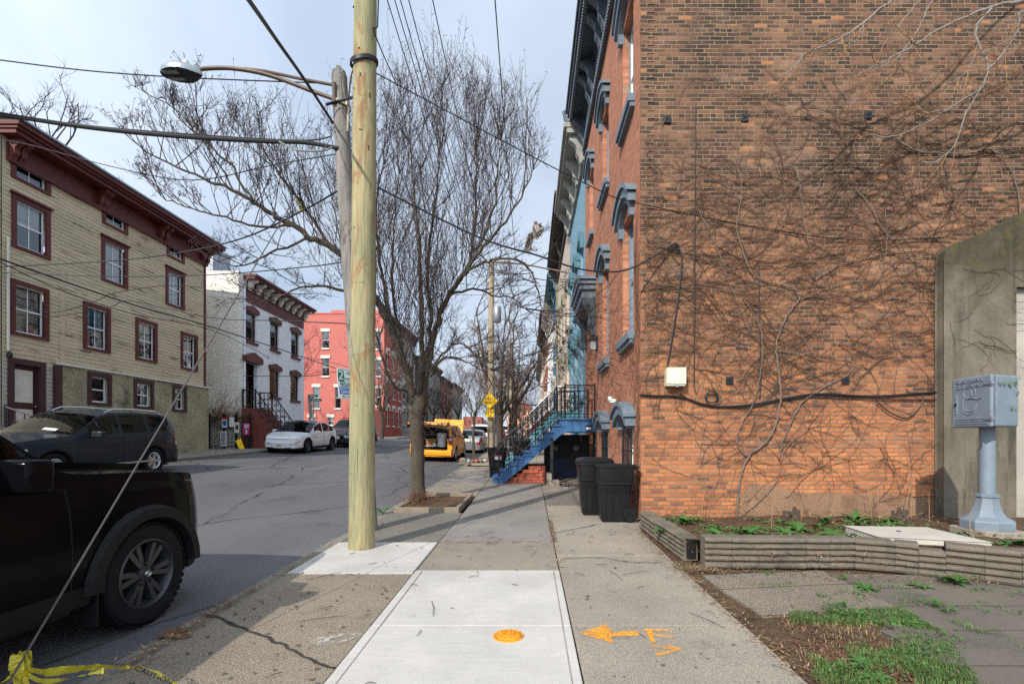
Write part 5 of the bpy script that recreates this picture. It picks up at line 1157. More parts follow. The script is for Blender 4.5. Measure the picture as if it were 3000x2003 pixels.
# strands round the corner on the front
mb = MB()
for _ in range(70):
    p = V3((FX - .015, SYW + abs(vr.gauss(0, .25)) + .02, vr.uniform(.5, 4.6))); pts = [p]; a = vr.uniform(.9, 1.9)
    for i in range(vr.randint(8, 22)):
        a += vr.gauss(0, .18); q = pts[-1] + V3((0, math.cos(a), math.sin(a))) * .08; q.x = FX - .012 - abs(vr.gauss(0, .01))
        if q.y < SYW + .01: break
        if any(h[0] - .12 < q.y < h[1] + .12 and h[2] - .3 < q.z < h[3] + .5 for h in hol): break
        pts.append(q)
    if len(pts) > 3: mb.tube(pts, [.006 - .003 * i / len(pts) for i in range(len(pts))], 3, False)
mb.build('twigs', 'litter_brown', vine)
mb = MB()
for _ in range(70):
    p = V3(vr.choice(nodes)) if vr.random() < .6 else wp(vr.uniform(1500, 2150), vr.uniform(420, 1050), .05); p.y = SYW - vr.uniform(.04, .09); s = vr.uniform(.012, .03)
    a = V3((vr.gauss(0, 1), vr.gauss(0, .5), vr.gauss(0, 1))).normalized() * s; b = V3((vr.gauss(0, 1), vr.gauss(0, .5), vr.gauss(0, 1))).normalized() * s * .7; mb.quad(p - a, p + b, p + a, p - b)
mb.build('dead_leaves', 'leaf_dead', vine)

# ================================================================ garden bed, edging blocks, yard
def gz_(y): return prof(y)
mb = MB(); nx, ny = 30, 14
bed = random.Random(9)
def bed_front(x):
    pts = [(1.7, 5.50), (1.92, 5.36), (3.0, 5.33), (4.06, 5.12), (4.66, 4.87), (5.9, 4.62), (9.5, 4.5)]
    for (a, b), (c, d) in zip(pts, pts[1:]):
        if x <= c: return lerp(b, d, (x - a) / (c - a))
    return 4.5
for j in range(ny + 1):
    for i in range(nx + 1):
        x = lerp(1.78, 9.5, i / nx); y = lerp(bed_front(x), SYW + .02, j / ny); t = j / ny
        z = lerp(.37, .22, t) + .04 * noise.noise(V3((x * 2.3, y * 2.3, 0))) + .03 * noise.noise(V3((x * 6, y * 6, 3)))
        mb.v.append((x, y, z))
for j in range(ny):
    for i in range(nx): a = j * (nx + 1) + i; mb.f.append((a, a + 1, a + nx + 2, a + nx + 1))
struct('soil_bed', mb, 'soil', smooth=True)
def bed_z(x, y): t = (y - bed_front(x)) / (SYW - bed_front(x)); return lerp(.36, .21, max(0, min(1, t)))
gE = 'grooved concrete edging blocks of the garden bed'
def edging(p0, p1, zb0, zb1, h, label, w=.17, rows=5, seed=0, end=None):
    r = random.Random(seed); p0, p1 = V3((*p0, 0)), V3((*p1, 0)); d = (p1 - p0); L = d.length; d.normalize(); nn = V3((d.y, -d.x, 0))   # nn: visible side
    t = thing('edging_block', (p0.x, p0.y, zb0), label, 'edging block', gE)
    poly = []; hh = h / rows
    for k in range(rows):
        z = k * hh; poly += [(.0 if k == 0 else .022, z + .001), (-.012 + r.uniform(-.003, .003), z + .018), (-.016 + r.uniform(-.004, .004), z + hh * .5), (-.008, z + hh - .014), (.020 if k < rows - 1 else .004, z + hh - .002)]
    poly += [(w, h), (w, 0)]
    mb = MB(); N = max(2, int(L / .09)); o = []
    for i in range(N + 1):
        q = p0 + d * L * i / N; zb = lerp(zb0, zb1, i / N)
        for (a, z) in poly: jit = noise.noise(V3((i * .7 + seed * 9, z * 22, a * 5))) * .007; mb.v.append(tuple(q - nn * (a + jit) + V3((0, 0, zb + z + jit * .5))))
    n = len(poly)
    for i in range(N):
        for k in range(n): mb.f.append((i * n + k, i * n + (k + 1) % n, (i + 1) * n + (k + 1) % n, (i + 1) * n + k))
    mb.f += [tuple(range(n)), tuple(N * n + k for k in range(n - 1, -1, -1))]
    mb.build('block', 'edging', t); return t
E = lambda u, v: gxy(u, v)
edging(E(1616, 1301), E(1678, 1302), .105, .105, .335, 'short left end block of the front garden edging', seed=1)
edging(E(1679, 1302), E(1848, 1303), .105, .105, .33, 'long edging block, second in the front row', seed=2)
edging(E(1849, 1302.5), E(1902, 1303), .105, .103, .33, 'short edging block between two long ones in the front row', seed=3)
edging(E(1903, 1303), E(1960, 1303), .103, .102, .33, 'short edging block, fourth from the sidewalk in the front row', seed=4)
edging(E(1961, 1303.5), E(2052, 1311), .102, .10, .325, 'edging block with a chipped top in the middle of the bend', seed=5)
edging(E(2053, 1311), E(2106, 1318), .10, .098, .325, 'edging block at the bend beside the broken low block', seed=6)
edging(E(2107, 1318), E(2168, 1325), .098, .096, .27, 'broken low edging block in the gap of the row', rows=4, seed=7)
edging(E(2169, 1322), E(2258, 1334), .096, .094, .34, 'dark tall edging block just right of the broken low one', seed=8)
edging(E(2259, 1334), E(2342, 1345), .094, .092, .34, 'dark edging block farther right, before the blue pedestal', seed=9)
edging(E(2343, 1345), (5.9, 4.5), .092, .09, .34, 'dark edging block at the right end of the row', seed=10)
edging((1.70, 7.4), (1.72, 6.55), .142, .132, .26, 'edging block at the brick corner, along the sidewalk', rows=4, seed=11)
eb = edging((1.72, 6.54), (1.76, 5.52), .132, .11, .27, 'edging block with a hollow broken end along the sidewalk', rows=5, seed=12)
q = MB(); q.box(1.80, 1.90, 5.49, 5.52, .15, .32); q.build('hollow', 'well', eb)
sc_ = thing('cover_slab', (4.3, 5.4, .36), 'pale square concrete cover slab lying on the soil of the bed', 'slab')
q = MB(); pl = [(3.93, 5.98), (4.86, 5.88), (4.82, 5.0), (3.86, 5.30)]; q.prism(pl, lambda x, y: (x, y, .335), lambda x, y: (x, y, .43)); q.build('slab', 'slab_cover', sc_, bevel=.012)
q = MB(); q.lathe([(0, .0), (.025, .0), (.025, .006), (0, .006)], 12, (4.32, 5.62, .431)); q.build('lifting_hole', 'dark_gap', sc_)
# concrete wall
cwl = thing('concrete_wall', (6.8, 7.8, .2), 'weathered mossy concrete wall with a sloping top at the end of the brick wall', 'wall')
CW = 7.80
top = [P(u, v, CW) for u, v in ((2167, 595), (2172, 572), (2190, 560), (2230, 548), (2290, 518), (2350, 486), (2430, 446))]
poly = [(p.x, p.z) for p in top] + [(top[-1].x, -.2), (top[0].x, -.2)]
xr = P(2328, 0, CW).x; zr = P(0, 655, CW).z
poly1 = [(p.x, p.z) for p in top] + [(top[-1].x, zr), (xr, zr), (xr, -.2), (top[0].x, -.2)]
q = MB(); q.prism(poly1, lambda x, z: (x, CW, z), lambda x, z: (x, 7.97, z)); q.build('pier', 'old_wall', cwl, bevel=.02)
q = MB(); q.box(xr + .002, 12, CW + .1, 7.96, -.2, zr - .003); q.build('panel', 'pale_wall', cwl)
r_ = random.Random(14)
mb = MB()
for k in range(26):
    p = P(r_.uniform(2175, 2330), r_.uniform(590, 800), CW - .015); pts = [p]; a = r_.uniform(-.6, .6)
    for i in range(r_.randint(8, 20)): a += r_.gauss(0, .25); pts.append(pts[-1] + V3((math.cos(a) * .05, r_.uniform(-.004, .004), math.sin(a) * .05)))
    pts = [V3((q.x, CW - .012, q.z)) for q in pts if q.z < 4.3 and q.x > top[0].x]
    if len(pts) > 3: mb.tube(pts, .003, 3, False)
tag(mb.build('creeper', 'vine_twig'), 'a few thin dry creeper strands on the grey concrete wall', 'plant', kind='stuff')

# ---- alarm pedestal
al = thing('signal_box', (5.7, 6.0, .3), 'pale blue cast iron signal box on a fluted post and octagonal base', 'signal box', rz=0)
q = MB(); q.box(5.46, 5.98, 5.74, 6.26, .1, .40); q.build('footing', 'conc_tan', al, bevel=.02)
def octa(mb, rs, c, n=8, rot=PI / 8):
    o = len(mb.v)
    for r, z in rs:
        for k in range(n): a = rot + 2 * PI * k / n; mb.v.append((c[0] + r * math.cos(a), c[1] + r * math.sin(a), c[2] + z))
    for i in range(len(rs) - 1):
        for k in range(n): a = o + i * n + k; b = o + i * n + (k + 1) % n; mb.f.append((a, b, b + n, a + n))
    mb.f.append(tuple(o + (len(rs) - 1) * n + k for k in range(n)))
q = MB(); octa(q, [(.275, 0), (.275, .09), (.262, .11), (.245, .12), (.19, .15), (.15, .22), (.128, .30), (.112, .37), (.112, .385), (.125, .39), (.125, .42), (.09, .43)], (5.72, 6.0, .40)); q.build('base', 'alarm_blue', al)
q = MB(); q.lathe([(.082, 0), (.080, .02), (.078, 1.16), (.09, 1.17), (.09, 1.3), (.105, 1.32)], 24, (5.72, 6.0, .82)); q.build('post', 'alarm_blue', al, smooth=True)
# box, turned a little from the street
cA_ = V3((5.45, 5.65, 0)); dv = V3((.05, .58, 0)); sv = V3((.44, .13, 0)); zb_, zt_ = CZ + (V0 - 978) / F * 5.75, CZ + (V0 - 860) / F * 5.75
ctr = cA_ + dv / 2 + sv / 2 + V3((0, 0, (zb_ + zt_) / 2))
q = MB(); q.obox(ctr + sv * .06, sv * .44, dv * .5, (0, 0, (zt_ - zb_) / 2)); q.build('case', 'alarm_blue', al, bevel=.02)
dn = V3((-dv.y, dv.x, 0)).normalized(); du = dv.normalized()       # outward from the door, along the door
q = MB(); q.obox(cA_ + dv / 2 + V3((0, 0, (zb_ + zt_) / 2)) + dn * .0, dn * .022, dv * .5 + du * .004, (0, 0, (zt_ - zb_) / 2 + .004)); dr = q.build('door', 'alarm_blue', al, bevel=.02)
for k in range(3):
    q = MB(); q.obox(cA_ + dv * .47 + V3((0, 0, zb_ + .045 + k * .028)) + dn * .022, dn * .007, du * .24, (0, 0, .008)); q.build('rib', 'alarm_blue', dr, bevel=.004)
for zz in (zb_ + .1, zt_ - .1):
    q = MB(); q.obox(cA_ + du * .02 + V3((0, 0, zz)) + dn * .02, dn * .018, du * .05, (0, 0, .014)); q.lathe([(.014, -.03), (.014, .03)], 8, cA_ + V3((0, 0, zz)) + dn * .02 - du * .01); q.build('hinge', 'alarm_blue', dr)
q = MB(); q.obox(cA_ + du * .505 + V3((0, 0, lerp(zb_, zt_, .47))) + dn * .024, dn * .006, du * .022, (0, 0, .12)); q.build('lock_bar', 'alarm_blue', dr, bevel=.004)
q = MB(); q.obox(cA_ + du * .505 + V3((0, 0, lerp(zb_, zt_, .47))) + dn * .032, dn * .006, du * .016, (0, 0, .018)); q.build('keyhole', 'iron', dr)
o_ = cA_ + du * .30 + dn * .0235
text('CROUSE-HINDS', 'lettering', .062, 'alarm_blue', o_ + V3((0, 0, zt_ - .115)), -du, (0, 0, 1), dr, .006)
text('TRAFFIC CONTROL', 'lettering', .046, 'alarm_blue', o_ + V3((0, 0, zt_ - .055)), -du, (0, 0, 1), dr, .006)
def loop(mb, f, n=26, r=.008):
    mb.tube([f(i / n) for i in range(n + 1)], r, 4, False)
gf = lambda a, z: cA_ + du * a + V3((0, 0, z)) + dn * .0225
zc_ = lerp(zb_, zt_, .55)
q = MB(); loop(q, lambda t: gf(.30 + .085 * math.cos(2 * PI * t), zc_ + .09 + .085 * math.sin(2 * PI * t))); loop(q, lambda t: gf(.33 - .20 * t, zc_ + .01 + .01 * math.sin(6 * t)), 10, .010)
loop(q, lambda t: gf(.30 + .10 * math.cos(PI + PI * t), zc_ - .06 + .14 * math.sin(PI + PI * t) * .9)); loop(q, lambda t: gf(.30 + .07 * math.cos(PI + PI * t), zc_ - .08 + .07 * math.sin(PI + PI * t)))
loop(q, lambda t: gf(.27, zc_ + .12 - .07 * t), 6, .010); loop(q, lambda t: gf(.40, zc_ + .1 - .28 * t + .02 * math.sin(8 * t)), 10)
q.build('graffiti', 'graffiti', dr)
mb = MB(); r_ = random.Random(2); sn = V3((sv.y, -sv.x, 0)).normalized()
for _ in range(12):
    p = cA_ + sv * r_.uniform(.12, .98) + V3((0, 0, r_.choice([r_.uniform(zt_ - .12, zt_ - .03), r_.uniform(zb_ + .2, zt_ - .05)]))) + sn * .0255; s = r_.uniform(.008, .03); o = len(mb.v)
    for k in range(7): a = 2 * PI * k / 7; mb.v.append(tuple(p + sv.normalized() * s * math.cos(a) * r_.uniform(.5, 1.3) + V3((0, 0, s * 1.3 * math.sin(a) * r_.uniform(.5, 1.3)))))
    mb.f.append(tuple(range(o, o + 7)))
mb.build('paint_chips', 'alarm_chip', al)

# ---- yard paving and grass
def yslab(pts, m, th=.05, lift=0.0):
    q = MB(); q.prism(pts, lambda x, y: (x, y, prof(y) - th), lambda x, y: (x, y, prof(y) + lift)); o = q.build('yard_paving', m, bevel=.006); o['kind'] = 'structure'
q = MB(); q.add([(XD + .005, 0, -.022), (12, 0, -.022), (12, 6, .098), (XD + .005, 5.6, .09)], [(0, 1, 2, 3)]); struct('yard_soil', q, 'lawn_soil')
yslab([gxy(1612, 1318), gxy(1885, 1308), gxy(1950, 1336), gxy(1652, 1349)], 'conc_agg')
yslab([gxy(1655, 1352), gxy(1955, 1339), gxy(2062, 1392), gxy(1748, 1410)], 'conc_agg')
r_ = random.Random(31)
x0s = [gxy(1900, 1312)[0]]
yy = [5.0, 4.55, 4.1, 3.6, 3.05, 2.45, 1.8, 1.0]
for j in range(len(yy) - 1):
    y1, y0 = yy[j], yy[j + 1]; xs = [lerp(3.02, 2.62, j / 3) if j < 3 else 2.60 + .02 * j, 3.2 + r_.uniform(-.1, .1), 3.85 + r_.uniform(-.15, .15), 4.6 + r_.uniform(-.1, .1), 5.4, 6.4, 7.6]
    if j == 0: xs = [3.15] + xs[2:]
    for a, b in zip(xs, xs[1:]):
        if b - a < .2: continue
        yslab([(a + .008, y0 + .01), (b - .008, y0 + .01), (b - .008 - .05, y1 - .01), (a + .008 - .05, y1 - .01)], 'slate', lift=r_.uniform(-.006, .008))
def grass_patch(name, m, poly, n, h, seed, bias=None, w=.0035, bare=False):
    r = random.Random(seed); mb = MB(); xs = [p[0] for p in poly]; ys = [p[1] for p in poly]; k = 0
    def inside(x, y):
        c = False
        for i in range(len(poly)):
            (x1, y1), (x2, y2) = poly[i], poly[i - 1]
            if (y1 > y) != (y2 > y) and x < (x2 - x1) * (y - y1) / (y2 - y1) + x1: c = not c
        return c
    while k < n:
        x, y = r.uniform(min(xs), max(xs)), r.uniform(min(ys), max(ys))
        if not inside(x, y): continue
        k += 1
        qv = noise.noise(V3((x * 2.4, y * 2.4, 4.0))) + .6 * noise.noise(V3((x * 7, y * 7, 7.0)))
        if bare:
            uu = U0 + x / y * F; vv = V0 + (CZ - prof(y)) / y * F; qv += (uu - 1960) / 300 + .08 + (.55 if vv < 1425 and uu > 1810 else 0) - (.35 if 1430 < vv < 1490 else 0)
        if qv < (-.05 if bias is None else bias): continue
        a = r.uniform(0, 2 * PI); hh = h * r.uniform(.4, 1.3); lean = r.uniform(.2, .9); b = V3((x, y, prof(y) - .02)); s = V3((math.cos(a + 1.57), math.sin(a + 1.57), 0)) * w * r.uniform(.7, 1.4); l = V3((math.cos(a), math.sin(a), 0)) * hh * lean
        m1 = b + l * .4 + V3((0, 0, hh * .65)); t = b + l + V3((0, 0, hh * r.uniform(.7, 1.0)))
        mb.add([b - s, b + s, m1 + s * .7, m1 - s * .7, t], [(0, 1, 2, 3), (3, 2, 4)])
    o = mb.build(name, m); o['kind'] = 'stuff'; return o
GP = [gxy(1770, 1404), gxy(2068, 1392), gxy(2150, 1440), gxy(2230, 1540), gxy(2260, 1600), gxy(1905, 1600), gxy(1800, 1470)]
grass_patch('grass', 'grass', GP, 15000, .045, 41, .0, .003, True); grass_patch('grass', 'grass_dark', GP, 6000, .045, 44, .05, .003, True); grass_patch('dry_grass', 'straw', GP, 1500, .035, 43, -.4, .002)
litter('lawn_litter', 'litter_brown', [((2.0, 3.9), (2.2, 2.4), .22), ((2.2, 3.9), (2.5, 2.6), .2), ((1.95, 3.5), (2.3, 2.6), .15)], 1500, .055, 51, -.012)
litter('bed_litter', 'litter_brown', [((2.0, 7.6), (6, 7.6), .22), ((2.1, 5.6), (3.8, 5.5), .25), ((2.0, 6.6), (5.4, 6.4), .4)], 2600, .06, 52, .16)
litter('bed_straw', 'straw', [((2.0, 7.4), (6, 7.4), .3), ((2.1, 5.7), (3.8, 5.5), .3)], 500, .09, 53, .18)
for nm, pts, nn in (('grass', [(2.9, 4.6), (4.9, 4.45)], 900), ('grass', [(3.2, 4.9), (3.5, 2.5)], 700), ('grass', [(2.6, 4.35), (3.2, 4.35)], 350), ('grass', [(3.8, 4.75), (4.4, 2.6)], 500), ('grass', [(2.0, 4.72), (2.7, 4.66)], 260), ('grass', [(1.66, 5.6), (1.68, 5.2)], 120), ('grass', [(.33, 8.4), (.33, 6.4)], 70)):
    (xa, ya), (xb, yb) = pts; dx, dy = xb - xa, yb - ya; l = math.hypot(dx, dy); ox, oy = -dy / l * .06, dx / l * .06
    grass_patch(nm, 'grass', [(xa - ox, ya - oy), (xb - ox, yb - oy), (xb + ox, yb + oy), (xa + ox, ya + oy)], nn, .05, int(xa * 100), .08, .004)
# low green cover in bed and lawn
def cover(name, spots, n, size, seed, zf):
    r = random.Random(seed); mb = MB()
    for _ in range(n):
        cx, cy, w = r.choice(spots); x, y = r.gauss(cx, w), r.gauss(cy, w * .7); z = zf(x, y) + r.uniform(.005, .05); a = r.uniform(0, 6.28); s = size * r.uniform(.5, 1.4); d = V3((math.cos(a), math.sin(a), r.uniform(.1, .9))).normalized() * s; e = V3((-math.sin(a), math.cos(a), r.uniform(-.2, .2))) * s * .32; p = V3((x, y, z))
        mb.add([p, p + d * .5 + e, p + d, p + d * .5 - e], [(0, 1, 2, 3)])
    o = mb.build(name, 'leaf_green'); o['kind'] = 'stuff'
rc = random.Random(77)
cover('ground_cover', [(rc.uniform(2.1, 5.6), rc.uniform(5.6, 7.4), rc.uniform(.05, .2)) for _ in range(34)], 1500, .05, 5, lambda x, y: bed_z(x, y))
cover('ground_cover', [(*gxy(rc.uniform(1900, 2180), rc.uniform(1405, 1560)), rc.uniform(.03, .1)) for _ in range(18)], 420, .026, 6, lambda x, y: prof(y) - .01)
cover('ground_cover', [(*gxy(rc.uniform(1900, 2340), rc.uniform(1330, 1420)), rc.uniform(.02, .07)) for _ in range(18)], 500, .028, 7, lambda x, y: prof(y))
# broad leaved weeds
def weed_mesh(n, L, w, seed, up=.6):
    r = random.Random(seed); mb = MB()
    for k in range(n):
        a = 2 * PI * k / n + r.uniform(-.4, .4); l = L * r.uniform(.6, 1.15); e = up * r.uniform(.6, 1.3); d = V3((math.cos(a), math.sin(a), 0)); s = V3((-d.y, d.x, 0)); row = []
        for i in range(7):
            t = i / 6; q = d * l * t * math.cos(e * (1 - .5 * t)) + V3((0, 0, l * (math.sin(e) * t - .55 * t * t * (1 - e * .4)))); ww = w * l * (math.sin(PI * min(1, t * 1.0 + .04)) ** .8) * (.35 if t < .2 else 1); row.append((q - s * ww + V3((0, 0, ww * .35)), q, q + s * ww + V3((0, 0, ww * .35))))
        o = len(mb.v)
        for p in row: mb.v += [tuple(x) for x in p]
        for i in range(6): a0 = o + i * 3; mb.f += [(a0, a0 + 1, a0 + 4, a0 + 3), (a0 + 1, a0 + 2, a0 + 5, a0 + 4)]
    return mb
wv = [(weed_mesh(11, .34, .15, 1, .95), 'dock'), (weed_mesh(14, .20, .16, 2, .7), 'weed'), (weed_mesh(16, .13, .13, 3, .5), 'weed'), (weed_mesh(9, .42, .13, 4, 1.25), 'dock')]
proto = {}
wl_ = [('large leafy dock plant at the left end of the bed by the brick corner', 1568, 1192, 0, 1.0, 7.0), ('tall upright dock plant before the mortar patch', 1962, 1190, 0, .8, 7.2), ('low weed clump at the front left of the bed', 1655, 1222, 1, 1.1, 5.7), ('leafy weed second from the left along the front of the bed', 1712, 1216, 1, 1.2, 5.9), ('leafy weed in the middle front of the bed', 1800, 1212, 1, 1.0, 6.0), ('weed close behind the long edging block', 1765, 1222, 2, 1.3, 5.6), ('weed beside the tall dry stalk', 1832, 1196, 1, 1.2, 6.3), ('bushy weed before the brick wall middle', 1895, 1182, 0, .75, 7.0), ('weed left of the cover slab', 1905, 1214, 1, 1.2, 5.8), ('weed at the near left corner of the cover slab', 1990, 1226, 2, 1.2, 5.35), ('weed near the old stump below the creeper', 1742, 1196, 2, 1.4, 6.5), ('weed at the far right of the bed before the wall', 2040, 1190, 1, .9, 7.3),
 ('weed at the foot of the blue pedestal', 2290, 1236, 1, .9, 5.3), ('leafy clump right of the blue pedestal', 2335, 1250, 1, 1.1, 5.2), ('weed between the cover slab and the dark edging block', 2195, 1245, 2, 1.1, 5.0), ('sapling weed standing before the dark edging block', 2188, 1320, 1, .9, 4.72), ('weed on the paving before the broken low block', 2110, 1332, 2, 1.0, 4.6), ('grassy weed between the aggregate slab and the slates', 1985, 1338, 2, 1.2, 4.55), ('weed at the sidewalk edge by the hollow edging block', 1518, 1240, 1, .9, 6.3), ('weed in the lawn with broad leaves, nearest the sidewalk', 1975, 1478, 2, .8, 3.1), ('leafy weed in the upper lawn edge', 2070, 1402, 2, 1.0, 3.75), ('leafy weed in the lower right lawn', 2010, 1500, 2, 1.0, 2.9), ('pale thistle rosette before the second front block', 1758, 1303, 2, .7, 5.05)]
for i, (lab, u, v, k, s, Y) in enumerate(wl_):
    p = P(u, v, Y)
    if Y > 5.25 or u < 1560 and Y > 7: p.z = bed_z(p.x, p.y)
    else: p.z = prof(p.y) - .005
    if u > 2150 and 4.9 < Y < 5.4: p.z = .33
    if k not in proto: o = wv[k][0].build('weed_plant', 'leaf_green'); proto[k] = o
    else: o = proto[k].copy(); COL.objects.link(o)
    o.location = p; o.scale = (s * (.8 + .07 * (i * 5 % 7)), s, s * (.8 + .09 * (i * 3 % 6))); o.rotation_euler = (.12 * math.sin(i * 2.1), .12 * math.cos(i * 1.7), i * 1.3); tag(o, lab, 'weed', 'weeds in the bed and yard')
# dry stalks
mb = MB(); r_ = random.Random(17)
for (u, vt, vb, Y) in [(1835, 1060, 1195, 6.4), (1768, 1100, 1200, 6.6), (1998, 1085, 1185, 7.5), (2015, 1080, 1185, 7.6), (2090, 1060, 1180, 7.7), (2080, 1090, 1180, 7.6), (1610, 1090, 1180, 7.7), (2130, 1090, 1190, 7.3), (2235, 1170, 1240, 5.4)]:
    a, b = P(u + r_.uniform(-3, 3), vb, Y), P(u + r_.uniform(-14, 14), vt, Y + .1); a.z = bed_z(a.x, a.y); mb.tube([a, a.lerp(b, .5) + V3((r_.gauss(0, .02), 0, 0)), b], [.006, .005, .002], 4, False)
tag(mb.build('dry_stalks', 'branch_tan'), 'thin pale dry stalks standing in the bed against the brick wall', 'plant', kind='stuff')
for n_, (u, v, Y, lab) in enumerate([(1815, 1180, 7.5, 'short rotten stump below the middle of the brick wall'), (2065, 1185, 7.5, 'gnarled rotten stump at the right end of the brick wall')]):
    p = P(u, v, Y); p.z = bed_z(p.x, p.y); q = MB(); r_ = random.Random(n_)
    for k in range(7): a = r_.uniform(0, 6.28); d = V3((math.cos(a), math.sin(a) * .5, 0)) * .09; q.tube([p + d * 1.5 - V3((0, 0, .05)), p + d + V3((0, 0, .08)), p + d * .9 + V3((r_.gauss(0, .03), 0, r_.uniform(.12, .22)))], [.06, .04, .022], 7)
    tag(q.build('tree_stump', 'bark_dark', smooth=True), lab, 'stump')
# ================================================================ poles, lamp, wires
def pole(name, label, pts, rad, m, n=20, base=None):
    t = thing(name, base or pts[0], label, 'utility pole'); q = MB(); pp = smooth_path(pts, 5); k = len(pp)
    q.tube(pp, [lerp(rad[0], rad[1], i / (k - 1)) for i in range(k)], n); q.build('shaft', m, t, smooth=True); return t
np_ = pole('utility_pole', 'new greenish tan wooden utility pole standing in the fresh concrete square', [P(829, 1262, 6.09), P(832, 800, 6.1), P(835, 400, 6.11), P(838, 0, 6.12), P(839.5, -180, 6.13)], (.160, .132), 'pole_new', 28)
op = pole('utility_pole', 'old cracked grey wooden pole cut off at the top and leaning behind the new pole', [P(846, 1222, 7.25), P(822, 860, 7.27), P(796, 500, 7.3), P(778, 174, 7.32)], (.135, .112), 'pole_old', 22)
q = MB(); r_ = random.Random(8)
for _ in range(46):        # climbing-spur gouges and staples in the new pole
    z = r_.uniform(.6, 9.6); a = r_.uniform(PI * .95, PI * 2.05); cx = lerp(P(829, 0, 6.09).x, P(839, 0, 6.13).x, z / 9); rr = lerp(.161, .134, (z - .1) / 9.5); d = V3((math.cos(a), math.sin(a), 0)); t_ = V3((-d.y, d.x, 0)); h_ = r_.uniform(.008, .03); w_ = r_.uniform(.004, .022)
    q.obox(V3((cx, 6.11, z)) + d * (rr - .006), d * .008, t_ * w_, V3((0, 0, h_ if w_ < .010 else .004)))
q.build('crack', 'bark_dark', np_)
q = MB(); r_ = random.Random(3); c = P(778, 172, 7.32)
for k in range(9): a = 2 * PI * k / 9; q.obox(c + V3((math.cos(a) * .06, math.sin(a) * .06, r_.uniform(-.02, .03))), V3((.028, 0, 0)), V3((0, .028, 0)), V3((0, 0, .06)))
q.build('split_top', 'pole_old', op)
p = P(835, 148, 6.11)
rp = MB()
for k in range(3): rp.tube([p + V3((.163 * math.cos(a), .163 * math.sin(a), .018 * k + .05 * math.sin(a + .6))) for a in [i / 20 * 2 * PI for i in range(21)]], .012, 5)
tag(rp.build('rope', 'cable', smooth=True), 'dark rope wound round the upper part of the new pole', 'rope')
wire('rope', [P(816, 150, 6.0), P(806, 170, 6.2), P(800, 215, 6.6), P(797, 245, 7.05), P(798, 262, 7.15)], .012, 'pale rope hanging from the new pole down to the knot on the old pole', 'rope', cat='rope')
rp = MB(); c = P(783, 246, 7.31)
for k in range(3): rp.tube([c + V3((.128 * math.cos(a), .128 * math.sin(a), .02 * k - .02 * math.cos(a))) for a in [i / 18 * 2 * PI for i in range(19)]], .011, 5)
k0 = c + V3((.125, -.07, .0)); rp.lathe([(0, -.05), (.035, -.03), (.04, 0), (.03, .04), (0, .05)], 8, k0); rp.tube([k0, k0 + V3((.01, -.01, -.15)), k0 + V3((-.005, -.01, -.42))], [.018, .02, .012], 6)
tag(rp.build('rope', 'rope', smooth=True), 'whitish rope knotted round the old grey pole with a hanging end', 'rope')
q = MB(); q.tube([P(747, 240, 7.1), P(778, 232, 7.15), P(830, 218, 6.25)], .02, 7); tag(q.build('tie_bar', 'cable', smooth=True), 'black bar tying the old pole to the new pole', 'tie bar')
# street lamp on the old pole
lp = thing('street_lamp', P(770, 225, 7.25), 'street lamp with a flat grey head on a curved arm fixed to the old pole', 'street lamp')
q = MB(); q.tube(smooth_path([P(768, 228, 7.2), P(710, 207, 7.2), P(645, 182, 7.2), P(590, 166, 7.2), P(530, 157, 7.2), P(480, 157, 7.2), P(452, 160, 7.2)], 5), .030, 10); q.build('arm', 'arm_brown', lp, smooth=True)
q = MB(); q.tube([P(768, 196, 7.2), P(690, 181, 7.2), P(610, 164, 7.2), P(560, 158, 7.2)], .022, 8); q.build('brace', 'arm_brown', lp, smooth=True)
q = MB(); q.tube([P(766, 190, 7.19), P(766, 238, 7.19)], .03, 8); q.build('bracket', 'arm_brown', lp)
hc = P(417, 168, 7.2); q = MB(); nl = 18; prf = []
def head_ring(k, z):
    out = []
    for i in range(nl):
        a = 2 * PI * i / nl; x = .31 * math.cos(a); y = .17 * math.sin(a) * (1.0 if x < .1 else 1 - .55 * (x - .1) / .21); out.append(hc + V3((x * k, y * k, z)))
    return out
rings = [head_ring(.0, .115), head_ring(.45, .108), head_ring(.8, .085), head_ring(.97, .045), head_ring(1.0, .0), head_ring(.98, -.03)]
for r in rings: q.v += [tuple(x) for x in r]
for i in range(5):
    for k in range(nl): q.f.append((i * nl + k, i * nl + (k + 1) % nl, (i + 1) * nl + (k + 1) % nl, (i + 1) * nl + k))
q.build('housing', 'galv', lp, smooth=True)
q = MB(); r = head_ring(.96, -.028); q.v += [tuple(x) for x in r]; q.f.append(tuple(range(nl))); q.build('underside', 'lamp_dark', lp)
q = MB()
for s in (-1, 1): q.obox(hc + V3((-.12, s * .065, -.036)), (.11, 0, 0), (0, .03, 0), (0, 0, .006))
q.build('lens', 'lamp_clear', lp)
q = MB(); q.lathe([(0, .19), (.035, .185), (.042, .15), (.042, .105)], 14, hc + V3((.06, 0, 0))); q.build('photocell', 'curtain', lp, smooth=True)
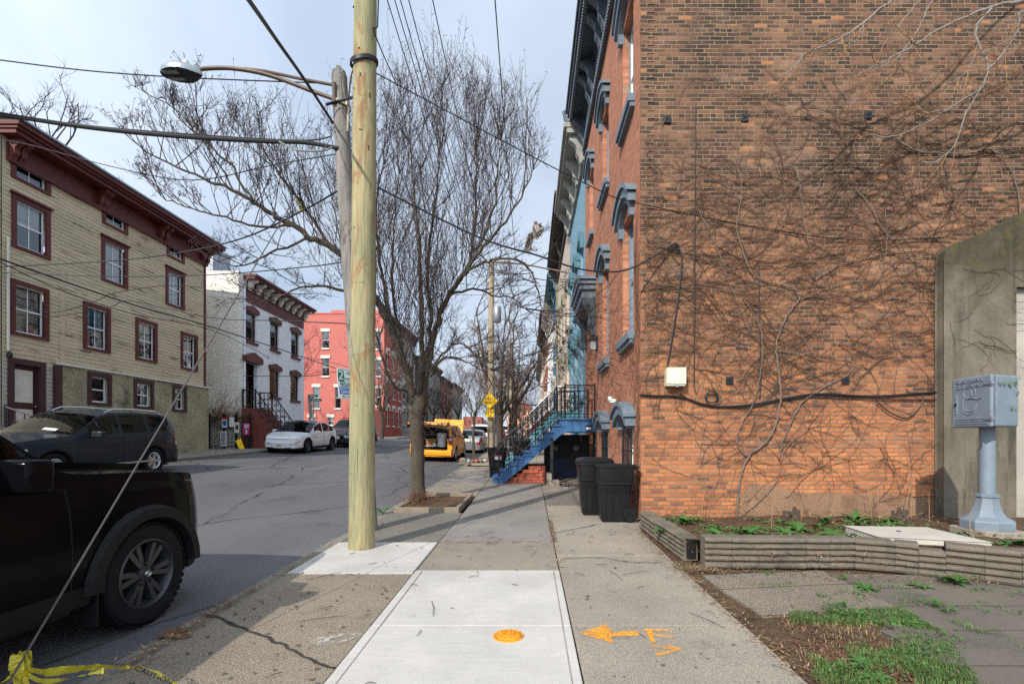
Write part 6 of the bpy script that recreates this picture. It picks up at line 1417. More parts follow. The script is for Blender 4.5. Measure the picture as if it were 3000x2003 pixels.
# parking sign
ps = thing('parking_sign', P(795, 880, 7.0), 'white parking sign with a green 2 and blue bands nailed to the old pole', 'sign')
sx_ = V3((.16, .26, 0)).normalized(); sz_ = V3((-.06, -.02, 1)).normalized(); sn_ = sx_.cross(sz_).normalized()
so_c = P(794.5, 880, 7.02)
sg = lambda a, b, d=0: so_c + sx_ * a + sz_ * b + sn_ * d
q = MB(); rr = .03; hw, hh = .150, .225; out = []
for cx, cy, a0 in ((1, 1, 0), (-1, 1, 90), (-1, -1, 180), (1, -1, 270)):
    for j in range(5): a = R(a0 + 22.5 * j); out.append((cx * (hw - rr) + rr * math.cos(a), cy * (hh - rr) + rr * math.sin(a)))
q.prism(out, lambda a, b: sg(a, b, .0), lambda a, b: sg(a, b, .004)); pp_ = q.build('plate', 'sign_white', ps)
def sgq(name, m, a0, a1, b0, b1, d=.0055): q = MB(); q.quad(sg(a0, b0, d), sg(a1, b0, d), sg(a1, b1, d), sg(a0, b1, d)); return q.build(name, m, ps)
sgq('green_band', 'sign_green', -.14, -.04, .03, .19); sgq('blue_band', 'sign_blue', -.13, .13, -.095, -.045); sgq('blue_band', 'sign_blue', -.13, .13, -.155, -.105)
for bb in (.205, -.212): sgq('edge_line', 'sign_green', -.12, .12, bb - .003, bb + .003)
sgq('edge_line', 'sign_green', -.03, .13, .035, .038)
tx = lambda s, z, a, b, m: text(s, 'lettering', z, m, sg(a, b, .007), sx_, sz_, ps, .001)
tx('2', .18, -.09, .11, 'sign_white'); tx('HR', .07, .045, .16, 'sign_green'); tx('PARKING', .042, .045, .075, 'sign_green'); tx('8AM-6PM', .058, .0, .005, 'sign_green'); tx('MON-FRI', .054, .0, -.026 + .002, 'sign_green')
tx('EXCEPT WITH', .037, 0, -.07, 'sign_white'); tx('ZONE PERMIT', .037, 0, -.13, 'sign_white')
q = MB(); q.add([sg(-.1, -.185, .006), sg(-.06, -.168, .006), sg(-.06, -.18, .006), sg(.06, -.18, .006), sg(.06, -.168, .006), sg(.1, -.185, .006), sg(.06, -.202, .006), sg(.06, -.19, .006), sg(-.06, -.19, .006), sg(-.06, -.202, .006)], [(0, 1, 9), (2, 3, 7, 8), (4, 5, 6)]); q.build('arrow', 'sign_green', ps)
# guy wire and caution tape
ga, gb = P(70, 1480, 2.45), P(768, 300, 7.22); gd = (gb - ga) / (gb - ga).length
foot = ga - gd * ((ga.z - prof(2)) / gd.z)
wire('guy_wire', [foot, gb], .0058, 'thin twisted steel guy wire running down from the old pole to the kerb', 'guy_steel', cat='wire')
ct = thing('caution_tape', P(60, 1525, 2.4), 'yellow caution tape tied to the guy wire and trailing over the kerb', 'tape')
def ribbon(mb, pts, w, up, tw=0, seed=1, k=6):
    r = random.Random(seed); q = smooth_path(pts, k); o = len(mb.v); n = len(q)
    for i, p in enumerate(q):
        a = tw * i / n * 2 + r.gauss(0, .12); d = (q[min(i + 1, n - 1)] - q[max(i - 1, 0)]).normalized(); u = V3(up); u = (u - d * u.dot(d)).normalized(); s = d.cross(u); v = u * math.cos(a) + s * math.sin(a); mb.v += [tuple(p - v * w / 2), tuple(p + v * w / 2)]
    for i in range(n - 1): mb.f.append((o + 2 * i, o + 2 * i + 2, o + 2 * i + 3, o + 2 * i + 1))
mb = MB(); kc = P(48, 1528, 2.42)
for k in range(12):
    a = k * .9; d = V3((math.cos(a), math.sin(a), 0)) * .024; ribbon(mb, [kc + d + V3((0, 0, -.06)), kc + d * 1.5 + V3((0, 0, 0)), kc + d + V3((0, 0, .07))], .034, (math.cos(a + 1), math.sin(a + 1), .6), .8, k)
for k in range(7):
    a = 3.0 + k * .45; ribbon(mb, [kc, kc + V3((.05 * math.cos(a), -.02, -.05)), kc + V3((.13 * math.cos(a), -.03, -.09 - .02 * k))], .026, (0, 0, 1), 1.2, k + 30)
mb.build('knot', 'tape', ct)
mb = MB(); tp = [kc, P(100, 1540, 2.42), P(160, 1534, 2.5), P(230, 1528, 2.6), P(300, 1530, 2.66), P(340, 1532, 2.70), P(410, 1572, 2.74)]; ribbon(mb, tp, .052, (0, -.35, 1), .5, 4); mb.build('streamer', 'tape', ct)
mb = MB(); ribbon(mb, [kc + V3((0, .01, -.03)), P(95, 1560, 2.4), P(150, 1556, 2.44), P(200, 1545, 2.5), P(238, 1536, 2.54)], .036, (0, .2, 1), 1.1, 8); mb.build('streamer', 'tape', ct)
e1, e2 = P(318, 1528, 2.655), P(400, 1562, 2.70); text('CAUTION', 'lettering', .046, 'black_paint', (e1 + e2) / 2 + V3((.0, -.02, .004)), e2 - e1, (0, -.3, 1), ct, .001)
# overhead wires
wire('overhead_cable', [P(-60, 252, 6.6), P(0, 262, 6.7), P(200, 292, 6.85), P(400, 312, 7.0), P(600, 324, 7.15), P(700, 327, 7.2), P(775, 340, 7.2)], .030, 'thick dark cable bundle crossing in front of the red cornice to the old pole', cat='cable', n=8)
wire('overhead_cable', [P(-60, 248, 6.62), P(200, 288, 6.84), P(520, 314, 7.08), P(700, 322, 7.2), P(760, 313, 7.25)], .010, 'slim wire lashed just above the thick dark cable bundle')
wire('overhead_cable', [P(640, 325, 7.1), P(668, 340, 7.1), P(690, 346, 7.1), P(740, 346, 7.15), P(770, 334, 7.2)], .014, 'grey looped cable hanging below the bundle near the old pole', 'cable_grey')
wire('overhead_cable', [P(-40, 133, 7.0), P(0, 138, 7.0), P(150, 157, 7.1), P(290, 170, 7.15), P(480, 181, 7.2), P(770, 192, 7.25)], .009, 'thin black wire passing in front of the street lamp head')
wire('overhead_cable', [P(565, -8, 3.6), P(600, 42, 4.2), P(640, 100, 4.9), P(700, 185, 6.0), P(764, 282, 7.2)], .020, 'thick black cable descending steeply from above to the old pole')
wire('overhead_cable', [P(-20, 614, 13.4), P(20, 611, 13.4), P(260, 598, 11.5), P(420, 578, 9.8), P(560, 545, 8.6), P(700, 480, 7.7), P(790, 428, 7.3)], .014, 'black cable rising from the cream house corner past the windows to the old pole')
wire('overhead_cable', [P(10, 632, 13.3), P(20, 625, 13.3), P(240, 634, 12), P(480, 630, 10.4), P(700, 612, 8.4), P(790, 600, 7.4)], .010, 'thin level wire across the second floor windows of the cream house')
wire('overhead_cable', [P(-10, 590, 12), P(120, 636, 14), P(310, 700, 17), P(470, 745, 19), P(640, 800, 26), P(800, 855, 34)], .026, 'dark cable slanting down across the cream house toward the white house')
wire('overhead_cable', [P(-10, 596, 12), P(140, 665, 14.3), P(300, 718, 17), P(470, 752, 19), P(560, 790, 24), P(650, 836, 30)], .014, 'thin wire drooping just below the dark slanting cable on the cream house')
wire('overhead_cable', [P(20, 690, 14.1), P(120, 716, 14.2), P(220, 690, 14.3), P(260, 672, 14.4), P(380, 655, 14), P(470, 660, 13)], .010, 'thin sagging wire looping across the first floor windows of the cream house')
wire('overhead_cable', [P(20, 718, 14.0), P(120, 726, 14.2), P(250, 704, 14.3), P(300, 690, 14.2), P(480, 728, 13), P(640, 735, 10), P(800, 742, 7.6)], .010, 'faint wire crossing the white house at upper window height')
wire('overhead_cable', [P(-10, 362, 11), P(15, 322, 11), P(240, 378, 10), P(380, 408, 9), P(480, 410, 8.6), P(620, 380, 8), P(790, 350, 7.4)], .009, 'thin wire dipping below the red cornice and rising to the old pole')
wire('overhead_cable', [P(700, 818, 40), P(800, 842, 30), P(745, 856, 26), P(700, 862, 25), P(560, 862, 22)], .018, 'thin black cable crossing the red building wall', cat='cable')
for n_, (u, z, lab) in enumerate([(888, 9.95, 'outermost of the three close primary wires above the tree, next to the new pole'), (905, 10.0, 'middle of the three close primary wires above the tree'), (918, 10.05, 'inner of the three close primary wires above the tree'), (937, 9.6, 'single wire right of the close three above the tree crown'), (992, 9.5, 'wire running above the centre of the tree crown'), (1135, 9.4, 'lone wire against open sky right of the tree crown')]):
    Y0 = (z) * F / V0; x = (u - U0) / F * Y0
    pts = [V3((x, Y0 - 4, z + 1.5 + .35)), V3((x, Y0 + 1, z + 1.5 - .05)), V3((x, Y0 + 10, z + 1.35)), V3((x * .98, 30, z + 1.7)), V3((x * .95, 44, z + 2.2)), V3((x * .95, 90, z + 3.6))]
    wire('power_line', pts, .012 if n_ != 5 else .014, lab, group='power lines along the street', cat='power line')
wire('power_line', [P(868, 0, 6.2), P(866, 60, 6.25), P(866, 95, 6.3), P(930, 240, 12), P(1000, 400, 20), P(1118, 605, 32)], .009, 'thin wire hanging down the right side of the new pole into the tree', cat='cable')
for n_, (va, vb, Y) in enumerate([(640, 655, 30), (672, 668, 33), (730, 728, 44), (745, 752, 40), (792, 790, 58)]):
    wire('overhead_cable', [P(900, va, Y), P(1100, (va + vb) / 2 + 6, Y), P(1260, vb, Y)], .013, ['thin wire crossing the gap between the tree and the dark cornice', 'second thin wire from the top across the street gap', 'low wire meeting the pale row houses', 'sagging wire below the middle of the street gap', 'lowest far wire across the street gap'][n_], cat='cable', sag=0)

# ================================================================ trees
CAP = [None]
def shoot(mb, p, d, L, r, lev, rr, up=.25, seg=.16, wob=.16, n=3, kids_=(3, 6), ratio=.5, buds=0.0, spread=.8):
    pts = [V3(p)]; d = V3(d).normalized(); m = max(3, int(L / seg)); sg_ = L / m
    for i in range(m):
        d = (d + V3((rr.gauss(0, wob), rr.gauss(0, wob), rr.gauss(0, wob) + up * .5))).normalized(); pts.append(pts[-1] + d * sg_)
        if CAP[0] and pts[-1].z > CAP[0](pts[-1].x) + rr.gauss(0, .25): m = i + 1; break
    mb.tube(pts, [lerp(r, max(r * .35, .0022), i / m) for i in range(m + 1)], n if lev < 2 else n + 1, False)
    if buds and lev <= 1:
        for i in range(1, m + 1):
            if rr.random() < buds:
                q = pts[i]; e = V3((rr.gauss(0, 1), rr.gauss(0, 1), rr.uniform(.2, 1.4))).normalized(); b = q + e * rr.uniform(.03, .07); mb.tube([q, q.lerp(b, .6), b + e * .02], [.002, .0055, .001], 3, False)
    if lev > 0:
        for _ in range(rr.randint(*kids_)):
            t = rr.uniform(.25, .97); i = min(int(t * m), m - 1); q = pts[i].lerp(pts[i + 1], t * m - i); dd = (pts[i + 1] - pts[i]).normalized()
            e = dd.orthogonal(); e.rotate(Matrix.Rotation(rr.uniform(0, 2 * PI), 3, dd)); k = rr.uniform(.5, 1.2) * spread
            shoot(mb, q, dd + e * k, L * ratio * rr.uniform(.6, 1.25), max(r * .5, .0035), lev - 1, rr, up, seg, wob, n, kids_, ratio, buds, spread)
    return pts
tr = random.Random(77)
mt = thing('street_tree', gp(957, 1150), 'large leafless street tree with many upright twigs standing in a timber edged pit', 'tree')
tb = gp(957, 1152); TB = lambda u, v, dy=0: P(u, v, 10.06 + dy)
trunk = MB()
def trunk_tube(mb, pts, rad, n=14, k=5, amp=.01):
    q = smooth_path(pts, k, amp, tr); m = len(q); rr = [rad[0]]
    rad_i = lambda t: rad[min(int(t * (len(rad) - 1)), len(rad) - 2)] * (1 - (t * (len(rad) - 1) - min(int(t * (len(rad) - 1)), len(rad) - 2))) + rad[min(int(t * (len(rad) - 1)), len(rad) - 2) + 1] * (t * (len(rad) - 1) - min(int(t * (len(rad) - 1)), len(rad) - 2))
    mb.tube(q, [rad_i(i / (m - 1)) for i in range(m)], n); return q
trunk_tube(trunk, [tb - V3((0, 0, .1)), TB(957, 1120), TB(957, 1050), TB(956, 985), TB(957, 935), TB(957, 905)], [.20, .148, .138, .138, .152, .17, .11])
limbs = [  # (points (u, v, dy), r0, r1, shoots per metre, up)
 ([(950, 935, 0), (938, 875, -.1), (918, 815, -.3), (893, 745, -.5), (868, 695, -.7), (838, 645, -.9), (800, 600, -1.0), (755, 562, -1.1), (714, 545, -1.2), (672, 515, -1.3), (627, 494, -1.4), (580, 462, -1.5), (538, 438, -1.5), (478, 414, -1.6), (400, 380, -1.7), (330, 345, -1.8)], .11, .014, 4.0, .55),
 ([(893, 745, -.5), (880, 660, -.2), (868, 560, 0), (862, 470, .2), (880, 380, .3)], .05, .012, 3.2, .5),
 ([(957, 920, 0), (964, 850, .1), (968, 760, .2), (965, 660, .3), (960, 560, .4), (950, 450, .5), (940, 330, .5)], .085, .014, 3.2, .5),
 ([(965, 915, .1), (982, 830, .3), (1003, 735, .4), (1022, 690, .5), (1045, 655, .5), (1074, 608, .5), (1085, 540, .5), (1092, 450, .5), (1090, 350, .5)], .095, .014, 3.2, .5),
 ([(975, 830, .2), (989, 735, .5), (980, 650, .8), (985, 560, .9), (1000, 460, 1.0), (1010, 340, 1.0)], .06, .012, 3.2, .5),
 ([(1022, 690, .5), (1060, 630, .2), (1100, 575, 0), (1150, 520, -.1), (1195, 450, -.2), (1222, 390, -.2)], .06, .010, 3.6, .5),
 ([(1040, 660, .4), (1075, 620, .1), (1112, 602, 0), (1157, 593, -.2), (1202, 605, -.3), (1226, 645, -.3), (1238, 690, -.3), (1247, 728, -.3)], .042, .010, 3.0, .1),
 ([(1030, 678, .4), (1082, 662, .5), (1127, 677, .6), (1172, 682, .6), (1202, 706, .6)], .035, .008, 3.0, .1),
 ([(985, 855, .1), (1010, 818, .3), (1040, 790, .5), (1070, 795, .7), (1100, 830, .8)], .035, .008, 2.6, .1),
 ([(985, 865, .1), (1018, 822, -.2), (1061, 826, -.4), (1097, 845, -.5), (1125, 850, -.5)], .03, .007, 2.6, .1),
 ([(940, 880, 0), (920, 800, .5), (905, 700, 1.0), (900, 600, 1.2), (905, 500, 1.3), (915, 400, 1.3)], .06, .012, 3.2, .5),
 ([(868, 695, -.7), (800, 668, -1.0), (740, 656, -1.2), (680, 662, -1.4), (630, 690, -1.5)], .045, .009, 3.0, .1),
 ([(755, 562, -1.1), (700, 480, -1.3), (640, 400, -1.5), (600, 340, -1.6)], .04, .010, 4.0, .5),
 ([(672, 515, -1.3), (600, 520, -1.6), (520, 500, -1.9), (440, 480, -2.0), (370, 450, -2.0)], .03, .008, 4.0, .3),
 ([(838, 645, -.9), (800, 540, -.6), (780, 450, -.4), (770, 350, -.4)], .045, .010, 3.6, .5),
 ([(714, 545, -1.2), (620, 580, -1.2), (560, 610, -1.1), (500, 600, -1.0)], .03, .008, 3.2, .2),
 ([(580, 462, -1.5), (520, 370, -1.5), (450, 310, -1.6), (400, 260, -1.7)], .028, .008, 4.0, .4),
 ([(940, 900, 0), (900, 880, -.6), (870, 800, -1.0), (850, 740, -1.2)], .03, .010, 2.5, .3),
 ([(538, 438, -1.5), (470, 330, -1.3), (400, 250, -1.2), (310, 200, -1.1)], .02, .006, 3.5, .4),
 ([(1095, 570, 0), (1130, 480, .3), (1140, 400, .5), (1150, 320, .5)], .04, .010, 3.2, .5)]
crown = MB(); CAP[0] = lambda x: pl2([(-9, 6.3), (-7.5, 6.9), (-6, 7.5), (-4.2, 7.9), (-3.2, 8.9), (-2.6, 10.0), (-2, 10.1), (-1.2, 9.5), (-.4, 8.6), (.2, 7.6), (.7, 6.4)], x)
def pl2(p, x):
    if x <= p[0][0]: return p[0][1]
    for (a, b), (c, d) in zip(p, p[1:]):
        if x <= c: return lerp(b, d, (x - a) / (c - a))
    return p[-1][1]
for pts, r0, r1, den, up in limbs:
    r0 *= .82; r1 *= .8
    q = trunk_tube(trunk, [TB(*p) for p in pts], [r0, lerp(r0, r1, .45), r1], 8, 5, .014)
    for i in range(3, len(q)):
        lf = .72 if q[i].x < -3.6 else 1.0
        if tr.random() < den * (q[i] - q[i - 1]).length * (2.0 if lf == 1 else 2.3):
            d = (q[i] - q[i - 1]).normalized(); e = V3((tr.gauss(0, .60), tr.gauss(0, .5), tr.uniform(.4, 1.4) * (1 if up > .2 else .35)))
            L = tr.uniform(.7, 1.7) * ((1.5 if q[i].x > -3.6 else 1.15) if up > .3 else .7)
            shoot(crown, q[i], d * .35 + e, L * lf, .010, 2, tr, up * .45, .17, .075, 3, (3, 5), .58, .40, .50)
    d = (q[-1] - q[-2]).normalized()
    for _ in range(5 if q[-1].x > -3.6 else 2): shoot(crown, q[-1], d + V3((tr.gauss(0, .35), tr.gauss(0, .3), tr.uniform(0, .5))), tr.uniform(.8, 1.5) * (1.6 if q[-1].x > -3.6 else .6), .009, 2, tr, up * .4, .17, .08, 3, (3, 5), .55, .55, .5)
for _ in range(14):     # small stray twigs on the trunk
    p = TB(957 + tr.choice([-12, 12]), tr.uniform(930, 1010), tr.uniform(-.12, .1)); shoot(crown, p, (tr.choice([-1, 1]), tr.gauss(0, .4), tr.uniform(-.2, .6)), tr.uniform(.4, 1.0), .008, 1, tr, -.05, .12, .25, 3, (2, 4), .5, .4)
CAP[0] = None
trunk.build('trunk', 'bark', mt, smooth=True); crown.build('crown', 'twig', mt)
# plastic scraps caught in the crown
for n_, (u, v, Y, lab) in enumerate([(1236, 530, 9.8, 'torn grey plastic bag caught on outer twigs of the street tree'), (1216, 556, 9.7, 'smaller scrap of grey plastic just below the torn bag in the tree')]):
    c = P(u, v, Y); q = MB(); r_ = random.Random(n_ + 3)
    for k in range(7 if n_ == 0 else 4): ribbon(q, [c + V3((r_.gauss(0, .04), r_.gauss(0, .06), .16)), c + V3((r_.gauss(0, .05), r_.gauss(0, .06), .02)), c + V3((r_.gauss(-.05, .05), r_.gauss(0, .06), -.16))], .10, (r_.gauss(0, 1), r_.gauss(0, 1), 0), 1.5, k, 4)
    tag(q.build('plastic_bag', 'bag_plastic', smooth=True), lab, 'plastic bag')
q = MB(); c = P(686, 470, 8.7)
for k in range(3): ribbon(q, [c + V3((-.04 + .03 * k, 0, .1)), c + V3((.02 * k, .02, 0)), c + V3((.03 + .02 * k, 0, -.12))], .05, (1, .3, 0), 2, k, 5)
tag(q.build('tape_scrap', 'tape'), 'yellow scrap of tape caught in the left branches of the street tree', 'tape')
# pit
pit = thing('tree_pit', (-1.9, 9.8, prof(9.8)), 'timber edged tree pit filled with dry twigs at the foot of the street tree', 'tree pit')
x0, x1, y0, y1 = -2.50, -1.30, 8.78, 10.9
for (a, b, c, d) in ((x0, x1, y0, y0 + .09), (x0, x1, y1 - .09, y1), (x0, x0 + .08, y0 + .092, y1 - .092), (x1 - .08, x1, y0 + .092, y1 - .092)):
    q = MB(); q.box(a, b, c, d, prof(c) - .05, prof(c) + .085); q.build('timber', 'timber', pit, bevel=.012)
q = MB(); q.box(x0 + .08, x1 - .08, y0 + .09, y1 - .09, prof(9.8) - .1, prof(9.8) + .03); q.build('soil', 'soil', pit)
tw = MB(); r_ = random.Random(6)
for _ in range(420):
    a = r_.uniform(0, 2 * PI); rad = abs(r_.gauss(0, .38)); p = V3((tb.x + math.cos(a) * rad * 1.1, tb.y + math.sin(a) * rad * 1.3 - .1, prof(tb.y) + .02)); 
    if not (x0 < p.x < x1 and y0 < p.y < y1): continue
    h = max(.04, .26 - rad * .3) * r_.uniform(.5, 1.3); d = V3((r_.gauss(0, .12), r_.gauss(0, .12), h)); tw.tube([p, p + d * .5 + V3((r_.gauss(0, .02), r_.gauss(0, .02), 0)), p + d + V3((r_.gauss(0, .06), r_.gauss(0, .06), -.02))], [.004, .003, .0015], 3, False)
tw.build('dry_stems', 'litter_brown', pit)
w = weed_mesh(9, .22, .15, 5, .8).build('weed_plant', 'leaf_green'); w.location = (tb.x - .35, 8.72, prof(8.7)); tag(w, 'green weed at the corner of the timber tree pit', 'weed', 'weeds in the bed and yard')
# young tree in a stone ringed pit
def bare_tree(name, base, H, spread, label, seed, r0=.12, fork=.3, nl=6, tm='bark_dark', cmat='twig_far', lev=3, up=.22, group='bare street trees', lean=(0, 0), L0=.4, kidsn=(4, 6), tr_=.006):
    rr = random.Random(seed); t = thing(name, base, label, 'tree', group); b = V3(base); k = MB(); c = MB()
    f = b + V3((lean[0], lean[1], H * fork)); q = smooth_path([b - V3((0, 0, .1)), b.lerp(f, .5) + V3((rr.gauss(0, .05), 0, 0)), f], 4, .01, rr); k.tube(q, [lerp(r0 * 1.25, r0 * .9, i / (len(q) - 1)) for i in range(len(q))], 9)
    for i in range(nl):
        a = 2 * PI * i / nl + rr.uniform(-.4, .4); e = f + V3((math.cos(a) * spread * rr.uniform(.5, 1), math.sin(a) * spread * rr.uniform(.5, 1), H * (1 - fork) * rr.uniform(.55, .9)))
        m1 = f.lerp(e, .45) + V3((math.cos(a) * spread * .12, math.sin(a) * spread * .12, H * .02)); s = b.lerp(f, rr.uniform(.75, 1)); l = smooth_path([s, f.lerp(m1, .5), m1, e], 5, .03, rr); k.tube(l, [lerp(r0 * .55, r0 * .1, j / (len(l) - 1)) for j in range(len(l))], 6)
        for j in range(3, len(l), 2):
            d = (l[j] - l[j - 1]).normalized(); shoot(c, l[j], d + V3((rr.gauss(0, .9), rr.gauss(0, .9), rr.uniform(-.1, .9))), H * L0 * rr.uniform(.35, .8), r0 * .16, lev - 1, rr, up, H * .045, .16, 3, kidsn, .5)
        shoot(c, l[-1], e - m1, H * L0 * .7, r0 * .14, lev - 1, rr, up, H * .045, .16, 3, kidsn, .5)
    k.build('trunk', tm, t, smooth=True); c.build('crown', cmat, t); return t
yb = gp(1088, 1056)
bare_tree('young_tree', (yb.x, yb.y, prof(yb.y)), 5.2, 1.2, 'slender young street tree in a stone ringed pit beside the yellow van', 5, .055, .42, 5, 'bark', 'twig_far', 3, .2)
sp_ = thing('stone_ring', (yb.x + .1, yb.y, prof(yb.y)), 'ring of pale broken stones round the slender young tree', 'stones')
r_ = random.Random(8)
for k in range(26):
    a = 2 * PI * k / 26; p = V3((yb.x + .15 + math.cos(a) * .75, yb.y + math.sin(a) * 1.3, prof(yb.y) + .05)); q = MB(); s = r_.uniform(.06, .13); octa(q, [(s * .8, -.06), (s, 0), (s * .75, .05), (s * .3, .075)], p, 6, r_.random()); q.build('stone', r_.choice(['conc_white', 'conc_old', 'sandstone']), sp_)
q = MB(); q.box(yb.x - .55, yb.x + .85, yb.y - 1.2, yb.y + 1.2, prof(yb.y) - .1, prof(yb.y) + .02); q.build('rubble', 'conc_old', sp_)
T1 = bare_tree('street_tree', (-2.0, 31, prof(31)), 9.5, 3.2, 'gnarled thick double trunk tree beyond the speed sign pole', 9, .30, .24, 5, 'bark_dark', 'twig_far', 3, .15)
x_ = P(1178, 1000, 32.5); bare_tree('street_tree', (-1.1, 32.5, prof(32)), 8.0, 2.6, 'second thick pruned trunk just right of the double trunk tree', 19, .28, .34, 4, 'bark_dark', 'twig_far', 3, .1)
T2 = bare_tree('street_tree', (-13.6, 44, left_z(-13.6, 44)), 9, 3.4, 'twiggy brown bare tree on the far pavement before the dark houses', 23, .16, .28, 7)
for i, (x, y, s, a, lab) in enumerate([(-13.7, 58, .95, 1.2, 'bare tree on the far pavement before the grey stone house'), (-13.6, 68, 1.05, 2.4, 'bare tree on the far pavement before the dark brick house'), (-13.6, 78, 1.1, 3.9, 'bare tree on the far pavement before the pale blue grey house'), (-13.5, 90, 1.15, .4, 'bare tree on the far pavement near the end of the row'), (-3.0, 52, .8, 2.2, 'smaller bare tree on the near pavement beyond the white car'), (-2.0, 64, .9, .9, 'bare tree on the near pavement before the red brick row house'), (-1.6, 82, 1.0, 3.1, 'far bare tree at the end of the near pavement'), (-10, 118, 1.4, 1.9, 'tall bare tree closing the street view at left'), (-4, 124, 1.3, .2, 'tall bare tree closing the street view at centre'), (1.5, 112, 1.15, 4.4, 'bare tree at the end of the right row beside the red roofed tower'), (-15, 128, 1.5, 5.0, 'big bare tree behind the last left house')]):
    c = copy_tree(T2); z = left_z(x, y) if x < -12.9 else prof(y); c.location = (x, y, z); c.scale = (s, s, s); c.rotation_euler.z = a; c['label'] = lab
bt = bare_tree('big_tree', (-28.5, 24.5, 1.2), 17.0, 4.0, 'large bare tree rising behind the red cornice of the cream house', 37, .36, .55, 7, 'bark_dark', 'twig', 4, .16, 'bare trees behind the houses', kidsn=(3, 5), L0=.30)
c = copy_tree(bt); c.location = (-28, 32.5, 1.5); c.scale = (.82,) * 3; c.rotation_euler.z = 2; c['label'] = 'second bare tree showing above the middle of the red cornice'
c = copy_tree(bt); c.location = (-27, 46, 1.8); c.scale = (.8,) * 3; c.rotation_euler.z = 4; c['label'] = 'bare tree behind the roof of the white brick house'
# overhanging branches from a tree right of the frame
oh = thing('overhanging_tree', (10.6, 6.4, .2), 'tree outside the right edge whose pale bare branches hang before the brick wall', 'tree')
k = MB(); oy = 6.7; OB = lambda pts: [P(u, v, oy + .12 * math.sin(u * .01)) for u, v in pts]
k.tube(smooth_path([(10.6, 6.4, .1), (10.5, 6.4, 3), (10.2, 6.5, 5.5), (10.3, 6.5, 7.8), (10.2, 6.5, 10.5)], 5), [.16, .15, .14, .13, .12, .11, .11, .1, .1, .09, .09, .08, .08, .08, .07, .07, .06, .06, .05, .05, .04], 9)
A = [([(2900, 60), (2560, -70), (2450, -20), (2348, 2), (2282, 14), (2219, 38), (2149, 70), (2097, 105), (2044, 133), (1990, 160)], .038, .008), ([(2900, -200), (2500, -380), (2200, -110), (2051, 0), (2017, 21), (1968, 63), (1922, 91), (1852, 122), (1838, 133), (1821, 154), (1798, 172)], .03, .007),
     ([(2275, 17), (2238, 66), (2245, 108), (2258, 129), (2265, 150), (2261, 178), (2237, 210), (2170, 252), (2114, 287), (2045, 314), (1996, 307)], .026, .006), ([(2900, 120), (2480, -40), (2348, 24), (2335, 50), (2330, 76), (2290, 136), (2266, 156)], .022, .010), ([(2258, 190), (2216, 258), (2190, 330), (2150, 370), (2112, 370)], .014, .005),
     ([(2190, -100), (2108, 0), (2058, 63), (2024, 105)], .013, .005), ([(2240, -100), (2140, 0), (2108, 63), (2066, 122), (2030, 150), (1950, 170)], .013, .005), ([(1980, 55), (1976, 80), (1950, 100), (1900, 125), (1870, 150)], .009, .004), ([(2170, 252), (2120, 256), (2100, 240), (2090, 232)], .008, .004), ([(2240, 120), (2210, 170), (2160, 200)], .009, .004), ([(2330, 76), (2280, 110), (2230, 125)], .009, .004), ([(2149, 70), (2120, 40), (2128, 20)], .008, .004)]
tw = MB(); r_ = random.Random(61)
for pts, a, b in A:
    a *= .66
    q = smooth_path(OB(pts), 5, .006, r_); n = len(q); k.tube(q, [lerp(a, b, i / n) for i in range(n)], 6, False)
    for i in range(n // 3, n):
        if r_.random() < .25: d = (q[i] - q[i - 1]).normalized(); shoot(tw, q[i], d + V3((r_.gauss(0, .5), r_.gauss(0, .3), r_.gauss(0, .5))), r_.uniform(.3, .9), .007, 1, r_, .12, .1, .12, 4, (1, 3), .5, .2)
k.build('trunk', 'branch_grey', oh, smooth=True); tw.build('crown', 'branch_tan', oh)

# ================================================================ signs along the street, far poles
sp = pole('utility_pole', 'tall weathered pole carrying the yellow speed sign and a transformer', [P(1125, 1032, 23.2), P(1126, 800, 23.2), P(1127, 600, 23.2)], (.17, .13), 'pole_far', 16)
q = MB(); q.tube([P(1137, 1034, 23.3), P(1137, 900, 23.3)], .055, 8); q.build('conduit', 'sign_back', sp)
q = MB(); q.tube([P(1099, 602, 23.2), P(1172, 600, 23.2)], .045, 6); q.build('crossarm', 'timber', sp)
q = MB(); a = P(1140, 720, 23.0); q.lathe([(0, .38), (.16, .36), (.2, .3), (.2, -.36), (.17, -.4), (0, -.4)], 14, a); q.build('transformer', 'sign_back', sp, smooth=True)
q = MB(); q.tube(smooth_path([P(1127, 600, 23.0), P(1150, 603, 22), P(1200, 606, 20), P(1300, 625, 19)], 4), .035, 6); tag(q.build('lamp_arm', 'arm_brown'), 'long pale lamp arm reaching out from the speed sign pole toward the houses', 'lamp arm')
Ys = 22.85
sh = thing('speed_sign', P(1123, 918, Ys), 'yellow diamond speed hump sign on the weathered pole', 'sign')
c = P(1123, 918.5, Ys); h = 19.5 * Ys / F
q = MB(); q.prism([(0, h), (h, 0), (0, -h), (-h, 0)], lambda x, z: c + V3((x, 0, z)), lambda x, z: c + V3((x, .02, z))); q.build('plate', 'sign_yellow', sh)
q = MB()
for (x0, z0, x1, z1) in ((0, 1, 1, 0), (1, 0, 0, -1), (0, -1, -1, 0), (-1, 0, 0, 1)): a, b = V3((x0, 0, z0)) * h * .93, V3((x1, 0, z1)) * h * .93; q.tube([c + a + V3((0, -.004, 0)), c + b + V3((0, -.004, 0))], .006, 4)
q.build('border', 'black_paint', sh)
text('SPEED', 'lettering', .21, 'black_paint', c + V3((0, -.004, .085)), (1, 0, 0), (0, 0, 1), sh, .002, sx=.85); text('HUMP', 'lettering', .21, 'black_paint', c + V3((0, -.004, -.095)), (1, 0, 0), (0, 0, 1), sh, .002, sx=.85)
s2 = thing('speed_plate', P(1123, 946, Ys), 'square yellow 20 MPH plate under the speed hump diamond', 'sign')
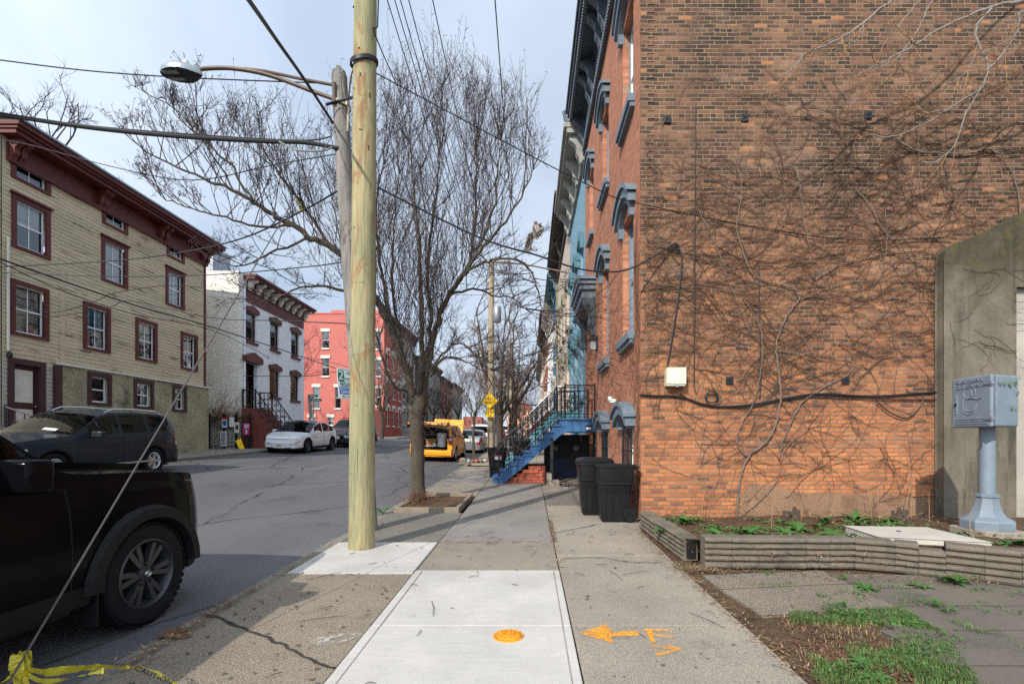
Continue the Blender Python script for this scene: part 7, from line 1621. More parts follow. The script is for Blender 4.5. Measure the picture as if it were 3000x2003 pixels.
c = P(1123, 947, Ys); q = MB(); hh = 9.3 * Ys / F; q.box(c.x - hh, c.x + hh, Ys, Ys + .02, c.z - hh, c.z + hh); q.build('plate', 'sign_yellow', s2)
q = MB()
for (x0, z0, x1, z1) in ((-1, 1, 1, 1), (1, 1, 1, -1), (1, -1, -1, -1), (-1, -1, -1, 1)): q.tube([c + V3((x0, 0, z0)) * hh * .92 + V3((0, -.004, 0)), c + V3((x1, 0, z1)) * hh * .92 + V3((0, -.004, 0))], .005, 4)
q.build('border', 'black_paint', s2)
text('20', 'lettering', .25, 'black_paint', c + V3((0, -.004, .045)), (1, 0, 0), (0, 0, 1), s2, .003, sx=1.1); text('MPH', 'lettering', .09, 'black_paint', c + V3((0, -.004, -.125)), (1, 0, 0), (0, 0, 1), s2, .002)
for n_, (u, vt, vb, Y, arm, lab) in enumerate([(1171, 795, 1000, 47, [(1152, 1194, 795)], 'far utility pole with one crossarm beyond the thick pruned tree'), (1199, 880, 1000, 70, [(1186, 1214, 884), (1184, 1208, 897)], 'small distant utility pole with two crossarms before the red roof')]):
    t = pole('utility_pole', lab, [P(u, vb, Y), P(u, (vt + vb) / 2, Y), P(u, vt - 6, Y)], (.15, .11), 'pole_far', 8)
    for a0, a1, v in arm: q = MB(); q.tube([P(a0, v, Y - .1), P(a1, v, Y - .1)], .07, 5); q.build('crossarm', 'timber', t)
    if n_ == 0:
        q = MB(); q.lathe([(0, .4), (.22, .36), (.22, -.4), (0, -.42)], 10, P(1166, 833, Y - .3)); q.lathe([(0, .4), (.22, .36), (.22, -.4), (0, -.42)], 10, P(1177, 833, Y - .3)); q.build('transformer', 'sign_back', t)
# street name sign by the red building
sn = thing('street_sign', P(718, 985, 34.2), 'green street name signs crossed on a grey post by the red building', 'street sign')
Yn = 34.2; q = MB(); q.tube([P(721.5, 992, Yn), P(717, 905, Yn)], .035, 8); q.build('post', 'galv', sn)
for (u0, u1, v0, v1, d) in ((706, 728, 904.5, 911, 0), (712, 733, 913, 919, .3)):
    a, b = P(u0, v1, Yn - .08 - d * .1), P(u1, v0, Yn - .08 - d * .1); q = MB(); q.add([(a.x, a.y, a.z), (b.x, b.y + d, a.z), (b.x, b.y + d, b.z), (a.x, a.y, b.z), (a.x, a.y + .03, a.z), (b.x, b.y + d + .03, a.z), (b.x, b.y + d + .03, b.z), (a.x, a.y + .03, b.z)], [(0, 1, 2, 3), (7, 6, 5, 4), (0, 4, 5, 1), (1, 5, 6, 2), (2, 6, 7, 3), (3, 7, 4, 0)]); bl_ = q.build('name_blade', 'sign_green', sn)
    q = MB()
    for j in range(4): x = lerp(a.x, b.x, .2 + j * .16); q.box(x, x + .08, a.y - .012 + d * (.2 + j * .16), a.y - .006 + d * (.2 + j * .16), lerp(a.z, b.z, .3), lerp(a.z, b.z, .7))
    q.build('lettering', 'sign_white', bl_)
sb = thing('sign_panel', P(711, 930, 34), 'grey back of a tall narrow sign leaning on the street name post', 'sign')
q = MB(); a, b, c, d = P(705, 907, 33.9), P(712, 904, 34.4), P(716, 955, 34.4), P(710, 960, 33.9); n_ = V3((.03, .03, 0)); q.add([a, b, c, d, a + n_, b + n_, c + n_, d + n_], [(0, 1, 2, 3), (7, 6, 5, 4), (0, 4, 5, 1), (1, 5, 6, 2), (2, 6, 7, 3), (3, 7, 4, 0)]); q.build('plate', 'sign_back', sb)
q = MB(); q.tube([P(712, 958, 34.1), P(714, 992, 34.1)], .03, 6); q.build('post', 'galv', sb)
# far building with a red roof
fb = thing('far_tower', (-3, 165, 3), 'distant orange brick building with a red hipped roof closing the street', 'building')
Yf = 165; a, b = P(1164, 985, Yf), P(1216, 936, Yf); S('far_brick', C(214, 148, 112), .9, .12, .3, 4); S('far_roof', C(176, 72, 56), .9, .1, .3, 4); S('far_window', C(70, 60, 58), .6, .1, 1, 4)
hl = [[lerp(a.x, b.x, (i + .3) / 7), lerp(a.x, b.x, (i + .7) / 7), lerp(a.z, b.z, j), lerp(a.z, b.z, j + .22)] for i in range(7) for j in (.08, .4, .7)]
ff = Fr('y', Yf, -1); q = MB(); wall_open(q, ff, a.x, b.x, a.z - 4, b.z, hl, .4); q.box(a.x, a.x + .4, Yf + .41, Yf + 12, a.z - 4, b.z); q.box(b.x - .4, b.x, Yf + .41, Yf + 12, a.z - 4, b.z); q.build('wall', 'far_brick', fb)
for h in hl: q = MB(); q.quad(ff(h[0], -.35, h[2]), ff(h[1], -.35, h[2]), ff(h[1], -.35, h[3]), ff(h[0], -.35, h[3])); q.build('window', 'far_window', fb)
zr = CZ + (V0 - 917) / F * Yf; q = MB(); q.add([(a.x - .5, Yf - .5, b.z), (b.x + .5, Yf - .5, b.z), (b.x + .5, Yf + 13, b.z), (a.x - .5, Yf + 13, b.z), (lerp(a.x, b.x, .12), Yf + 6, zr), (lerp(a.x, b.x, .7), Yf + 6, zr)], [(0, 1, 5, 4), (1, 2, 5), (2, 3, 4, 5), (3, 0, 4)]); q.build('roof', 'far_roof', fb)
for n_, (u0, u1, vt, Y, m, lab) in enumerate([(1062, 1104, 955, 150, 'far_red_brick', 'distant dull red block seen behind the silver car'), (1110, 1130, 962, 158, 'grey_paint', 'distant small pale green grey house beyond the white car'), (1216, 1236, 940, 150, 'olive_stone', 'distant grey green building right of the red roofed tower')]):
    a, b = P(u0, 1000, Y), P(u1, vt, Y); t = thing('far_house', (a.x, Y, 3), lab, 'building', 'distant buildings'); hl = [[lerp(a.x, b.x, (i + .3) / 4), lerp(a.x, b.x, (i + .65) / 4), lerp(a.z, b.z, j), lerp(a.z, b.z, j + .2)] for i in range(4) for j in (.2, .6)]
    f2 = Fr('y', Y, -1); q = MB(); wall_open(q, f2, a.x, b.x, a.z - 4, b.z, hl, .3); q.box(a.x, b.x, Y + .31, Y + 8, a.z - 4, b.z - .05); q.build('wall', m, t)
# ================================================================ vehicles
def pl(pts, s):
    if s <= pts[0][0]: return pts[0][1]
    for (a, b), (c, d) in zip(pts, pts[1:]):
        if s <= c: return b + (d - b) * (s - a) / (c - a)
    return pts[-1][1]
def plS(pts, s, w=.07): return (pl(pts, s - w) + 2 * pl(pts, s) + pl(pts, s + w)) / 4
def wheel_meshes(r, w, style, tw=.62):
    ty = MB(); k = [(r * tw, -w * .42), (r * .80, -w * .5), (r * .93, -w * .48), (r * .985, -w * .38), (r, -w * .2), (r, w * .2), (r * .985, w * .38), (r * .93, w * .48), (r * .80, w * .5), (r * tw, w * .42), (r * tw, -w * .42)]
    ty.lathe(k, 36, (0, 0, 0), 'x')
    for i in range(44):
        a = 2 * PI * i / 44; c, s = math.cos(a), math.sin(a)
        for sg_ in (-1, 1): ty.obox((sg_ * w * .36, r * .99 * c, r * .99 * s), (w * .10, 0, 0), (0, -s * r * .045, c * r * .045), (0, c * r * .011, s * r * .011))
    rm = MB(); ri = r * tw
    rm.lathe([(ri * 1.02, w * .44), (ri * .96, w * .47), (ri * .90, w * .40), (ri * .86, -w * .3)], 36, (0, 0, 0), 'x'); rm.lathe([(ri * .97, -w * .3), (0, -w * .3)], 24, (0, 0, 0), 'x')
    n, pair, wd = style
    for i in range(n):
        for dlt in ((-pair, pair) if pair else (0,)):
            a = 2 * PI * i / n + dlt; a2 = 2 * PI * i / n + dlt * .6; p = V3((w * .40, math.cos(a) * ri * .94, math.sin(a) * ri * .94)); c = V3((w * .36, math.cos(a2) * ri * .16, math.sin(a2) * ri * .16)); d = (p - c); t = V3((0, -math.sin(a), math.cos(a)))
            rm.add([c + t * wd * ri + V3((.0, 0, 0)), c - t * wd * ri, p - t * wd * ri * 1.25, p + t * wd * ri * 1.25, c + t * wd * ri * 1.3 - V3((w * .16, 0, 0)), c - t * wd * ri * 1.3 - V3((w * .16, 0, 0)), p - t * wd * ri * 1.5 - V3((w * .16, 0, 0)), p + t * wd * ri * 1.5 - V3((w * .16, 0, 0))], [(0, 1, 2, 3), (0, 3, 7, 4), (1, 5, 6, 2), (3, 2, 6, 7)])
    rm.lathe([(ri * .24, w * .2), (ri * .22, w * .38), (ri * .12, w * .42), (0, w * .42)], 20, (0, 0, 0), 'x')
    for i in range(5): a = 2 * PI * i / 5 + .3; rm.lathe([(.016, w * .36), (.016, w * .43), (0, w * .44)], 6, (0, math.cos(a) * ri * .30, math.sin(a) * ri * .30), 'x')
    return ty, rm
def car(name, label, base, rz, L, W, top, belt, plan, wheels, wr, ww, paint, panes, ws, rw, hl, tl, rim=('alloy', (5, .09, .10)), grille=None, sill=.24, trim=True, arch=None, doors=(), tumble=.30, rear_open=None, plates=(), group='parked cars', lamps=('lamp_clear', 'lamp_red'), mirror=True, roof_glass=False, cat='car', flare=None, handle='paint', rails=False):
    t = thing(name, base, label, cat, group, rz); hwm = W / 2
    def Bd(mb, n, m, par=None, **k): return mb.build(n, m, par or t, local=True, **k)
    arch = arch or wr * 1.2; S_ = {0.0, L}
    s = 0
    while s < L: S_.add(round(s, 3)); s += .10
    for w in wheels:
        for k in range(-8, 9): S_.add(round(w + arch * math.sin(k / 8 * PI / 2), 3))
    for a in [x for p in panes for x in p] + list(ws) + list(rw) + list(doors): S_.add(a)
    S_ = sorted(x for x in S_ if 0 <= x <= L); SS = [S_[0]]
    for x in S_[1:]:
        if x - SS[-1] > .012: SS.append(x)
    SS[-1] = L; LR = 7; UP = [0, .12, .5, .90, 1]; NT_ = 5
    def sect(s):
        zt = plS(top, s); zb = min(plS(belt, s), zt - .015); hw = hwm * plS(plan, s, .05); zl = sill + .10 * max(0, 1 - s / .35) * 0
        inarch = False
        for w in wheels:
            d = abs(s - w)
            if d < arch: zl = max(zl, wr + math.sqrt(max(0, arch * arch - d * d)) * .96); inarch = True
        zl = min(zl, zb - .08); P_ = [(hw * .70, zl)]
        for k in range(LR):
            z = lerp(zl, zb, k / (LR - 1)); f = (z - sill) / max(zb - sill, .1); y = hw * (.955 + .045 * math.sin(PI * min(max(f * .85 + .12, 0), 1))) - (.012 if f > .97 else 0); P_.append((y, z))
        ze = zt - min(.055, (zt - zb) * .3); y0 = hw * .955 - .012; ye = y0 - tumble * hwm * max(0, ze - zb)
        for f in UP[1:]: P_.append((lerp(y0, ye, f ** 1.15), lerp(zb, ze, f)))
        for k in range(1, NT_ + 1): q = k / NT_; P_.append((ye * (1 - q), ze + (zt - ze) * (1 - (1 - q) ** 2.2)))
        return P_
    SEC = [sect(s) for s in SS]; NP = len(SEC[0]); Z = {}
    def put(key, side, quad):
        mb = Z.setdefault(key, MB()); mb.add(quad if side > 0 else quad[::-1], [(0, 1, 2, 3)])
    for i in range(len(SS) - 1):
        sm = (SS[i] + SS[i + 1]) / 2
        for k in range(NP - 1):
            key = ('body', 0)
            zone = 'low' if k <= LR - 1 and k >= 1 else ('up' if LR <= k < LR + 4 else ('top' if k >= LR + 4 else 'flange'))
            for side in (1, -1):
                kk = key
                if zone == 'flange': kk = ('underside', side)
                elif zone == 'low':
                    r = k - 1
                    if trim and r == 0: kk = ('lower_trim', 0)
                    for j, (d0, d1) in enumerate(zip(doors, doors[1:])):
                        if d0 < sm < d1 and r > 0: kk = ('door', j, side)
                    if hl and sm < hl[0] and hl[1] <= r < hl[2]: kk = ('headlight', side)
                    if tl and sm > L - tl[0] and tl[1] <= r < tl[2]: kk = ('tail_light', side)
                elif zone == 'up':
                    r = k - LR
                    for j, (a, b) in enumerate(panes):
                        if a < sm < b and 1 <= r <= 2: kk = ('side_window', j, side)
                    if tl and len(tl) > 3 and sm > L - tl[3]: kk = ('tail_light', side)
                else:
                    r = k - LR - 4
                    if ws[0] < sm < ws[1] and r >= 0 + (1 if False else 0): kk = ('windshield', 0) if r > 0 or True else key
                    elif rear_open is None and rw[0] < sm < rw[1]: kk = ('rear_window', 0)
                    elif roof_glass and ws[1] <= sm <= rw[0]: kk = ('roof_glass', 0)
                A, Bq = SEC[i], SEC[i + 1]; ya, yb = L / 2 - SS[i], L / 2 - SS[i + 1]
                f = lambda p, y: (side * p[0], y, p[1])
                put(kk, side, [f(A[k], ya), f(A[k + 1], ya), f(Bq[k + 1], yb), f(Bq[k], yb)])
    # end caps
    fr_ = [-1, -.8, -.55, -.28, 0, .28, .55, .8, 1]
    for end, sec, y0, sg_ in ((0, SEC[0], L / 2, 1), (1, SEC[-1], -L / 2, -1)):
        for r in range(LR - 1):
            for c in range(8):
                key = ('body', 0); fm = (fr_[c] + fr_[c + 1]) / 2
                if r == 0 and trim: key = ('lower_trim', 0)
                if end == 0:
                    if grille and grille[0] <= r < grille[1] and abs(fm) < grille[2]: key = ('grille', 0)
                    if grille and len(grille) > 3 and grille[3] <= r < grille[4] and abs(fm) < .85: key = ('air_intake', 0)
                    if hl and hl[1] <= r < hl[2] and abs(fm) > hl[3]: key = ('headlight', 1 if fm > 0 else -1)
                else:
                    if rear_open is not None and r >= rear_open and abs(fm) < .82: continue
                    if tl and tl[1] <= r < tl[2] and abs(fm) > .8: key = ('tail_light', 1 if fm > 0 else -1)
                p = lambda q, k: (sec[k][0] * q, y0 + sg_ * .07 * (1 - q * q), sec[k][1])
                put(key, sg_ * 1, [p(fr_[c + 1], r + 1), p(fr_[c], r + 1), p(fr_[c], r + 2), p(fr_[c + 1], r + 2)])
        if not (end == 1 and rear_open is not None):
            mb = Z[('body', 0)]; o = [(sec[LR][0] * q, y0 + sg_ * .07 * (1 - q * q), sec[LR][1]) for q in fr_]; up = [(x, y0, z) for x, z in sec[LR + 1:]]; up = up + [(-x, y, z) for x, y, z in up[::-1][1:]]
            mb.add(o + up, [tuple(range(len(o) + len(up)))])
    mats = {'body': paint, 'door': paint, 'underside': 'well', 'lower_trim': 'trim_black' if trim else paint, 'headlight': lamps[0], 'tail_light': lamps[1], 'side_window': 'glass_car', 'windshield': 'glass_car', 'rear_window': 'glass_car', 'roof_glass': 'glass_car', 'grille': 'trim_black', 'air_intake': 'trim_black'}
    objs = {}
    for key, mb in Z.items(): objs[key] = Bd(mb, key[0], mats[key[0]], smooth=True)
    # seams, door handles
    for d in doors:
        A = sect(d); y = L / 2 - d
        for side in (1, -1): q = MB(); q.tube([(side * (p[0] + .001), y, p[1]) for p in A[2:LR + 1]], .006, 4); Bd(q, 'door_seam', 'well')
    for j, (d0, d1) in enumerate(zip(doors, doors[1:])):
        for side in (1, -1):
            A = sect(d1 - .18); h = A[LR - 1]; q = MB(); q.obox((side * (h[0] + .012), L / 2 - d1 + .17, h[1] - .05), (.012, 0, 0), (0, .09, 0), (0, 0, .014)); Bd(q, 'handle', paint if handle == 'paint' else handle, objs.get(('door', j, side)), bevel=.005)
    # dark cabin: floor, seats
    q = MB(); zf = sill + .25; q.box(-hwm * .8, hwm * .8, L / 2 - rw[1] + .1, L / 2 - ws[0] - .1, zf - .05, zf)
    q.box(-hwm * .68, hwm * .68, -L / 2 + .25, L / 2 - .2, .18, .22); Bd(q, 'floor', 'well')
    q = MB(); zb = pl(belt, ws[1])
    for sx in (-1, 1):
        for yy in ((ws[1] + .75), (ws[1] + 1.65)):
            if L / 2 - yy > -L / 2 + 1.0: q = MB(); q.box(sx * hwm * .42 - .24, sx * hwm * .42 + .24, L / 2 - yy - .12, L / 2 - yy + .1, zf, zb + .28); q.box(sx * hwm * .42 - .12, sx * hwm * .42 + .12, L / 2 - yy - .1, L / 2 - yy, zb + .278, zb + .46); Bd(q, 'seat', 'seat_black', bevel=.03)
    q = MB(); q.box(-hwm * .8, hwm * .8, L / 2 - ws[0] - .55, L / 2 - ws[0] - .15, zb - .25, zb - .03); Bd(q, 'dashboard', 'seat_black', bevel=.03)
    # wheels
    ty, rm = wheel_meshes(wr, ww, rim[1], .67 if flare else .64); first = None
    for w in wheels:
        for side in (1, -1):
            if first is None: o = Bd(ty, 'wheel', 'tyre', smooth=True); first = o; ro = Bd(rm, 'rim', rim[0], o, smooth=True)
            else: o = copy_tree(first, t)
            o.location = (side * (hwm * pl(plan, w) - ww * .52), L / 2 - w, wr); o.rotation_euler.z = 0 if side > 0 else PI
            if flare is None: pass
    # wheel wells
    q = MB()
    for w in wheels:
        for side in (1, -1): q.box(side * hwm * .55 - .02, side * hwm * .55 + .02, L / 2 - w - arch, L / 2 - w + arch, .25, wr + arch)
    Bd(q, 'wheel_well', 'well')
    if flare:
        for w in wheels:
            for side in (1, -1):
                q = MB(); n = 16; pts = []
                for k in range(n + 1):
                    a = PI * k / n; s = w - arch * 1.08 * math.cos(a); z = max(sill - .0, wr - .0 + arch * .96 * 1.06 * math.sin(a)); zo = wr + arch * 1.30 * math.sin(a) ** .75; so_ = w - arch * 1.28 * math.cos(a)
                    hx = hwm * pl(plan, min(max(s, .05), L - .05)); pts.append(((side * (hx - .02), L / 2 - (w - arch * .98 * math.cos(a)), max(sill, wr + arch * .93 * math.sin(a))), (side * (hx + flare), L / 2 - (w - arch * 1.0 * math.cos(a)), max(sill, wr + arch * .96 * math.sin(a))), (side * (hx + flare * .9), L / 2 - (w - arch * 1.17 * math.cos(a)), max(sill, wr + arch * 1.12 * math.sin(a))), (side * (hx - .01), L / 2 - (w - arch * 1.22 * math.cos(a)), max(sill, wr + arch * 1.18 * math.sin(a)))))
                for a_, b_ in zip(pts, pts[1:]):
                    for c in range(3): q.quad(a_[c], a_[c + 1], b_[c + 1], b_[c])
                Bd(q, 'wheel_flare', 'trim_black', smooth=True)
    if mirror:
        A = sect(ws[0] + .42); zb = A[LR][1]
        for side in (1, -1):
            q = MB(); m1 = mirror if isinstance(mirror, tuple) else (.12, .10, .07); q.obox((side * (A[LR][0] + m1[0] + .06), L / 2 - ws[0] - .5, zb + .02 + m1[2]), (m1[0], 0, 0), (0, m1[1] * .8, 0), (0, 0, m1[2])); q.obox((side * (A[LR][0] + .03), L / 2 - ws[0] - .48, zb + .03), (.07, 0, 0), (0, .04, 0), (0, 0, .025)); Bd(q, 'mirror', paint if not isinstance(mirror, tuple) or len(mirror) < 4 else mirror[3], bevel=.03, smooth=True)
    if rails:
        for side in (1, -1):
            a, b = ws[1] + .3, rw[0] - .25; q = MB(); q.tube([(side * hwm * .70, L / 2 - lerp(a, b, k / 8), pl(top, lerp(a, b, k / 8)) + (.045 if 0 < k < 8 else -.02)) for k in range(9)], .018, 6); Bd(q, 'roof_rail', 'chrome' if rails == 1 else rails, smooth=True)
    for (end, z, txt) in plates:
        y = L / 2 + .085 if end == 0 else -L / 2 - .085; q = MB(); q.box(-.155, .155, min(y, y + .006), max(y, y + .006), z - .08, z + .08); po = Bd(q, 'plate', 'plate')
        if txt: o = text(txt, 'lettering', .085, 'dark_text', (0, y + (.008 if end == 0 else -.003), z), (-1 if end == 0 else 1, 0, 0), (0, 0, 1), None, .001); o.parent = po
    return t, objs, Bd, sect

# ---- near black off-road car at the kerb
BY = 4.79; rz_ = lambda x, y: road_z(x, y)
L_ = 4.92
bk_t, bo, Bb, bs = car('parked_car', 'black boxy four wheel drive nearest the camera, parked at the near kerb', (-4.06, BY - L_ / 2, rz_(-3.6, 3.4) - .005), 0, L_, 1.94,
    [(0, .80), (.03, 1.06), (.10, 1.16), (.25, 1.225), (.8, 1.27), (1.45, 1.30), (1.52, 1.31), (2.12, 1.78), (2.5, 1.85), (4.3, 1.85), (4.72, 1.80), (4.86, 1.2), (4.92, .8)],
    [(0, .78), (.06, 1.03), (.15, 1.10), (.5, 1.14), (1.5, 1.16), (4.6, 1.19), (4.85, 1.1), (4.92, .78)], [(0, .70), (.08, .80), (.2, .91), (.36, .985), (.6, 1.0), (4.5, 1.0), (4.8, .95), (4.92, .85)],
    [.88, 3.73], .412, .265, 'paint_black', [(1.72, 2.62), (2.72, 3.65), (3.75, 4.55)], (1.52, 2.1), (4.74, 4.86), (.22, 3, 6, .5), (.12, 3, 6), rim=('alloy_dark', (6, .17, .062)), grille=(3, 6, .5), sill=.34, arch=.475, doors=(1.55, 2.66, 3.62), tumble=.22, flare=.042, mirror=(.135, .10, .10))
# hood scoop, hub emblem, mud flap, mirror blinker, running board
q = MB(); q.prism([(L_ / 2 - 1.42, 1.29), (L_ / 2 - .45, 1.235), (L_ / 2 - .40, 1.23), (L_ / 2 - .46, 1.275), (L_ / 2 - 1.35, 1.33)], lambda y, z: (-.42, y, z), lambda y, z: (.42, y, z)); Bb(q, 'hood_bulge', 'paint_black', bevel=.03, smooth=True)
q = MB(); q.box(.70, .93, -1.4, .95, .30, .36); Bb(q, 'running_board', 'trim_black', bevel=.02)
q = MB(); q.box(.74, .96, L_ / 2 - 1.36, L_ / 2 - 1.34, .16, .48); Bb(q, 'mud_flap', 'trim_black')
w0 = [c for c in kids(bk_t) if c.name.startswith('wheel') and c.name.split('.')[0] == 'wheel'][0]
q = MB(); q.lathe([(0, .118), (.035, .117), (.038, .112)], 18, (0, 0, 0), 'x'); hb = q.build('hub_cap', 'alloy_dark', w0, local=True, smooth=True)
q = MB(); ell = lambda rx, ry, n=20: [(.119, rx * math.cos(2 * PI * k / n), ry * math.sin(2 * PI * k / n)) for k in range(n + 1)]
q.tube(ell(.028, .021), .0022, 4); q.tube([(p[0], p[1] * .40, p[2] * .9) for p in ell(.028, .021)], .002, 4); q.tube([(p[0], p[1] * .7, p[2] * .45 + .008) for p in ell(.028, .021)], .002, 4); q.build('emblem', 'chrome', w0, local=True)
A = bs(1.52 + .42); q = MB(); q.obox((A[7][0] + .135 + .02, L_ / 2 - 1.98, A[7][1] + .12), (.012, 0, 0), (0, .012, 0), (0, 0, .075)); Bb(q, 'mirror_blinker', 'lamp_amber')

# ---- graphite SUV opposite
def place(xo, W, Y0, L, side, facing):      # outer side x, front/rear Y
    return None
gy0 = 10.0; Lg = 5.0
g_t, go, Bg, gs = car('parked_car', 'dark grey SUV with a silver alloy wheel parked before the stucco basement', (-11.78, 0, 0), PI, Lg, 1.95,
    [(0, .70), (.05, .90), (.15, 1.0), (.6, 1.08), (1.3, 1.15), (1.38, 1.17), (2.2, 1.66), (2.6, 1.75), (3.3, 1.77), (4.2, 1.74), (4.6, 1.66), (4.86, 1.25), (4.95, 1.0), (5.0, .7)],
    [(0, .68), (.1, .94), (1.3, 1.06), (3, 1.10), (4.5, 1.17), (4.9, 1.0), (5, .68)], [(0, .70), (.12, .83), (.45, .965), (1, 1), (4.3, 1), (4.75, .95), (5, .80)],
    [.95, 3.84], .37, .245, 'paint_graphite', [(1.85, 2.72), (2.82, 3.62), (3.74, 4.5)], (1.38, 2.2), (4.62, 4.86), (.36, 4, 5, .5), (.3, 4, 6), rim=('alloy', (5, 0, .16)), grille=(3, 6, .5), sill=.27, doors=(1.5, 2.77, 3.7), mirror=(.13, .10, .075), rails=1, handle='paint')
g_t.location = (-11.80, gy0 + Lg / 2, 0)
def settle(t, x, y, L, wb=1.42):            # stand the car on the sloping road
    a, b = road_z(x, y - wb), road_z(x, y + wb); t.location = (x, y, (a + b) / 2 - .004); sl = math.atan2(b - a, 2 * wb); f = 1 if abs(t.rotation_euler.z) < .1 else -1
    t.rotation_euler.x = sl * f; t.rotation_euler.y = math.atan(.042) * f
settle(g_t, -11.80, gy0 + Lg / 2, Lg)
q = MB(); q.box(-.975, -.955, -1.5, 1.35, .36, .40); Bg(q, 'chrome_strip', 'chrome')
q = MB(); q.add([gs_ for gs_ in [(-.1, Lg / 2 - 1.48, 1.245), (-.42, Lg / 2 - 1.48, 1.225), (-.42, Lg / 2 - 1.56, 1.275), (-.1, Lg / 2 - 1.56, 1.295)]], [(0, 1, 2, 3)]); Bg(q, 'sticker', 'label_white')
# ---- white electric crossover
Lw = 4.75
w_t, wo_, Bw, wsct = car('parked_car', 'white smooth nosed electric crossover parked before the white house', (0, 0, 0), PI, Lw, 1.90,
    [(0, .52), (.05, .70), (.25, .83), (.9, .98), (1.12, 1.02), (2.05, 1.52), (2.5, 1.61), (3.1, 1.60), (3.8, 1.42), (4.3, 1.18), (4.6, 1.08), (4.70, .95), (4.75, .66)],
    [(0, .50), (.1, .68), (.5, .82), (1.1, .93), (2.5, .99), (3.9, 1.04), (4.6, 1.02), (4.75, .64)], [(0, .66), (.10, .80), (.35, .93), (.9, 1), (4.0, 1), (4.5, .93), (4.75, .78)],
    [.92, 3.80], .36, .24, 'paint_white', [(1.7, 2.62), (2.70, 3.45), (3.50, 4.0)], (1.12, 2.05), (3.35, 4.3), (.32, 4, 5, .62), (.3, 4, 5), rim=('alloy_dark', (5, .12, .12)), grille=None, sill=.22, doors=(1.45, 2.66, 3.55), plates=[(0, .42, 'MMC-2951'[:0] or None)], roof_glass=True, lamps=('lamp_clear', 'lamp_red'))
settle(w_t, -11.88, 22.75 + Lw / 2, Lw)
q = MB(); q.box(-.58, .58, Lw / 2 + .01, Lw / 2 + .06, .215, .30); Bw(q, 'air_intake', 'trim_black', bevel=.02)
q = MB(); q.tube([(x, Lw / 2 - .02 - .10 * abs(x) ** 2.2 + .05, .685 + .03 * abs(x)) for x in [-.85 + 1.7 * i / 16 for i in range(17)]], .011, 5); Bw(q, 'light_bar', 'trim_black')
for sx in (-1, 1): q = MB(); q.obox((sx * .62, Lw / 2 - .03, .50), (.15, -sx * .06, 0), (0, .015, 0), (0, 0, .03)); Bw(q, 'headlight', 'lamp_clear')
q = MB()
for k in range(6): q.box(-.11 + k * .038, -.085 + k * .038, Lw / 2 + .092, Lw / 2 + .094, .39, .45)
Bw(q, 'plate_lettering', 'dark_text')
# ---- navy SUV beyond
Ln = 4.95
n_t, no_, Bn, ns_ = car('parked_car', 'dark navy SUV with a chrome barred grille behind the white crossover', (0, 0, 0), PI, Ln, 1.98,
    [(0, .75), (.04, .95), (.12, 1.05), (.6, 1.12), (1.3, 1.18), (1.38, 1.2), (2.1, 1.7), (2.5, 1.78), (4.2, 1.77), (4.6, 1.68), (4.86, 1.2), (4.95, .75)], [(0, .73), (.1, .97), (1.3, 1.09), (4.5, 1.15), (4.9, 1.0), (4.95, .7)], [(0, .76), (.12, .88), (.45, .97), (1, 1), (4.3, 1), (4.75, .95), (4.95, .82)],
    [.95, 3.80], .38, .25, 'paint_navy', [(1.8, 2.7), (2.8, 3.6), (3.72, 4.5)], (1.38, 2.1), (4.62, 4.86), (.3, 4, 6, .62), (.3, 4, 6), rim=('alloy', (5, .1, .12)), grille=(3, 6, .62), sill=.27, doors=(1.5, 2.75, 3.68), plates=[(0, .62, None)], rails='trim_black')
settle(n_t, -11.72, 29.2 + Ln / 2, Ln)
for zz in (.80, .88, .96): q = MB(); q.box(-.52, .52, Ln / 2 + .055, Ln / 2 + .075, zz - .018, zz + .018); Bn(q, 'grille_bar', 'chrome')
for sx in (-1, 1): q = MB(); q.obox((sx * .70, Ln / 2 + .04, .90), (.10, 0, 0), (0, .02, 0), (0, 0, .035)); Bn(q, 'lamp_strip', 'lamp_clear')
# ---- yellow van, hatch and hood raised
Lv = 5.1
v_t, vo_, Bv, vs_ = car('parked_van', 'yellow taxi van with its rear hatch and hood raised', (0, 0, 0), 0, Lv, 1.97,
    [(0, .60), (.06, .80), (.3, .93), (.95, 1.08), (1.1, 1.12), (1.95, 1.62), (2.4, 1.73), (3.5, 1.75), (4.6, 1.71), (4.9, 1.66), (5.02, 1.60), (5.1, 1.55)], [(0, .58), (.1, .78), (1.1, .98), (3.0, 1.04), (4.9, 1.06), (5.1, 1.06)], [(0, .74), (.12, .85), (.45, .96), (1, 1), (4.5, 1), (4.85, .985), (5.1, .95)],
    [.95, 4.02], .345, .22, 'paint_yellow', [(1.6, 2.35), (2.45, 3.45), (3.55, 4.72)], (1.1, 1.95), (4.95, 5.02), (.3, 4, 6, .6), None, rim=('alloy', (7, 0, .12)), grille=(3, 5, .5), sill=.25, trim=False, doors=(1.25, 2.4, 3.5), tumble=.24, rear_open=2, cat='van', mirror=(.11, .10, .08, 'trim_black'))
settle(v_t, -4.50, 21.75 + Lv / 2, Lv)
yr = -Lv / 2
q = MB(); q.box(-.80, .80, yr - .10, yr + .05, .30, .52); q.prism([(yr - .11, .30), (yr - .13, .42), (yr - .13, .52), (yr - .05, .58), (yr + .05, .58), (yr + .05, .30)], lambda y, z: (-.93, y, z), lambda y, z: (.93, y, z)); Bv(q, 'bumper', 'paint_yellow', bevel=.03)
q = MB(); q.box(-.72, .72, yr - .125, yr + .02, .582, .60); Bv(q, 'bumper_pad', 'trim_black')
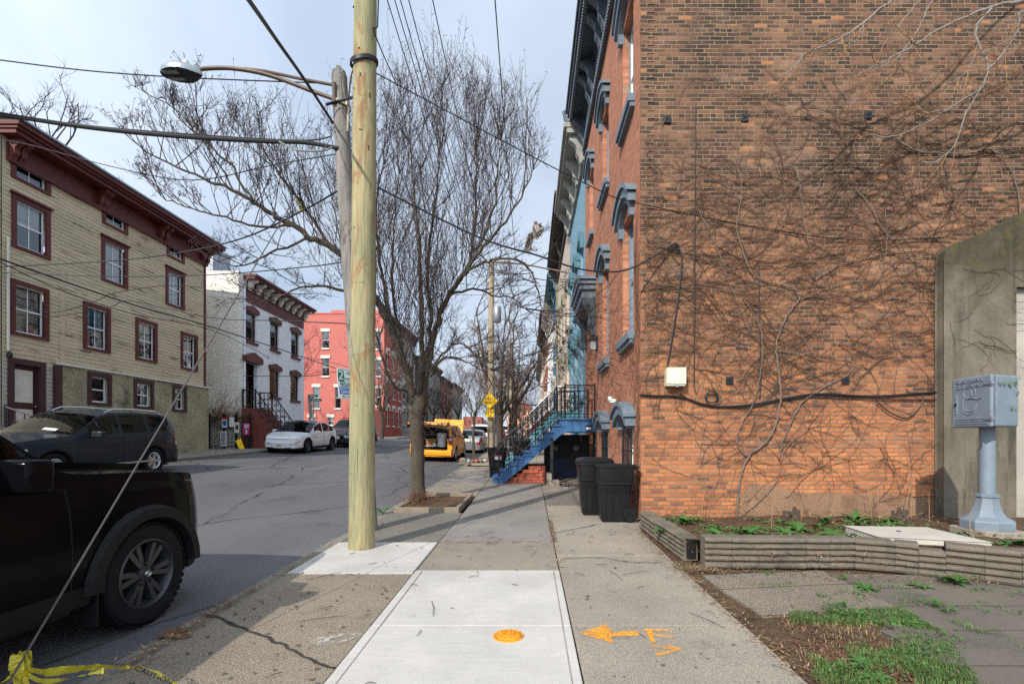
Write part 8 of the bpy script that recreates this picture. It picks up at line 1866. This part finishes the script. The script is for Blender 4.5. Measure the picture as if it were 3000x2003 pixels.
for sx in (-1, 1):
    q = MB(); q.box(min(sx * .80, sx * .955), max(sx * .80, sx * .955), yr - .02, yr + .06, .50, .78); q.box(min(sx * .78, sx * .90), max(sx * .78, sx * .90), yr - .02, yr + .06, 1.18, 1.60); Bv(q, 'rear_pillar', 'paint_yellow', bevel=.02)
    q = MB(); q.box(min(sx * .79, sx * .965), max(sx * .79, sx * .965), yr - .035, yr + .12, .78, 1.19); Bv(q, 'tail_light', 'lamp_red', bevel=.025)
    q = MB(); q.box(min(sx * .805, sx * .95), max(sx * .805, sx * .95), yr - .040, yr - .034, 1.02, 1.10); Bv(q, 'reverse_light', 'lamp_clear')
q = MB(); q.box(-.8, .8, yr, yr + .06, 1.58, 1.66); Bv(q, 'rear_header', 'paint_yellow', bevel=.02)
q = MB(); q.box(-.78, .78, yr + .0, yr + 2.2, .56, .60); q.box(-.80, -.77, yr + .05, yr + 1.2, .6, 1.0); q.box(.77, .80, yr + .05, yr + 1.2, .6, 1.0); Bv(q, 'load_floor', 'well')
# raised hatch: hinged at the roof edge
ht = math.radians(6); hy, hz = yr + .02, 1.67
def hp(x, a, b): return (x, hy - a * math.cos(ht) - b * math.sin(ht), hz + a * math.sin(ht) + b * math.cos(ht))
q = MB(); prof_h = [(0, .03), (.35, .10), (.75, .06), (1.08, -.06), (1.10, -.10), (1.04, -.12), (.72, -.02), (.35, .02), (0, -.03)]
for x0, x1, k in ((-.86, .86, 1),): q.prism(prof_h, lambda a, b: hp(-.84, a, b), lambda a, b: hp(.84, a, b))
hatch = Bv(q, 'hatch', 'paint_yellow', bevel=.03, smooth=True)
q = MB(); q.prism([(.72, -.030), (1.02, -.128), (1.01, -.134), (.71, -.036)], lambda a, b: hp(-.74, a, b), lambda a, b: hp(.74, a, b)); Bv(q, 'hatch_liner', 'van_liner', hatch)
q = MB(); q.prism([(.06, -.035), (.66, -.006), (.66, -.012), (.06, -.042)], lambda a, b: hp(-.66, a, b), lambda a, b: hp(.66, a, b)); Bv(q, 'rear_window', 'glass_car', hatch)
for sx in (-1, 1): q = MB(); q.tube([hp(sx * .72, .55, -.03), (sx * .76, yr + .03, 1.25)], .011, 6); Bv(q, 'gas_strut', 'trim_black')
q = MB(); hd = math.radians(62); fp = lambda x, a, b: (x, Lv / 2 - .95 + a * math.cos(hd) - b * math.sin(hd), 1.10 + a * math.sin(hd) + b * math.cos(hd)); q.prism([(0, 0), (.5, .04), (.98, .02), (1.0, -.02), (.5, -.01), (0, -.03)], lambda a, b: fp(-.80, a, b), lambda a, b: fp(.80, a, b)); Bv(q, 'hood', 'paint_yellow', bevel=.02, smooth=True)
q = MB(); q.tube([(.62, yr + 1.0, 1.74), (.62, yr + .95, 2.05)], .006, 4); Bv(q, 'antenna', 'trim_black')
# things in the van
vb = V3(v_t.location)
def inside(x, y, z): return V3((vb.x + x, vb.y + y, vb.z + z))
c = inside(.47, yr + .32, .60); t = thing('laundry_basket', c, 'tall white perforated laundry basket standing in the back of the yellow van', 'basket')
q = MB(); hgt = .60; rb, rt = .19, .235; nr, nc = 13, 24
for j in range(nr):
    for k in range(nc):
        z0, z1 = hgt * j / nr, hgt * (j + 1) / nr; r0, r1 = lerp(rb, rt, z0 / hgt), lerp(rb, rt, z1 / hgt); a0, a1 = 2 * PI * k / nc, 2 * PI * (k + 1) / nc
        pt = lambda a, z, r: (c.x + r * math.cos(a), c.y + r * math.sin(a), c.z + z)
        if 1 <= j < nr - 1 and (k + j) % 2 == 0:
            am, zm, rm_ = (a0 + a1) / 2, (z0 + z1) / 2, (r0 + r1) / 2; o = [pt(a0, z0, r0), pt(a1, z0, r0), pt(a1, z1, r1), pt(a0, z1, r1)]; i_ = [pt(lerp(am, a, .55), lerp(zm, z, .62), rm_) for a, z in ((a0, z0), (a1, z0), (a1, z1), (a0, z1))]
            for e in range(4): q.quad(o[e], o[(e + 1) % 4], i_[(e + 1) % 4], i_[e])
        else: q.quad(pt(a0, z0, r0), pt(a1, z0, r0), pt(a1, z1, r1), pt(a0, z1, r1))
q.build('body', 'basket', t, smooth=True); q = MB(); q.lathe([(rt * .98, hgt - .01), (rt * 1.05, hgt), (rt * 1.05, hgt + .03), (rt * .97, hgt + .03)], 24, c); q.build('rim', 'basket', t, smooth=True)
q = MB(); q.lathe([(.165, .0), (.2, .55), (0, .58)], 16, c); q.build('laundry', 'well', t, smooth=True)
c = inside(-.05, yr + .75, .60); t = thing('cardboard_box', c, 'brown cardboard box with a white label in the back of the yellow van', 'box'); q = MB(); q.box(c.x - .28, c.x + .2, c.y - .2, c.y + .25, c.z, c.z + .38); q.build('box', 'cardboard', t, bevel=.006); q = MB(); q.box(c.x + .04, c.x + .16, c.y - .206, c.y - .2001, c.z + .05, c.z + .17); q.build('label', 'label_white', t)
c = inside(-.02, yr + .28, .60); q = MB(); q.lathe([(0, .0), (.26, .0), (.30, .03), (.30, .05), (.26, .035), (0, .03)], 20, c); tag(q.build('tray', 'van_liner', smooth=True), 'round pale tray lying on the load floor of the yellow van', 'tray')
for k, (x, y, z, s, m, lab) in enumerate([(.0, yr + 1.2, .95, .34, 'cloth_dark', 'large dark bag piled behind the boxes in the yellow van'), (.24, yr + .5, .66, .10, 'teal', 'small teal bundle beside the laundry basket in the van'), (.3, yr + .8, .85, .13, 'magenta', 'small purple bundle behind the laundry basket')]):
    c = inside(x, y, z); q = MB(); r_ = random.Random(k)
    q.lathe([(0, -s * .9)] + [(s * math.sin(PI * i / 8) * r_.uniform(.85, 1.15), -s * math.cos(PI * i / 8)) for i in range(1, 8)] + [(0, s)], 12, c); tag(q.build('bag', m, smooth=True), lab, 'bag')
# ---- silver saloon and white SUV further on
Ls = 4.75
s_t, so__, Bs, ss_ = car('parked_car', 'silver saloon parked in front of the yellow van', (0, 0, 0), 0, Ls, 1.82,
    [(0, .55), (.06, .68), (.3, .78), (1.0, .92), (1.15, .95), (2.0, 1.36), (2.5, 1.44), (3.0, 1.43), (3.4, 1.34), (4.05, 1.06), (4.55, 1.03), (4.70, .96), (4.75, .62)], [(0, .53), (.1, .66), (1.1, .86), (3, .93), (4.5, .97), (4.70, .92), (4.75, .6)], [(0, .7), (.12, .82), (.45, .95), (1, 1), (4.0, 1), (4.5, .94), (4.75, .80)],
    [.95, 3.72], .33, .21, 'paint_silver', [(1.55, 2.45), (2.55, 3.4)], (1.15, 2.0), (3.3, 4.05), (.3, 4, 6, .6), (.32, 4, 6), rim=('alloy', (7, 0, .1)), grille=(3, 5, .4), sill=.22, trim=False, doors=(1.4, 2.5, 3.45), plates=[(1, .80, None)])
settle(s_t, -3.78, 28.9 + Ls / 2, Ls)
W2_ = copy_tree(n_t); W2_['label'] = 'white SUV with roof rails parked ahead of the silver saloon'
for o in [W2_] + kids(W2_) + [g for k in kids(W2_) for g in kids(k)]:
    if o.type == 'MESH' and o.data.materials and o.data.materials[0].name == 'paint_navy': o.data = o.data.copy(); o.data.materials[0] = M['paint_white']
W2_.rotation_euler = (0, 0, 0); settle(W2_, -3.75, 36.2 + Ln / 2, Ln)
for (x, y, lab, m, src) in [(-3.8, 46, 'small silver car far ahead at the near kerb', 'paint_silver', s_t), (-3.8, 56, 'distant red car at the near kerb', 'paint_red', s_t), (-3.8, 66, 'distant pale car farthest at the near kerb', 'paint_white', n_t), (-11.8, 62, 'distant dark car on the far kerb beyond the navy SUV', 'paint_graphite', s_t), (-11.8, 76, 'distant white car on the far kerb', 'paint_white', s_t)]:
    o_ = copy_tree(src); o_['label'] = lab
    for o in [k for k in kids(o_)] + [g for k in kids(o_) for g in kids(k)]:
        if o.type == 'MESH' and o.data.materials and o.data.materials[0].name in ('paint_silver', 'paint_navy'): o.data = o.data.copy(); o.data.materials[0] = M[m]
    o_.rotation_euler = (0, 0, 0); settle(o_, x, y, 4.8)
# ================================================================ person on the far pavement
def person(base, label, face=0):
    t = thing('person', base, label, 'person', None, face)
    V = [(0, 0, .93), (0, 0, 1.10), (0, .01, 1.28), (0, .02, 1.43), (0, .02, 1.52), (0, .03, 1.60), (0, .03, 1.70),
         (.09, 0, .90), (.11, .10, .50), (.11, .02, .09), (.11, .16, .04), (-.09, 0, .90), (-.11, -.06, .50), (-.11, -.26, .13), (-.11, -.12, .05),
         (.19, .02, 1.41), (.26, -.06, 1.14), (.24, .10, .92), (.24, .15, .84), (-.19, .02, 1.41), (-.26, .05, 1.14), (-.25, .20, .96), (-.25, .26, .90)]
    E = [(0, 1), (1, 2), (2, 3), (3, 4), (4, 5), (5, 6), (0, 7), (7, 8), (8, 9), (9, 10), (0, 11), (11, 12), (12, 13), (13, 14), (3, 15), (15, 16), (16, 17), (17, 18), (3, 19), (19, 20), (20, 21), (21, 22)]
    rad = [.15, .145, .165, .15, .055, .095, .085, .10, .068, .05, .042, .10, .068, .05, .042, .075, .055, .042, .035, .075, .055, .042, .035]
    me = D.meshes.new('body'); me.from_pydata(V, E, []); o = D.objects.new('body', me); COL.objects.link(o); o.parent = t
    md = o.modifiers.new('skin', 'SKIN')
    for i, sv_ in enumerate(me.skin_vertices[0].data): sv_.radius = (rad[i], rad[i] * .82); sv_.use_root = i == 0
    o.modifiers.new('sub', 'SUBSURF').levels = 1; o.modifiers['sub'].render_levels = 2; md.use_smooth_shade = True
    x = NT('clothes'); sp = x.n('ShaderNodeSeparateXYZ'); x.l(x.tc, sp.inputs[0]); z = sp.outputs[2]
    col = x.mix(x.math('GREATER_THAN', z, .98), (.50, .48, .44, 1), (.02, .021, .026, 1)); col = x.mix(x.math('GREATER_THAN', z, 1.50), col, (.28, .16, .11, 1)); col = x.mix(x.math('LESS_THAN', z, .08), col, (.03, .03, .03, 1)); x.fin(col, .85); me.materials.append(x.m)
    q = MB(); q.lathe([(.10, 1.585), (.112, 1.65), (.10, 1.74), (.05, 1.79), (0, 1.80)], 12, (0, .012, 0)); q.build('hair', 'hair', t, smooth=True, local=True)
    return t
px = P(938, 990, 56); person((px.x, 56, left_z(px.x, 56)), 'person in a dark jacket and pale trousers walking on the far pavement', 2.6)
